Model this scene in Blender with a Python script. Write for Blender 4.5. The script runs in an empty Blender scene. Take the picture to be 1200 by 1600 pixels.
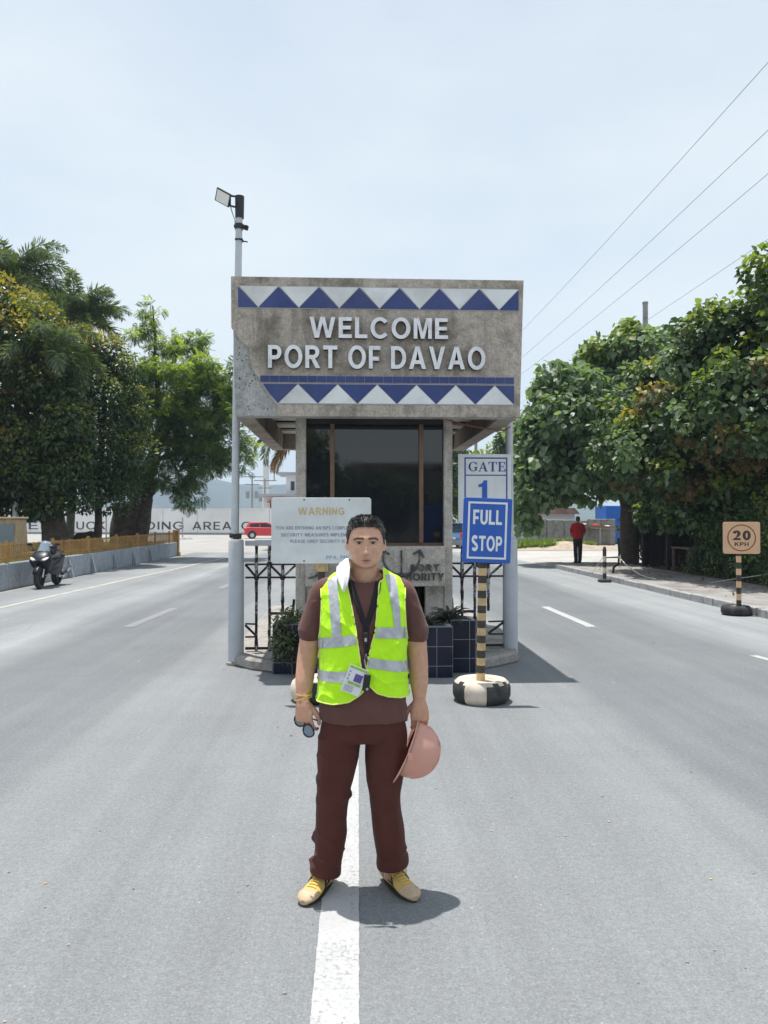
import bpy, bmesh, math, random
import numpy as np
from mathutils import Vector, Matrix, noise
from mathutils.bvhtree import BVHTree

random.seed(7)
rng = np.random.default_rng(7)
R = math.radians
PI = math.pi
S = bpy.context.scene
COL = S.collection

# ------------------------------------------------------------------ camera, sky, sun, exposure
cam = bpy.data.cameras.new('camera')
cam.sensor_fit = 'VERTICAL'
cam.sensor_height = 36.0
cam.lens = 27.0
cam.clip_start = 0.1
cam.clip_end = 6000
cam_o = bpy.data.objects.new('camera', cam)
COL.objects.link(cam_o)
cam_o.location = (0, 0, 1.683)
cam_o.rotation_euler = (PI / 2 + math.atan(12 / 1200), 0, -math.atan(54 / 1200))
S.camera = cam_o

SUN_DIR = Vector((-0.105, 0.125, 1.0)).normalized()      # towards the sun: high, behind the booth, a little left
SUN_EL = math.asin(SUN_DIR.z)
SUN_AZ = math.atan2(SUN_DIR.x, SUN_DIR.y)

world = bpy.data.worlds.new('World')
S.world = world
world.use_nodes = True
wt = world.node_tree
for n in list(wt.nodes):
    wt.nodes.remove(n)
sky = wt.nodes.new('ShaderNodeTexSky')
sky.sky_type = 'NISHITA'
sky.sun_disc = False
sky.sun_elevation = SUN_EL
sky.sun_rotation = SUN_AZ
sky.altitude = 10
sky.air_density = 1.0
sky.dust_density = 1.5
sky.ozone_density = 1.0
w_tc = wt.nodes.new('ShaderNodeTexCoord')
w_map = wt.nodes.new('ShaderNodeMapping')
w_map.inputs['Scale'].default_value = (1.0, 1.0, 2.4)
w_noise = wt.nodes.new('ShaderNodeTexNoise')
w_noise.inputs['Scale'].default_value = 1.7
w_noise.inputs['Detail'].default_value = 7
w_noise.inputs['Roughness'].default_value = 0.55
w_ramp = wt.nodes.new('ShaderNodeValToRGB')
w_ramp.color_ramp.elements[0].position = 0.42
w_ramp.color_ramp.elements[0].color = (0.68, 0.68, 0.68, 1)
w_ramp.color_ramp.elements[1].position = 0.70
w_ramp.color_ramp.elements[1].color = (0.93, 0.93, 0.93, 1)
w_mix = wt.nodes.new('ShaderNodeMixRGB')
w_mix.inputs['Color2'].default_value = (5.55, 6.1, 6.35, 1)      # humid white veil over the whole sky, thicker where there is thin cloud
w_bg = wt.nodes.new('ShaderNodeBackground')
w_bg.inputs['Strength'].default_value = 0.12
w_out = wt.nodes.new('ShaderNodeOutputWorld')
wl = wt.links.new
wl(w_tc.outputs['Generated'], w_map.inputs['Vector'])
wl(w_map.outputs['Vector'], w_noise.inputs['Vector'])
wl(w_noise.outputs['Fac'], w_ramp.inputs['Fac'])
w_sep = wt.nodes.new('ShaderNodeSeparateXYZ')
wl(w_tc.outputs['Generated'], w_sep.inputs[0])
w_thin = wt.nodes.new('ShaderNodeMapRange')         # the veil of humid air is thickest low down and thins towards the zenith
w_thin.inputs['From Min'].default_value = 0.45
w_thin.inputs['From Max'].default_value = 1.0
w_thin.inputs['To Min'].default_value = 1.0
w_thin.inputs['To Max'].default_value = 0.62
wl(w_sep.outputs['Z'], w_thin.inputs['Value'])
w_mul = wt.nodes.new('ShaderNodeMath')
w_mul.operation = 'MULTIPLY'
wl(w_ramp.outputs['Color'], w_mul.inputs[0])
wl(w_thin.outputs[0], w_mul.inputs[1])
wl(w_mul.outputs[0], w_mix.inputs['Fac'])
wl(sky.outputs['Color'], w_mix.inputs['Color1'])
wl(w_mix.outputs['Color'], w_bg.inputs['Color'])
wl(w_bg.outputs['Background'], w_out.inputs['Surface'])

sun = bpy.data.lights.new('sun', 'SUN')
sun.energy = 4.6
sun.angle = R(0.53)
sun.color = (1.0, 0.96, 0.90)
sun_o = bpy.data.objects.new('sun', sun)
COL.objects.link(sun_o)
sun_o.location = (0, 0, 60)
sun_o.rotation_euler = SUN_DIR.to_track_quat('Z', 'Y').to_euler()

S.view_settings.view_transform = 'Standard'
S.view_settings.look = 'None'
S.view_settings.gamma = 1.0
S.view_settings.use_curve_mapping = False
S.view_settings.exposure = 0.42
S.cycles.max_bounces = 6
S.cycles.volume_bounces = 0
S.cycles.transparent_max_bounces = 8

# ------------------------------------------------------------------ materials
def new_mat(name):
    m = bpy.data.materials.new(name)
    m.use_nodes = True
    t = m.node_tree
    b = t.nodes['Principled BSDF']
    return m, t, b

def nd(t, kind, **kw):
    n = t.nodes.new(kind)
    for k, v in kw.items():
        if k in n.inputs:
            n.inputs[k].default_value = v
        else:
            setattr(n, k, v)
    return n

def ramp(t, fac, stops):
    r = t.nodes.new('ShaderNodeValToRGB')
    e = r.color_ramp.elements
    while len(e) < len(stops):
        e.new(0.5)
    for i, (p, c) in enumerate(stops):
        e[i].position = p
        e[i].color = (c[0], c[1], c[2], 1)
    t.links.new(fac, r.inputs['Fac'])
    return r.outputs['Color']

def mixc(t, fac, c1, c2, mode='MIX'):
    m = t.nodes.new('ShaderNodeMixRGB')
    m.blend_type = mode
    for key, v in (('Fac', fac), ('Color1', c1), ('Color2', c2)):
        if isinstance(v, bpy.types.NodeSocket):
            t.links.new(v, m.inputs[key])
        elif key == 'Fac':
            m.inputs[key].default_value = v
        else:
            m.inputs[key].default_value = (v[0], v[1], v[2], 1)
    return m.outputs['Color']

def coords(t, scale=(1, 1, 1)):
    tc = t.nodes.new('ShaderNodeTexCoord')
    mp = t.nodes.new('ShaderNodeMapping')
    mp.inputs['Scale'].default_value = scale
    t.links.new(tc.outputs['Object'], mp.inputs['Vector'])
    return mp.outputs['Vector']

def noise_fac(t, vec, scale, detail=4, rough=0.55):
    n = nd(t, 'ShaderNodeTexNoise', Scale=scale, Detail=detail, Roughness=rough)
    t.links.new(vec, n.inputs['Vector'])
    return n.outputs['Fac']

def add_bump(t, b, fac, strength, dist=0.01):
    bp = nd(t, 'ShaderNodeBump', Strength=strength, Distance=dist)
    t.links.new(fac, bp.inputs['Height'])
    t.links.new(bp.outputs['Normal'], b.inputs['Normal'])

def simple(name, col, rough=0.6, var=0.12, scale=9.0, bump=0.0, bscale=80.0, metal=0.0, spec=0.5, dirt=None, dirt_amt=0.5, coat=0.0, dirt_at=(0.48, 0.68)):
    """base colour with two scales of mottling, optional dirt patches and fine relief"""
    m, t, b = new_mat(name)
    v = coords(t)
    f = noise_fac(t, v, scale, 6)
    lo = [c * (1 - var) for c in col]
    hi = [min(c * (1 + var), 0.95) for c in col]
    c = ramp(t, f, [(0.3, lo), (0.7, hi)])
    if dirt:
        g = noise_fac(t, v, scale * 0.45, 7, 0.65)
        fac = ramp(t, g, [(dirt_at[0], (0, 0, 0)), (dirt_at[1], (dirt_amt,) * 3)])
        c = mixc(t, fac, c, dirt)
    t.links.new(c, b.inputs['Base Color'])
    b.inputs['Roughness'].default_value = rough
    b.inputs['Metallic'].default_value = metal
    b.inputs['Specular IOR Level'].default_value = spec
    if coat:
        b.inputs['Coat Weight'].default_value = coat
        b.inputs['Coat Roughness'].default_value = 0.08
    if bump:
        add_bump(t, b, noise_fac(t, v, bscale, 5, 0.6), bump)
    return m

def asphalt(name):
    m, t, b = new_mat(name)
    v = coords(t)
    base = (0.191, 0.202, 0.210)
    big = ramp(t, noise_fac(t, v, 0.35, 5, 0.6), [(0.3, (0.88, 0.88, 0.89)), (0.7, (1.10, 1.10, 1.09))])
    mid = ramp(t, noise_fac(t, v, 3.0, 6, 0.7), [(0.3, (0.96, 0.96, 0.96)), (0.7, (1.04, 1.04, 1.04))])
    grain = ramp(t, noise_fac(t, v, 95.0, 4, 0.8), [(0.30, (0.62, 0.62, 0.63)), (0.47, (0.97, 0.97, 0.97)), (0.56, (1.04, 1.04, 1.04)), (0.70, (1.55, 1.55, 1.53))])
    vo = nd(t, 'ShaderNodeTexVoronoi', Scale=22.0)
    t.links.new(v, vo.inputs['Vector'])
    chips = ramp(t, vo.outputs['Distance'], [(0.06, (1, 1, 1)), (0.16, (0, 0, 0))])
    sep = nd(t, 'ShaderNodeSeparateXYZ')
    t.links.new(v, sep.inputs[0])
    # traffic lanes worn smooth and darker than the dusty strip before the island and the dusty edges
    warp = nd(t, 'ShaderNodeMath', operation='MULTIPLY_ADD')
    t.links.new(noise_fac(t, coords(t, (0.5, 0.12, 1)), 1.0, 4), warp.inputs[0])
    warp.inputs[1].default_value = 1.0
    t.links.new(sep.outputs['X'], warp.inputs[2])
    mr = nd(t, 'ShaderNodeMapRange')
    mr.inputs['From Min'].default_value = -9.5
    mr.inputs['From Max'].default_value = 8.5
    t.links.new(warp.outputs[0], mr.inputs['Value'])
    def X(x): return (x + 0.5 + 9.5) / 18.0
    L, D, W = (1.10, 1.10, 1.09), (0.80, 0.81, 0.825), (1.30, 1.30, 1.29)
    M_ = (1.0, 1.0, 1.0)
    lanes = ramp(t, mr.outputs[0], [(X(-7.6), M_), (X(-6.4), W), (X(-5.6), M_), (X(-4.6), W), (X(-3.8), D), (X(-2.3), D),
                                    (X(-1.75), L), (X(-1.0), M_), (X(1.2), M_), (X(2.2), L), (X(2.5), D), (X(4.9), D), (X(5.6), W), (X(7.2), W)])
    c = mixc(t, 1.0, base, big, 'MULTIPLY')
    c = mixc(t, 1.0, c, mid, 'MULTIPLY')
    c = mixc(t, 1.0, c, lanes, 'MULTIPLY')
    c = mixc(t, 1.0, c, grain, 'MULTIPLY')
    coarse = ramp(t, noise_fac(t, v, 34.0, 3, 0.75), [(0.34, (0.88,) * 3), (0.5, (1.0,) * 3), (0.68, (1.13,) * 3)])
    c = mixc(t, 1.0, c, coarse, 'MULTIPLY')
    tyre = ramp(t, noise_fac(t, coords(t, (3.2, 0.05, 1)), 1.0, 5, 0.6), [(0.35, (0.93,) * 3), (0.65, (1.08,) * 3)])
    c = mixc(t, 1.0, c, tyre, 'MULTIPLY')
    pick = ramp(t, noise_fac(t, v, 11.0, 2), [(0.54, (0, 0, 0)), (0.70, (0.8,) * 3)])
    chips = mixc(t, 1.0, chips, pick, 'MULTIPLY')
    c = mixc(t, chips, c, (0.50, 0.50, 0.50))
    # hairline cracks and tar blots
    vc = nd(t, 'ShaderNodeTexVoronoi', Scale=0.55, feature='DISTANCE_TO_EDGE')
    wv = nd(t, 'ShaderNodeMixRGB', Fac=0.09)
    t.links.new(v, wv.inputs['Color1'])
    nz = nd(t, 'ShaderNodeTexNoise', Scale=2.0, Detail=5)
    t.links.new(v, nz.inputs['Vector'])
    t.links.new(nz.outputs['Color'], wv.inputs['Color2'])
    t.links.new(wv.outputs[0], vc.inputs['Vector'])
    crack = ramp(t, vc.outputs['Distance'], [(0.0, (0.30,) * 3), (0.006, (0, 0, 0))])
    gate = ramp(t, noise_fac(t, v, 0.30, 3), [(0.56, (0, 0, 0)), (0.66, (1, 1, 1))])
    c = mixc(t, mixc(t, 1.0, crack, gate, 'MULTIPLY'), c, (0.05, 0.05, 0.055))
    blot = ramp(t, noise_fac(t, v, 1.3, 7, 0.72), [(0.63, (0, 0, 0)), (0.74, (0.34,) * 3)])
    c = mixc(t, blot, c, (0.07, 0.07, 0.075))
    t.links.new(c, b.inputs['Base Color'])
    b.inputs['Roughness'].default_value = 0.85
    b.inputs['Specular IOR Level'].default_value = 0.3
    add_bump(t, b, noise_fac(t, v, 110.0, 3, 0.7), 0.55, 0.006)
    return m

def worn_paint(name, col, under=(0.2, 0.2, 0.21), keep=0.55):
    m, t, b = new_mat(name)
    v = coords(t)
    c = ramp(t, noise_fac(t, v, 6, 6, 0.7), [(0.25, [x * 0.84 for x in col]), (0.7, col)])
    wear = ramp(t, noise_fac(t, v, 55, 5, 0.75), [(keep, (0, 0, 0)), (keep + 0.10, (1, 1, 1))])
    patch = ramp(t, noise_fac(t, v, 2.6, 5, 0.65), [(0.40, (0.22,) * 3), (0.62, (1, 1, 1))])
    c = mixc(t, mixc(t, 1.0, wear, patch, 'MULTIPLY'), c, under)
    t.links.new(c, b.inputs['Base Color'])
    b.inputs['Roughness'].default_value = 0.7
    add_bump(t, b, noise_fac(t, v, 110, 3), 0.35, 0.004)
    return m

def concrete(name, col, stain=(0.07, 0.065, 0.055), amt=0.8, streak=0.5, bump=0.35, moss=None):
    m, t, b = new_mat(name)
    v = coords(t)
    c = ramp(t, noise_fac(t, v, 14, 7, 0.7), [(0.28, [x * 0.70 for x in col]), (0.52, col), (0.75, [min(1, x * 1.22) for x in col])])
    fine = ramp(t, noise_fac(t, v, 58, 5, 0.8), [(0.32, (0.62,) * 3), (0.5, (1.0,) * 3), (0.68, (1.32,) * 3)])
    c = mixc(t, 1.0, c, fine, 'MULTIPLY')
    blot = ramp(t, noise_fac(t, v, 3.2, 8, 0.68), [(0.50, (0, 0, 0)), (0.72, (amt,) * 3)])
    c = mixc(t, blot, c, stain)
    drip = ramp(t, noise_fac(t, coords(t, (9, 9, 0.7)), 1.0, 6, 0.6), [(0.52, (0, 0, 0)), (0.75, (streak,) * 3)])
    c = mixc(t, drip, c, stain)
    if moss:
        g = ramp(t, noise_fac(t, v, 1.6, 6, 0.6), [(0.52, (0, 0, 0)), (0.70, (0.45,) * 3)])
        c = mixc(t, g, c, moss)
    t.links.new(c, b.inputs['Base Color'])
    b.inputs['Roughness'].default_value = 0.9
    b.inputs['Specular IOR Level'].default_value = 0.25
    add_bump(t, b, noise_fac(t, v, 90, 6, 0.7), bump, 0.008)
    return m

def leaf_mat(name, stops, trans=0.35, gloss=0.42, tint=None, tscale=0.5):
    """stops: colours spread over leaves at random; trans: how much light passes through"""
    m, t, b = new_mat(name)
    g = nd(t, 'ShaderNodeNewGeometry')
    k = len(stops)
    c = ramp(t, g.outputs['Random Per Island'], [(i / max(1, k - 1), s) for i, s in enumerate(stops)])
    if tint:
        f = ramp(t, noise_fac(t, coords(t), tscale, 3), [(0.46, (0, 0, 0)), (0.66, (0.8,) * 3)])
        c = mixc(t, f, c, tint)
    t.links.new(c, b.inputs['Base Color'])
    b.inputs['Roughness'].default_value = gloss
    b.inputs['Specular IOR Level'].default_value = 0.5
    tr = nd(t, 'ShaderNodeBsdfTranslucent')
    lift = mixc(t, 1.0, c, (1.9, 2.0, 0.9), 'MULTIPLY')
    t.links.new(lift, tr.inputs['Color'])
    mx = nd(t, 'ShaderNodeMixShader', Fac=trans)
    t.links.new(b.outputs[0], mx.inputs[1])
    t.links.new(tr.outputs[0], mx.inputs[2])
    t.links.new(mx.outputs[0], t.nodes['Material Output'].inputs['Surface'])
    return m

M = {}
M['asphalt'] = asphalt('sun bleached asphalt')
M['paint'] = worn_paint('worn white road paint', (0.43, 0.435, 0.435), keep=0.52)
M['paint_faded'] = worn_paint('faded road paint', (0.215, 0.218, 0.222), keep=0.46)
M['paint_edge'] = worn_paint('dusty edge line paint', (0.50, 0.47, 0.41), keep=0.46)
M['dust'] = simple('pale dusty concrete ground', (0.31, 0.30, 0.285), 0.95, 0.16, 0.6, 0.3, 40, dirt=(0.24, 0.22, 0.19), dirt_amt=0.5)
M['side'] = simple('pale side road concrete', (0.40, 0.385, 0.365), 0.9, 0.12, 1.2, 0.3, 60, dirt=(0.25, 0.22, 0.18), dirt_amt=0.5)
M['walk'] = simple('dusty pavement concrete', (0.27, 0.26, 0.25), 0.9, 0.2, 2.2, 0.4, 50, dirt=(0.12, 0.10, 0.08), dirt_amt=0.7)
M['kerb'] = concrete('weathered kerb concrete', (0.34, 0.34, 0.34), amt=0.6, streak=0.2)
M['soil'] = simple('dark soil with litter', (0.07, 0.052, 0.036), 0.95, 0.5, 5, 0.9, 30, dirt=(0.15, 0.11, 0.06), dirt_amt=0.7)
M['mound'] = simple('pale dry earth', (0.36, 0.30, 0.23), 0.95, 0.25, 3, 0.8, 20, dirt=(0.2, 0.15, 0.1))
M['board'] = concrete('booth pebble dash plaster', (0.45, 0.40, 0.345), stain=(0.12, 0.10, 0.08), amt=0.8, streak=0.6, moss=(0.13, 0.125, 0.085))
M['core'] = concrete('bare hacked concrete', (0.42, 0.42, 0.415), stain=(0.12, 0.115, 0.11), amt=0.85, streak=0.3, bump=0.8)
M['column'] = concrete('booth column plaster', (0.46, 0.43, 0.385), stain=(0.10, 0.09, 0.075), amt=0.6, streak=0.6)
M['soffit'] = concrete('stained canopy underside', (0.36, 0.31, 0.27), stain=(0.14, 0.085, 0.055), amt=0.8, streak=0.2)
M['ceil'] = simple('cream ceiling boards', (0.62, 0.60, 0.55), 0.8, 0.08, 3)
M['island'] = concrete('island concrete', (0.33, 0.31, 0.29), amt=0.7, streak=0.3)
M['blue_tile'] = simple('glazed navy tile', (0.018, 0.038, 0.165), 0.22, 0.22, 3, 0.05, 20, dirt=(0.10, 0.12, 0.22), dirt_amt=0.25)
M['white_tile'] = simple('glazed white tile', (0.72, 0.74, 0.75), 0.3, 0.06, 3, dirt=(0.42, 0.40, 0.37), dirt_amt=0.55)
M['grout'] = simple('pale grout', (0.42, 0.42, 0.42), 0.9, 0.1, 30)
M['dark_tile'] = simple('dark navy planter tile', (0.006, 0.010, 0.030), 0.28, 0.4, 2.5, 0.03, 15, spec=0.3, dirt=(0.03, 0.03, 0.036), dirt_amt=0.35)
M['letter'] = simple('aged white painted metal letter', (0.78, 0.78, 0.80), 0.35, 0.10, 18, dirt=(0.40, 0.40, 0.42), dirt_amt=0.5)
M['letter_side'] = simple('shadow dark letter return', (0.10, 0.10, 0.105), 0.6, 0.25, 30, dirt=(0.03, 0.03, 0.03), dirt_amt=0.6)  # dark sides stand in for the shadow round the raised letters
M['letter_dark'] = simple('rusted dark letter', (0.045, 0.045, 0.05), 0.7, 0.4, 40, dirt=(0.24, 0.23, 0.22), dirt_amt=0.7)
M['glass'] = None
M['frame'] = simple('bronze window frame', (0.16, 0.095, 0.06), 0.45, 0.2, 12, metal=0.3)
M['grey_paint'] = simple('pale grey painted steel', (0.45, 0.475, 0.51), 0.5, 0.06, 4, dirt=(0.30, 0.30, 0.31), dirt_amt=0.5)
M['galv'] = simple('galvanised steel pole', (0.50, 0.53, 0.56), 0.5, 0.08, 6, metal=0.25, dirt=(0.33, 0.34, 0.36), dirt_amt=0.4)
M['iron'] = simple('rusted flaking ironwork', (0.33, 0.33, 0.33), 0.75, 0.25, 22, 0.4, 60, dirt=(0.018, 0.013, 0.011), dirt_amt=1.0, dirt_at=(0.44, 0.52))
M['rust'] = simple('black rusted iron', (0.024, 0.018, 0.016), 0.8, 0.4, 20, 0.4, 60)
M['black'] = simple('black plastic', (0.012, 0.012, 0.013), 0.4, 0.3, 12)
M['rubber'] = simple('black tyre rubber', (0.022, 0.022, 0.023), 0.8, 0.4, 10, 0.3, 60, dirt=(0.12, 0.11, 0.10), dirt_amt=0.5)
M['cream_paint'] = simple('cream paint on rubber', (0.60, 0.52, 0.43), 0.7, 0.14, 10, 0.2, 60, dirt=(0.24, 0.19, 0.14), dirt_amt=0.7)
M['amber_paint'] = simple('ochre paint band', (0.56, 0.40, 0.20), 0.6, 0.14, 14, 0.1, 60, dirt=(0.2, 0.13, 0.07), dirt_amt=0.6)
M['black_paint'] = simple('black paint band', (0.03, 0.026, 0.022), 0.55, 0.3, 14, dirt=(0.12, 0.09, 0.06), dirt_amt=0.4)
M['sign_white'] = simple('pale sign panel', (0.68, 0.71, 0.72), 0.4, 0.05, 3, dirt=(0.46, 0.47, 0.46), dirt_amt=0.6)
M['sign_blue'] = simple('blue sign paint', (0.016, 0.10, 0.46), 0.35, 0.08, 4, dirt=(0.05, 0.13, 0.42), dirt_amt=0.5)
M['print_blue'] = simple('navy print', (0.02, 0.05, 0.26), 0.5, 0.1, 8)
M['print_grey'] = simple('grey blue faded print', (0.24, 0.30, 0.35), 0.5, 0.15, 30)
M['print_pale'] = simple('pale blue faded print', (0.28, 0.42, 0.53), 0.5, 0.15, 30)
M['print_ochre'] = simple('faded ochre print', (0.56, 0.44, 0.22), 0.5, 0.15, 30)
M['print_white'] = simple('white sign lettering', (0.72, 0.75, 0.76), 0.4, 0.05, 10)
M['sign_orange'] = simple('faded peach sign panel', (0.66, 0.42, 0.25), 0.45, 0.05, 4, dirt=(0.55, 0.35, 0.22), dirt_amt=0.4)
M['print_brown'] = simple('dark brown print', (0.05, 0.022, 0.014), 0.5, 0.15, 10)
M['print_redbrown'] = simple('red brown ring print', (0.22, 0.05, 0.022), 0.5, 0.15, 10)
M['parapet'] = concrete('pale blue grey parapet render', (0.36, 0.39, 0.43), stain=(0.15, 0.16, 0.17), amt=0.55, streak=0.6, bump=0.2)
M['yellow'] = simple('rusty yellow fence paint', (0.44, 0.25, 0.07), 0.7, 0.22, 6, dirt=(0.18, 0.08, 0.03), dirt_amt=0.7)
M['far_wall'] = simple('white far wall paint', (0.72, 0.72, 0.71), 0.8, 0.04, 0.3, dirt=(0.47, 0.46, 0.44), dirt_amt=0.45)
M['far_print'] = simple('black wall lettering', (0.06, 0.06, 0.07), 0.7, 0.2, 1)
M['house'] = simple('white house wall', (0.62, 0.62, 0.61), 0.8, 0.05, 0.5)
M['house_roof'] = simple('grey metal roof', (0.36, 0.37, 0.40), 0.6, 0.08, 0.5)
M['house_win'] = simple('dark window glass', (0.03, 0.035, 0.05), 0.15, 0.2, 1)
M['bark'] = simple('dark grey brown bark', (0.085, 0.067, 0.052), 0.95, 0.4, 6, 0.9, 22)
M['bark_pale'] = simple('pale grey palm bark', (0.24, 0.22, 0.19), 0.9, 0.25, 6, 0.6, 20)
M['wood'] = simple('weathered wood', (0.16, 0.115, 0.08), 0.85, 0.3, 8, 0.4, 40)
M['rust_roof'] = simple('rusty corrugated roof', (0.23, 0.13, 0.09), 0.8, 0.3, 2, 0.2, 20, dirt=(0.34, 0.28, 0.24))
M['dark_wall'] = simple('shade dark wall', (0.028, 0.026, 0.024), 0.9, 0.3, 3, 0.4, 30)  # near black puts the deep shade of shed and booth interior into the colour
M['stone_wall'] = concrete('old grey stone wall', (0.30, 0.29, 0.27), stain=(0.08, 0.085, 0.06), amt=0.8, streak=0.5, moss=(0.10, 0.12, 0.06))
M['zinc'] = simple('pale corrugated zinc', (0.46, 0.50, 0.54), 0.5, 0.12, 2, metal=0.2)
M['container'] = simple('bright blue container paint', (0.018, 0.15, 0.58), 0.45, 0.08, 1)
M['monument'] = concrete('tan monument plaster', (0.46, 0.36, 0.22), stain=(0.2, 0.14, 0.08), amt=0.4, streak=0.3)
M['plaque'] = simple('blue grey metal plaque', (0.20, 0.26, 0.30), 0.4, 0.12, 20, metal=0.3)
M['car_red'] = simple('bright red car paint', (0.62, 0.018, 0.025), 0.25, 0.03, 1, coat=0.8)
M['car_blue'] = simple('blue grey car paint', (0.08, 0.17, 0.33), 0.25, 0.03, 1, coat=0.8)
M['car_glass'] = simple('dark car glass', (0.012, 0.014, 0.018), 0.06, 0.1, 1)
M['chrome'] = simple('silver alloy', (0.55, 0.56, 0.58), 0.3, 0.05, 4, metal=0.9)
M['tail'] = simple('red tail lamp', (0.55, 0.02, 0.02), 0.15, 0.05, 4)
M['moto'] = simple('gloss black fairing', (0.010, 0.012, 0.018), 0.38, 0.1, 4, spec=0.3)
M['moto_matt'] = simple('matt black plastic trim', (0.02, 0.02, 0.022), 0.6, 0.2, 8)
M['screen'] = simple('smoked grey windscreen', (0.20, 0.25, 0.30), 0.12, 0.05, 2)
M['lamp_glass'] = simple('white lamp lens', (0.75, 0.76, 0.76), 0.1, 0.03, 4)
M['cable'] = simple('grey weathered cable', (0.16, 0.17, 0.18), 0.6, 0.1, 4)
M['rope'] = simple('pale dirty rope', (0.50, 0.48, 0.44), 0.9, 0.1, 20)
M['red_wire'] = simple('red brown wire', (0.22, 0.06, 0.04), 0.6, 0.1, 20)
M['hill'] = simple('forested hillside', (0.042, 0.062, 0.048), 0.95, 0.45, 0.012, dirt=(0.10, 0.12, 0.07), dirt_amt=0.6)

def glass_mat():
    m, t, b = new_mat('tinted dark booth glass')
    b.inputs['Base Color'].default_value = (0.012, 0.014, 0.018, 1)
    b.inputs['Roughness'].default_value = 0.03
    b.inputs['Specular IOR Level'].default_value = 0.75
    v = coords(t)
    rr = ramp(t, noise_fac(t, v, 5, 5), [(0.35, (0.015,) * 3), (0.8, (0.07,) * 3)])
    t.links.new(rr, b.inputs['Roughness'])
    return m
M['glass'] = glass_mat()

# ------------------------------------------------------------------ object helpers
def loc_of(o):
    v = Vector((0, 0, 0))
    while o is not None:
        v += o.location
        o = o.parent
    return v

def tag(o, label=None, cat=None, group=None, kind=None):
    if label: o['label'] = label
    if cat: o['category'] = cat
    if group: o['group'] = group
    if kind: o['kind'] = kind
    return o

def thing(name, label, cat, loc=(0, 0, 0), rz=0.0, group=None):
    o = bpy.data.objects.new(name, None)
    o.empty_display_size = 0.2
    COL.objects.link(o)
    o.location = loc
    o.rotation_euler = (0, 0, rz)
    return tag(o, label, cat, group)

def link_mesh(name, me, mats, parent=None, smooth=False):
    o = bpy.data.objects.new(name, me)
    COL.objects.link(o)
    if mats is not None:
        for m in (mats if isinstance(mats, (list, tuple)) else [mats]):
            me.materials.append(m)
    if parent is not None:
        o.parent = parent
    if smooth:
        me.polygons.foreach_set('use_smooth', [True] * len(me.polygons))
    return o

def frame_of(d):
    d = Vector(d).normalized()
    up = Vector((0, 0, 1)) if abs(d.z) < 0.95 else Vector((0, 1, 0))
    x = d.cross(up).normalized()
    y = x.cross(d).normalized()
    return x, y, d

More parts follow.
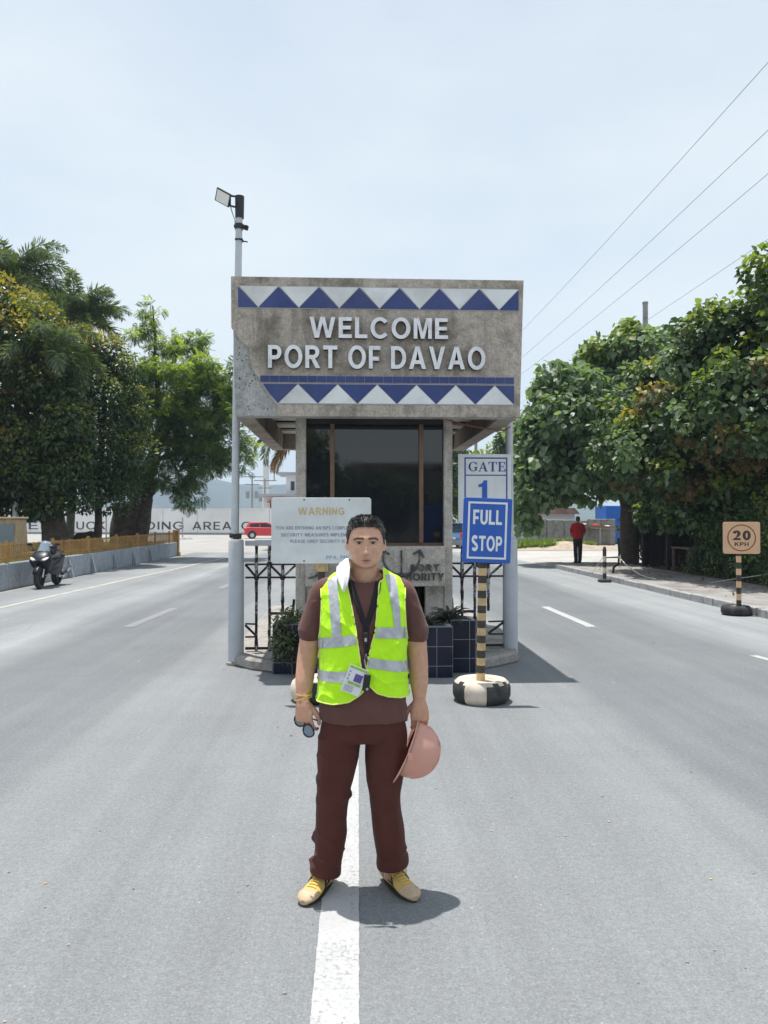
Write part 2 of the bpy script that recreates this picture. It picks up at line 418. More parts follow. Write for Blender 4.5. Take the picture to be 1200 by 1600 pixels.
class MB:
    """collects boxes, bars, tubes, lathes and prisms, then builds one mesh object"""
    def __init__(s):
        s.v, s.f, s.m = [], [], []
    def add(s, vs, fs, mi=0):
        k = len(s.v)
        s.v += [tuple(p) for p in vs]
        for f in fs:
            s.f.append(tuple(i + k for i in f))
            s.m.append(mi)
        return s
    def box(s, c, size, rot=None, mi=0, taper=1.0):
        hx, hy, hz = size[0] / 2, size[1] / 2, size[2] / 2
        vs = []
        for z in (-hz, hz):
            tp = taper if z > 0 else 1.0
            for x, y in ((-hx, -hy), (hx, -hy), (hx, hy), (-hx, hy)):
                p = Vector((x * tp, y * tp, z))
                if rot is not None: p = rot @ p
                vs.append(p + Vector(c))
        return s.add(vs, [(3, 2, 1, 0), (4, 5, 6, 7), (0, 1, 5, 4), (1, 2, 6, 5), (2, 3, 7, 6), (3, 0, 4, 7)], mi)
    def span(s, lo, hi, mi=0):
        return s.box([(a + b) / 2 for a, b in zip(lo, hi)], [b - a for a, b in zip(lo, hi)], None, mi)
    def bar(s, p, q, w, h=None, mi=0):
        p, q = Vector(p), Vector(q)
        x, y, d = frame_of(q - p)
        return s.box((p + q) / 2, (w, h or w, (q - p).length), Matrix((x, y, d)).transposed(), mi)
    def tube(s, pts, rad, n=10, cap=True, mi=0):
        pts = [Vector(p) for p in pts]
        if not isinstance(rad, (list, tuple)): rad = [rad] * len(pts)
        vs, fs = [], []
        for i, p in enumerate(pts):
            d = pts[min(i + 1, len(pts) - 1)] - pts[max(i - 1, 0)]
            x, y, _ = frame_of(d)
            for k in range(n):
                a = 2 * PI * k / n
                vs.append(p + (x * math.cos(a) + y * math.sin(a)) * rad[i])
        for i in range(len(pts) - 1):
            for k in range(n):
                fs.append((i * n + k, i * n + (k + 1) % n, (i + 1) * n + (k + 1) % n, (i + 1) * n + k))
        if cap:
            fs.append(tuple(range(n - 1, -1, -1)))
            fs.append(tuple((len(pts) - 1) * n + k for k in range(n)))
        return s.add(vs, fs, mi)
    def lathe(s, prof, c=(0, 0, 0), n=24, axis=None, mi=0, mfun=None):
        """prof: (radius, height) pairs round an axis"""
        rot = Matrix.Identity(3) if axis is None else Vector((0, 0, 1)).rotation_difference(Vector(axis)).to_matrix()
        vs, fs = [], []
        for r, h in prof:
            for k in range(n):
                a = 2 * PI * k / n
                vs.append(rot @ Vector((r * math.cos(a), r * math.sin(a), h)) + Vector(c))
        k0 = len(s.v)
        s.v += [tuple(p) for p in vs]
        for i in range(len(prof) - 1):
            for k in range(n):
                s.f.append((k0 + i * n + k, k0 + i * n + (k + 1) % n, k0 + (i + 1) * n + (k + 1) % n, k0 + (i + 1) * n + k))
                s.m.append(mfun(i, k) if mfun else mi)
        return s
    def prism(s, poly, y0, y1, mi=0, axis='y'):
        """poly in (x, z) pushed along y (or (x, y) along z, (y, z) along x)"""
        n = len(poly)
        def P(a, b, t):
            return (a, t, b) if axis == 'y' else ((a, b, t) if axis == 'z' else (t, a, b))
        vs = [P(a, b, y0) for a, b in poly] + [P(a, b, y1) for a, b in poly]
        fs = [tuple(range(n)), tuple(range(2 * n - 1, n - 1, -1))]
        for i in range(n):
            j = (i + 1) % n
            fs.append((i, i + n, j + n, j))
        return s.add(vs, fs, mi)
    def mesh(s, name, off=None):
        me = bpy.data.meshes.new(name)
        v = s.v if off is None else [(p[0] - off[0], p[1] - off[1], p[2] - off[2]) for p in s.v]
        me.from_pydata(v, [], s.f)
        me.polygons.foreach_set('material_index', s.m)
        bm = bmesh.new()
        bm.from_mesh(me)
        bmesh.ops.recalc_face_normals(bm, faces=bm.faces)
        bm.to_mesh(me)
        bm.free()
        me.update()
        return me
    def build(s, name, mats, parent=None, smooth=False, bevel=0.0, local=False, seg=2):
        off = None if (parent is None or local) else loc_of(parent)
        o = link_mesh(name, s.mesh(name, off), mats, parent)
        if smooth:
            o.data.polygons.foreach_set('use_smooth', [True] * len(o.data.polygons))
            o.data.set_sharp_from_angle(angle=R(40))
        if bevel:
            b = o.modifiers.new('bevel', 'BEVEL')
            b.width = bevel
            b.segments = seg
            b.limit_method = 'ANGLE'
            b.angle_limit = R(35)
        return o

def dup(root, loc, rz=0.0, label=None, group=None):
    r = root.copy()
    COL.objects.link(r)
    r.location = loc
    r.rotation_euler = (0, 0, rz)
    if label: r['label'] = label
    if group: r['group'] = group
    for ch in list(root.children):
        c = ch.copy(); COL.objects.link(c); c.parent = r
        for g in list(ch.children):
            d = g.copy(); COL.objects.link(d); d.parent = c
    return r

# ---- block capitals: each glyph is a list of closed outlines (first the outer one, then the holes), cap height 1
def _arc(cx, cz, rx, rz, a0, a1, n=12):
    return [(cx + rx * math.cos(R(a0 + (a1 - a0) * k / n)), cz + rz * math.sin(R(a0 + (a1 - a0) * k / n))) for k in range(n + 1)]

def glyph(ch, t):
    u = 0.85 * t                                    # thickness of the level strokes
    if ch == 'I': return t, [[(0, 0), (t, 0), (t, 1), (0, 1)]]
    if ch == 'L': return 0.62, [[(0, 0), (0.62, 0), (0.62, u), (t, u), (t, 1), (0, 1)]]
    if ch == 'E': return 0.66, [[(0, 0), (0.66, 0), (0.66, u), (t, u), (t, 0.5 - u / 2), (0.61, 0.5 - u / 2), (0.61, 0.5 + u / 2), (t, 0.5 + u / 2), (t, 1 - u), (0.65, 1 - u), (0.65, 1), (0, 1)]]
    if ch == 'F': return 0.62, [[(0, 0), (t, 0), (t, 0.44 - u / 2), (0.55, 0.44 - u / 2), (0.55, 0.44 + u / 2), (t, 0.44 + u / 2), (t, 1 - u), (0.62, 1 - u), (0.62, 1), (0, 1)]]
    if ch == 'T': return 0.76, [[(0.38 - t / 2, 0), (0.38 + t / 2, 0), (0.38 + t / 2, 1 - u), (0.76, 1 - u), (0.76, 1), (0, 1), (0, 1 - u), (0.38 - t / 2, 1 - u)]]
    if ch == 'H': return 0.76, [[(0, 0), (t, 0), (t, 0.5 - u / 2), (0.76 - t, 0.5 - u / 2), (0.76 - t, 0), (0.76, 0), (0.76, 1), (0.76 - t, 1), (0.76 - t, 0.5 + u / 2), (t, 0.5 + u / 2), (t, 1), (0, 1)]]
    if ch == 'N': return 0.76, [[(0, 0), (t * .92, 0), (t * .92, 0.66), (0.76 - t, 0), (0.76, 0), (0.76, 1), (0.76 - t * .92, 1), (0.76 - t * .92, 0.34), (t, 1), (0, 1)]]
    if ch == 'M': return 0.92, [[(0, 0), (t * .9, 0), (t * .9, 0.74), (0.46 - t * .42, 0), (0.46 + t * .42, 0), (0.92 - t * .9, 0.74), (0.92 - t * .9, 0), (0.92, 0), (0.92, 1), (0.92 - t * 1.35, 1), (0.46, 0.30), (t * 1.35, 1), (0, 1)]]
    if ch == 'V': return 0.88, [[(0.44 - t * .55, 0), (0.44 + t * .55, 0), (0.88, 1), (0.88 - t * 1.08, 1), (0.44, 0.27), (t * 1.08, 1), (0, 1)]]
    if ch == 'A': return 0.92, [[(0, 0), (t * 1.06, 0), (t * 1.06 + 0.075, 0.22), (0.92 - t * 1.06 - 0.075, 0.22), (0.92 - t * 1.06, 0), (0.92, 0), (0.46 + t * .56, 1), (0.46 - t * .56, 1)],
                                [(0.46 - 0.10 - (0.2 - t) * .6, 0.22 + u * 0.95), (0.46, 0.80 - (t - .2)), (0.46 + 0.10 + (0.2 - t) * .6, 0.22 + u * 0.95)]]
    if ch == 'W': return 1.30, [[(0.25, 0), (0.25 + t * 1.06, 0), (0.65, 0.72), (1.05 - t * 1.06, 0), (1.05, 0), (1.30, 1), (1.30 - t * 1.03, 1), (0.935, 0.30), (0.65 + t * .53, 1), (0.65 - t * .53, 1), (0.365, 0.30), (t * 1.03, 1), (0, 1)]]
    if ch == 'Y': return 0.86, [[(0.43 - t / 2, 0), (0.43 + t / 2, 0), (0.43 + t / 2, 0.42), (0.86, 1), (0.86 - t * 1.15, 1), (0.43, 0.60), (t * 1.15, 1), (0, 1), (0.43 - t / 2, 0.42)]]
    if ch == 'K': return 0.80, [[(0, 0), (t, 0), (t, 0.30), (0.33, 0.46), (0.80 - t * 1.22, 0), (0.80, 0), (0.33 + t * .66, 0.60), (0.78, 1), (0.78 - t * 1.25, 1), (t, 0.56), (t, 1), (0, 1)]]
    if ch == 'O': return 0.96, [_arc(0.48, 0.5, 0.48, 0.52, 0, 360, 28)[:-1], _arc(0.48, 0.5, 0.48 - t, 0.52 - u, 360, 0, 28)[:-1]]
    if ch == '0': return 0.66, [_arc(0.33, 0.5, 0.33, 0.51, 0, 360, 28)[:-1], _arc(0.33, 0.5, 0.33 - t * .95, 0.51 - u, 360, 0, 28)[:-1]]
    if ch == 'C': return 0.90, [_arc(0.48, 0.5, 0.48, 0.52, 38, 322, 22) + _arc(0.48, 0.5, 0.48 - t, 0.52 - u, 322, 38, 22)]
    if ch == 'G': return 0.93, [_arc(0.48, 0.5, 0.48, 0.52, 40, 312, 20) + [(0.90, 0.16), (0.90, 0.54), (0.50, 0.54), (0.50, 0.54 - u), (0.90 - t, 0.54 - u), (0.90 - t, 0.24)] + _arc(0.48, 0.5, 0.48 - t, 0.52 - u, 305, 40, 20)]
    if ch == 'D': return 0.82, [[(0, 0)] + _arc(0.36, 0.5, 0.46, 0.5, -90, 90, 16) + [(0, 1)], [(t, u), (t, 1 - u)] + _arc(0.36, 0.5, 0.46 - t, 0.5 - u, 90, -90, 16)]
    if ch == 'P': return 0.72, [[(0, 0), (t, 0), (t, 0.37)] + _arc(0.40, 0.685, 0.32, 0.315, -90, 90, 12) + [(0, 1)], [(t, 0.37 + u), (t, 1 - u)] + _arc(0.40, 0.685, 0.32 - t, 0.315 - u, 90, -90, 12)]
    if ch == 'R': return 0.80, [[(0, 0), (t, 0), (t, 0.40), (0.30, 0.40), (0.80 - t * 1.2, 0), (0.80, 0), (0.52, 0.425)] + _arc(0.42, 0.705, 0.33, 0.295, -72, 90, 12) + [(0, 1)], [(t, 0.40 + u), (t, 1 - u)] + _arc(0.42, 0.70, 0.33 - t, 0.30 - u, 90, -90, 12)]
    if ch == 'B': return 0.76, [[(0, 0)] + _arc(0.46, 0.275, 0.30, 0.275, -90, 70, 10) + _arc(0.43, 0.755, 0.29, 0.245, -65, 90, 10) + [(0, 1)],
                                [(t, u), (t, 0.45)] + _arc(0.44, 0.45 / 2 + u / 2, 0.31 - t, 0.45 / 2 - u / 2, 90, -90, 8), [(t, 0.45 + u), (t, 1 - u)] + _arc(0.42, 0.725 + 0, 0.29 - t, 0.275 - u, 90, -90, 8)]
    if ch == 'U': return 0.76, [[(0, 1), (0, 0.36)] + _arc(0.38, 0.36, 0.38, 0.38, 180, 360, 16) + [(0.76, 1), (0.76 - t, 1), (0.76 - t, 0.36)] + _arc(0.38, 0.36, 0.38 - t, 0.38 - u, 360, 180, 16) + [(t, 0.36), (t, 1)]]
    if ch == 'S':
        mid = _arc(0.37, 0.735, 0.365 - t / 2, 0.285 - u / 2, 25, 262, 16) + _arc(0.37, 0.265, 0.38 - t / 2, 0.285 - u / 2, 82, -155, 16)
        A, B = [], []
        for i, p in enumerate(mid):
            a, b = mid[max(i - 1, 0)], mid[min(i + 1, len(mid) - 1)]
            dx, dz = b[0] - a[0], b[1] - a[1]
            l = math.hypot(dx, dz) or 1
            w = t / 2 if 0 < i < len(mid) - 1 else t / 2
            A.append((p[0] - dz / l * w, p[1] + dx / l * w)); B.append((p[0] + dz / l * w, p[1] - dx / l * w))
        return 0.74, [A + B[::-1]]
    if ch == '2': return 0.66, [[(0, 0), (0.66, 0), (0.66, u), (0.30, u), (0.50, 0.36)] + _arc(0.335, 0.69, 0.325, 0.32, -30, 172, 16) + [(t * .9, 0.66)] + _arc(0.335, 0.69, 0.325 - t, 0.32 - u, 160, -20, 12) + [(0.30, 0.34), (0.0, 0.06)]]
    if ch == ',': return t, [[(0, 0), (t * 0.2, -0.18), (t * .7, -0.15), (t, 0), (t, u), (0, u)]]
    return 0.4, []

def glyph_mesh(ch, t):
    adv, outs = glyph(ch, t)
    cu = bpy.data.curves.new('glyph', 'CURVE')
    cu.dimensions = '2D'
    cu.fill_mode = 'BOTH'
    cu.extrude = 0.5
    for o in outs:
        sp = cu.splines.new('POLY')
        sp.points.add(len(o) - 1)
        for q, (a, b) in zip(sp.points, o): q.co = (a, b, 0, 1)
        sp.use_cyclic_u = True
    ob = bpy.data.objects.new('glyph', cu)
    COL.objects.link(ob)
    me = bpy.data.meshes.new_from_object(ob.evaluated_get(bpy.context.evaluated_depsgraph_get()))
    bpy.data.objects.remove(ob)
    bpy.data.curves.remove(cu)
    n = len(me.vertices)
    a = np.empty(n * 3, dtype=np.float32)
    me.vertices.foreach_get('co', a)
    f = [tuple(p.vertices) for p in me.polygons]
    bpy.data.meshes.remove(me)
    return adv, a.reshape(-1, 3), f
_gl = {}
def text_geo(txt, x0, x1, z0, z1, y, depth, bold=0.02, spacing=1.0):
    """letters as separate (vertices, faces) pairs, facing -Y, stretched into x0..x1, z0..z1 (cap height)"""
    t = 0.15 + bold * 2.2
    gap = 0.17 * spacing - 0.02
    pen, items = 0.0, []
    for ch in txt:
        if ch == ' ':
            pen += 0.42
            continue
        key = (ch, round(t, 3))
        if key not in _gl: _gl[key] = glyph_mesh(ch, t)
        adv, a, f = _gl[key]
        items.append((pen, a, f))
        pen += adv + gap
    wid = pen - gap
    out = []
    for off, a, f in items:
        q = np.empty_like(a)
        q[:, 0] = x0 + (a[:, 0] + off) / wid * (x1 - x0)
        q[:, 2] = z0 + a[:, 1] * (z1 - z0)
        q[:, 1] = y - (a[:, 2] + 0.5) * depth
        out.append((q, f))
    return out

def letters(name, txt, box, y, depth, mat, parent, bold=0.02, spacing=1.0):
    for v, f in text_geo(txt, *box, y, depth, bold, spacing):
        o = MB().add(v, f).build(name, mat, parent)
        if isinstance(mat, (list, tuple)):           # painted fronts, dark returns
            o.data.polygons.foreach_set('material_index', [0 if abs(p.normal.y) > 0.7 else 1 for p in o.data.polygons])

def print_text(name, txt, box, y, mat, parent, bold=0.015, spacing=1.0, depth=0.002):
    mb = MB()
    for v, f in text_geo(txt, *box, y, depth, bold, spacing):
        mb.add(v, f)
    return tag(mb.build(name, mat, parent), kind='stuff')

def islands(v, faces):
    """faces grouped into connected pieces"""
    par = list(range(len(v)))
    def find(i):
        while par[i] != i:
            par[i] = par[par[i]]
            i = par[i]
        return i
    for f in faces:
        r = find(f[0])
        for i in f[1:]:
            q = find(i)
            if q != r: par[q] = r
    gr = {}
    for f in faces:
        gr.setdefault(find(f[0]), []).append(f)
    return list(gr.values())

# ------------------------------------------------------------------ ground, roads, markings
def sheet(name, x0, x1, y0, y1, z, mat, nx=1, ny=1):
    mb = MB()
    mb.add([(x0, y0, z), (x1, y0, z), (x1, y1, z), (x0, y1, z)], [(0, 1, 2, 3)])
    return tag(mb.build(name, mat), kind='structure')

def slab(name, poly, z0, z1, mat):
    mb = MB()
    mb.prism(poly, z0, z1, axis='z')
    return tag(mb.build(name, mat), kind='structure')

sheet('ground', -1600, 1600, -60, 1700, -0.012, M['dust'])
sheet('road', -8.0, 7.10, -20, 40.0, 0.0, M['asphalt'])
sheet('side_road', 7.10, 40, 27.75, 41.0, -0.006, M['side'])

def marking(name, pts, mat, z=0.004):
    mb = MB()
    mb.add([(x, y, z) for x, y in pts], [tuple(range(len(pts)))])
    return tag(mb.build(name, mat), kind='structure')

def ragged(x0, y0, x1, y1, w, n=40, amp=0.006):
    L, Rr = [], []
    dx, dy = x1 - x0, y1 - y0
    l = math.hypot(dx, dy)
    nx_, ny_ = -dy / l, dx / l
    for i in range(n + 1):
        t = i / n
        cx, cy = x0 + dx * t, y0 + dy * t
        a = w / 2 + random.uniform(-amp, amp)
        b = w / 2 + random.uniform(-amp, amp)
        L.append((cx + nx_ * a, cy + ny_ * a))
        Rr.append((cx - nx_ * b, cy - ny_ * b))
    return L + Rr[::-1]
marking('centre_line', ragged(-0.075, 0.3, 0.01, 7.8, 0.165, 220, 0.0018), M['paint'])
marking('lane_dash', ragged(3.80, 11.9, 3.77, 14.7, 0.15), M['paint'])
marking('lane_dash', ragged(3.70, 20.7, 3.66, 23.5, 0.15), M['paint_faded'])
marking('lane_dash', ragged(3.84, 3.1, 3.82, 5.9, 0.15), M['paint_faded'])
marking('lane_dash', ragged(-3.46, 12.2, -3.32, 14.8, 0.17), M['paint_faded'])
marking('lane_dash', ragged(-3.16, 19.0, -3.05, 21.8, 0.17), M['paint_faded'])
marking('edge_line', ragged(-7.35, 4.0, -5.3, 37.0, 0.13, 90, 0.01), M['paint_edge'])
marking('edge_line', ragged(-7.6, 38.2, 1.0, 38.0, 0.28, 40, 0.03), M['paint_faded'])
marking('edge_line', ragged(5.05, 8.9, 4.99, 9.3, 0.11), M['paint'])

# hairline wear strips: pale dusty drag marks near the left lane
# grit, chips and dry leaf scraps lying on the road
mb = MB()
for _ in range(420):
    y = 1.6 + 11 * random.random() ** 1.5; x = random.uniform(-5.5, 6.5)
    r = random.uniform(0.003, 0.009)
    n_ = 5
    ang = random.uniform(0, 6.28)
    vs = [(x + r * random.uniform(.6, 1.3) * math.cos(ang + 2 * PI * k / n_), y + r * random.uniform(.6, 1.3) * math.sin(ang + 2 * PI * k / n_), 0.0035) for k in range(n_)] + [(x, y, 0.0035 + r * 0.7)]
    mb.add(vs, [(k, (k + 1) % n_, n_) for k in range(n_)], 0 if random.random() < 0.7 else (1 if random.random() < 0.6 else 2))
tag(mb.build('grit', [M['kerb'], M['bark'], M['amber_paint']]), kind='stuff')

# ---- right pavement
walk_poly = [(7.24, -6), (9.7, -6), (9.7, 27.6), (7.75, 27.6), (7.4, 27.45), (7.24, 27.1)]
walk = slab('pavement', walk_poly, -0.01, 0.135, M['walk'])
ks = []
y = 2.0
while y < 27.2:
    l = random.uniform(0.9, 1.05)
    y2 = min(y + l, 27.25)
    mb = MB()
    dz = random.uniform(-0.012, 0.008)
    mb.span((7.085 + random.uniform(-.008, .008), y + 0.007, -0.02), (7.236, y2 - 0.007, 0.145 + dz))
    mb.build('kerb_stone', M['kerb'], walk, bevel=0.018)
    y = y2
mb = MB()
mb.prism([(7.10, 27.26), (7.235, 27.26), (7.40, 27.46), (7.76, 27.61), (7.76, 27.74), (7.32, 27.62), (7.12, 27.4)], -0.02, 0.14, axis='z')
mb.build('kerb_stone', M['kerb'], walk, bevel=0.018)
slab('soil', [(9.7, -6), (40, -6), (40, 27.6), (9.7, 27.6)], -0.01, 0.11, M['soil'])

# ------------------------------------------------------------------ far side: wall, hills, buildings
def hills():
    mb = MB()
    nx, ny = 120, 8
    for j in range(ny + 1):
        for i in range(nx + 1):
            x = -900 + 1800 * i / nx
            t = j / ny
            prof = 78 + 26 * noise.noise((x * 0.0032, 3.1, 0)) + 12 * noise.noise((x * 0.011, 7.7, 0))
            prof *= max(0.30, 1 - max(0, (x - 20) / 900)) * (1 - 0.25 * max(0, (-x - 300) / 600))
            z = prof * math.sin(min(1, t * 1.05) * PI / 2)
            rough_ = 5 * noise.noise((x * 0.03, t * 6, 2)) * t + 1.6 * noise.noise((x * 0.16, t * 20, 5)) * t
            mb.v.append((x, 1180 + 330 * t, z + rough_ - 1))
    for j in range(ny):
        for i in range(nx):
            a = j * (nx + 1) + i
            mb.f.append((a, a + 1, a + nx + 2, a + nx + 1)); mb.m.append(0)
    return tag(mb.build('hills', M['hill'], smooth=True), kind='structure')
hills()

# humid air: closed box of even haze round everything
hz_m = bpy.data.materials.new('humid haze')
hz_m.use_nodes = True
hz_t = hz_m.node_tree
hz_t.nodes.remove(hz_t.nodes['Principled BSDF'])
hz_v = hz_t.nodes.new('ShaderNodeVolumePrincipled')
hz_v.inputs['Color'].default_value = (0.62, 0.78, 1.0, 1)
hz_v.inputs['Density'].default_value = 0.00048
hz_v.inputs['Anisotropy'].default_value = 0.0
hz_t.links.new(hz_v.outputs[0], hz_t.nodes['Material Output'].inputs['Volume'])
mb = MB(); mb.span((-1650, -70, -2.6), (1650, 1720, 128))
tag(mb.build('haze', hz_m), kind='stuff')

# long white wall of the truck yard: runs from far left to behind the booth
WA, WB = Vector((-75.0, 102.6, 0)), Vector((16.0, 79.1, 0))
wd = (WB - WA).normalized()
wn = Vector((wd.y, -wd.x, 0))                       # towards the camera
wall_t = thing('boundary_wall', 'long white boundary wall with black lettering across the far road', 'wall', tuple(WA))
mb = MB()
L_ = (WB - WA).length
def wp(s, off, z): return WA + wd * s + wn * off + Vector((0, 0, z))
def wbox(mb, s0, s1, o0, o1, z0, z1):
    p = [wp(s0, o0, z0), wp(s1, o0, z0), wp(s1, o1, z0), wp(s0, o1, z0), wp(s0, o0, z1), wp(s1, o0, z1), wp(s1, o1, z1), wp(s0, o1, z1)]
    mb.add(p, [(3, 2, 1, 0), (4, 5, 6, 7), (0, 1, 5, 4), (1, 2, 6, 5), (2, 3, 7, 6), (3, 0, 4, 7)])
n_pan = 22
for i in range(n_pan):
    mb = MB()
    wbox(mb, L_ * i / n_pan + 0.03, L_ * (i + 1) / n_pan - 0.03, -0.1, 0.1, 0.22, 2.86)
    mb.build('panel', M['far_wall'], wall_t)
mb = MB()
wbox(mb, 0, L_, -0.16, 0.15, -0.02, 0.22)
mb.build('plinth', M['kerb'], wall_t)
mb = MB()
wbox(mb, 0, L_, -0.14, 0.14, 2.86, 2.96)
mb.build('coping', M['far_wall'], wall_t)
def wall_word(txt, px0, px1):
    # where a sight line at a given bearing meets the wall
    def s_at(px):
        k = (px - 546) / 1200.0
        a = k
        # point WA + wd*s with x = a*y
        s = (a * WA.y - WA.x) / (wd.x - a * wd.y)
        return s
    s0, s1 = s_at(px0), s_at(px1)
    for v, faces in text_geo(txt, 0, s1 - s0, 0.55, 1.45, 0, 0.02, 0.004, 1.3):
        mb = MB()
        mb.add([wp(s0 + float(p[0]), 0.105 - float(p[1]), float(p[2])) for p in v], faces)
        mb.build('letter', M['far_print'], wall_t)
wall_word('ED', 56, 92)
wall_word('TRUCK', 98, 172)
wall_word('HOLDING', 182, 291)
wall_word('AREA', 304, 364)
wall_word('C', 379, 394)

# ------------------------------------------------------------------ guard booth
BX, BY = 0.3, 8.9
booth = thing('guard_booth', 'weathered concrete gate booth with WELCOME PORT OF DAVAO on its blue and white tiled canopy', 'booth', (BX, BY, 0))
# canopy shell
F0 = 8.440
can = MB()
can.prism([(-1.248, 2.815), (1.876, 2.815), (1.921, 4.327), (-1.286, 4.327)], F0, 8.62)
canopy = can.build('canopy', M['core'], booth, bevel=0.012)
mb = MB()
for sx in (-1, 1):
    x_out = -1.262 if sx < 0 else 1.888
    x_in = x_out + 0.20 * (-sx)
    a, c = min(x_out, x_in), max(x_out, x_in)
    mb = MB()
    mb.span((a, 8.622, 2.815), (c, 12.6, 4.31))
    mb.build('beam', M['soffit'], canopy, bevel=0.01)
mb = MB(); mb.span((-1.06, 12.40, 2.815), (1.686, 12.598, 4.31)); mb.build('beam', M['soffit'], canopy, bevel=0.01)
mb = MB(); mb.span((-1.06, 8.622, 4.12), (1.686, 12.398, 4.30)); mb.build('roof', M['board'], canopy)
for k in range(9):
    y0 = 8.64 + k * 0.416
    mb = MB()
    zz = 3.06 + (0.05 if k % 2 else 0.0)
    mb.span((-1.058, y0, zz), (1.684, y0 + 0.405, zz + 0.03))
    mb.build('ceiling_board', M['ceil'], canopy)
# plaster skin of the front, its lower left corner broken away
chip = [(-1.284, 3.77), (-1.235, 3.70), (-1.19, 3.64), (-1.13, 3.585), (-1.095, 3.56), (-1.085, 3.50), (-1.088, 3.44), (-1.07, 3.37),
        (-1.055, 3.33), (-1.02, 3.265), (-0.985, 3.235), (-0.975, 3.18), (-0.93, 3.12), (-0.875, 3.03), (-0.815, 2.955), (-0.78, 2.925),
        (-0.782, 2.87), (-0.79, 2.812)]
skin = [(-1.289, 4.33)] + chip + [(1.879, 2.812), (1.924, 4.33)]
mb = MB(); mb.prism(skin, 8.395, 8.4395)
face = mb.build('plaster_face', M['board'], canopy)
# pick marks hacked in the bare corner
mb = MB()
for _ in range(60):
    x = random.uniform(-1.23, -0.85); z = random.uniform(2.86, 3.6)
    lim = np.interp(z, [2.8, 2.95, 3.03, 3.12, 3.24, 3.4, 3.56, 3.7], [-0.80, -0.83, -0.89, -0.95, -1.0, -1.09, -1.11, -1.22])
    if x > lim - 0.02: continue
    r = random.uniform(0.004, 0.010)
    mb.lathe([(0.0, 0.0025), (r * 0.8, 0.002), (r, 0.0)], (x, F0, z), 7, (0, -1, 0))
tag(mb.build('pick_marks', M['letter_dark'], canopy), kind='stuff')
# tile bands
def tri(pts, mat, y=8.395, th=0.008):
    mb = MB()
    cx = sum(p[0] for p in pts) / len(pts); cz = sum(p[1] for p in pts) / len(pts)
    q = [(cx + (x - cx) * 0.972, cz + (z - cz) * 0.955) for x, z in pts]
    mb.prism(q, y - th, y - 0.0005)
    mb.build('tile', mat, canopy)
mb = MB(); mb.span((-1.217, 8.389, 3.984), (1.872, 8.3948, 4.231)); mb.build('grout_bed', M['grout'], canopy)
x0, p_, zb, zt = -1.212, 0.4399, 3.99, 4.226
yt = 8.389
for k in range(7):
    xa = x0 + k * p_
    tri([(xa + 0.012, zt), (xa + p_, zt), (xa + p_ / 2, zb)], M['white_tile'], yt)
for k in range(1, 7):
    xa = x0 + k * p_
    tri([(xa - p_ / 2, zb), (xa + p_ / 2, zb), (xa, zt)], M['blue_tile'], yt)
tri([(x0, zb), (x0 + p_ / 2, zb), (x0, zt)], M['blue_tile'], yt)
tri([(x0 + 7 * p_ - p_ / 2, zb), (x0 + 7 * p_, zb), (x0 + 7 * p_, zt)], M['blue_tile'], yt)
# narrow band of small tiles and lower zigzag, both cut by the broken corner
mb = MB(); mb.span((-0.975, 8.389, 3.176), (1.818, 8.3948, 3.256)); mb.build('grout_bed', M['grout'], canopy)
xs = -0.972; w_ = 0.1032
for k in range(27):
    mb = MB()
    mb.span((xs + k * w_ + 0.003, 8.381, 3.182), (xs + (k + 1) * w_ - 0.003, 8.3885, 3.250))
    mb.build('tile', M['blue_tile'], canopy)
a0, q_, zb, zt = -0.777, 0.432, 2.948, 3.164
mb = MB(); mb.prism([(-0.96, 3.170), (1.818, 3.170), (1.818, 2.942), (-0.788, 2.942), (-0.87, 3.03)], 8.389, 8.3948); mb.build('grout_bed', M['grout'], canopy)
tri([(a0, zb), (a0 + q_ / 2, zt), (-0.945, zt), (-0.87, 3.05)], M['blue_tile'], yt)
for k in range(1, 6):
    xa = a0 + k * q_
    tri([(xa - q_ / 2, zt), (xa + q_ / 2, zt), (xa, zb)], M['blue_tile'], yt)
tri([(a0 + 6 * q_ - q_ / 2, zt), (a0 + 6 * q_, zt), (a0 + 6 * q_, zb)], M['blue_tile'], yt)
for k in range(6):
    xa = a0 + k * q_
    tri([(xa, zb), (xa + q_, zb), (xa + q_ / 2, zt)], M['white_tile'], yt)
# raised letters
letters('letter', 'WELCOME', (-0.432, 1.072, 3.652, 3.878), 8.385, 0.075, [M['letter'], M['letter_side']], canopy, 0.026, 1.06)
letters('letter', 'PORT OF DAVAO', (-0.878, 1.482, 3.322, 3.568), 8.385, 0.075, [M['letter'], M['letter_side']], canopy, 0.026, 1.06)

# booth body
for x0_, x1_ in ((-0.621, -0.503), (1.102, 1.200)):
    for y0_, y1_ in ((8.90, 9.06), (11.7, 11.86)):
        mb = MB(); mb.span((x0_, y0_, 0.0), (x1_, y1_, 3.059)); mb.build('column', M['column'], booth, bevel=0.008)
for x0_, x1_ in ((-0.502, -0.30), (0.885, 1.101)):
    mb = MB(); mb.span((x0_, 8.92, 0.0), (x1_, 9.06, 0.95)); mb.build('pier', M['column'], booth, bevel=0.006)
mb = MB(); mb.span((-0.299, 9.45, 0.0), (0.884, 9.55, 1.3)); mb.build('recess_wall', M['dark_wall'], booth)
sill = MB(); sill.span((-0.502, 8.80, 0.916), (1.100, 8.985, 1.378))
sill = sill.build('sill_panel', M['column'], booth, bevel=0.008)
for x0_, x1_ in ((-0.60, -0.52), (1.12, 1.19)):
    mb = MB(); mb.span((x0_, 9.061, 0.0), (x1_, 11.699, 1.2)); mb.build('side_wall', M['column'], booth)
    mb = MB(); mb.span((x0_ + 0.025, 9.061, 1.2), (x1_ - 0.02, 11.699, 3.0)); mb.build('side_window', M['glass'], booth)
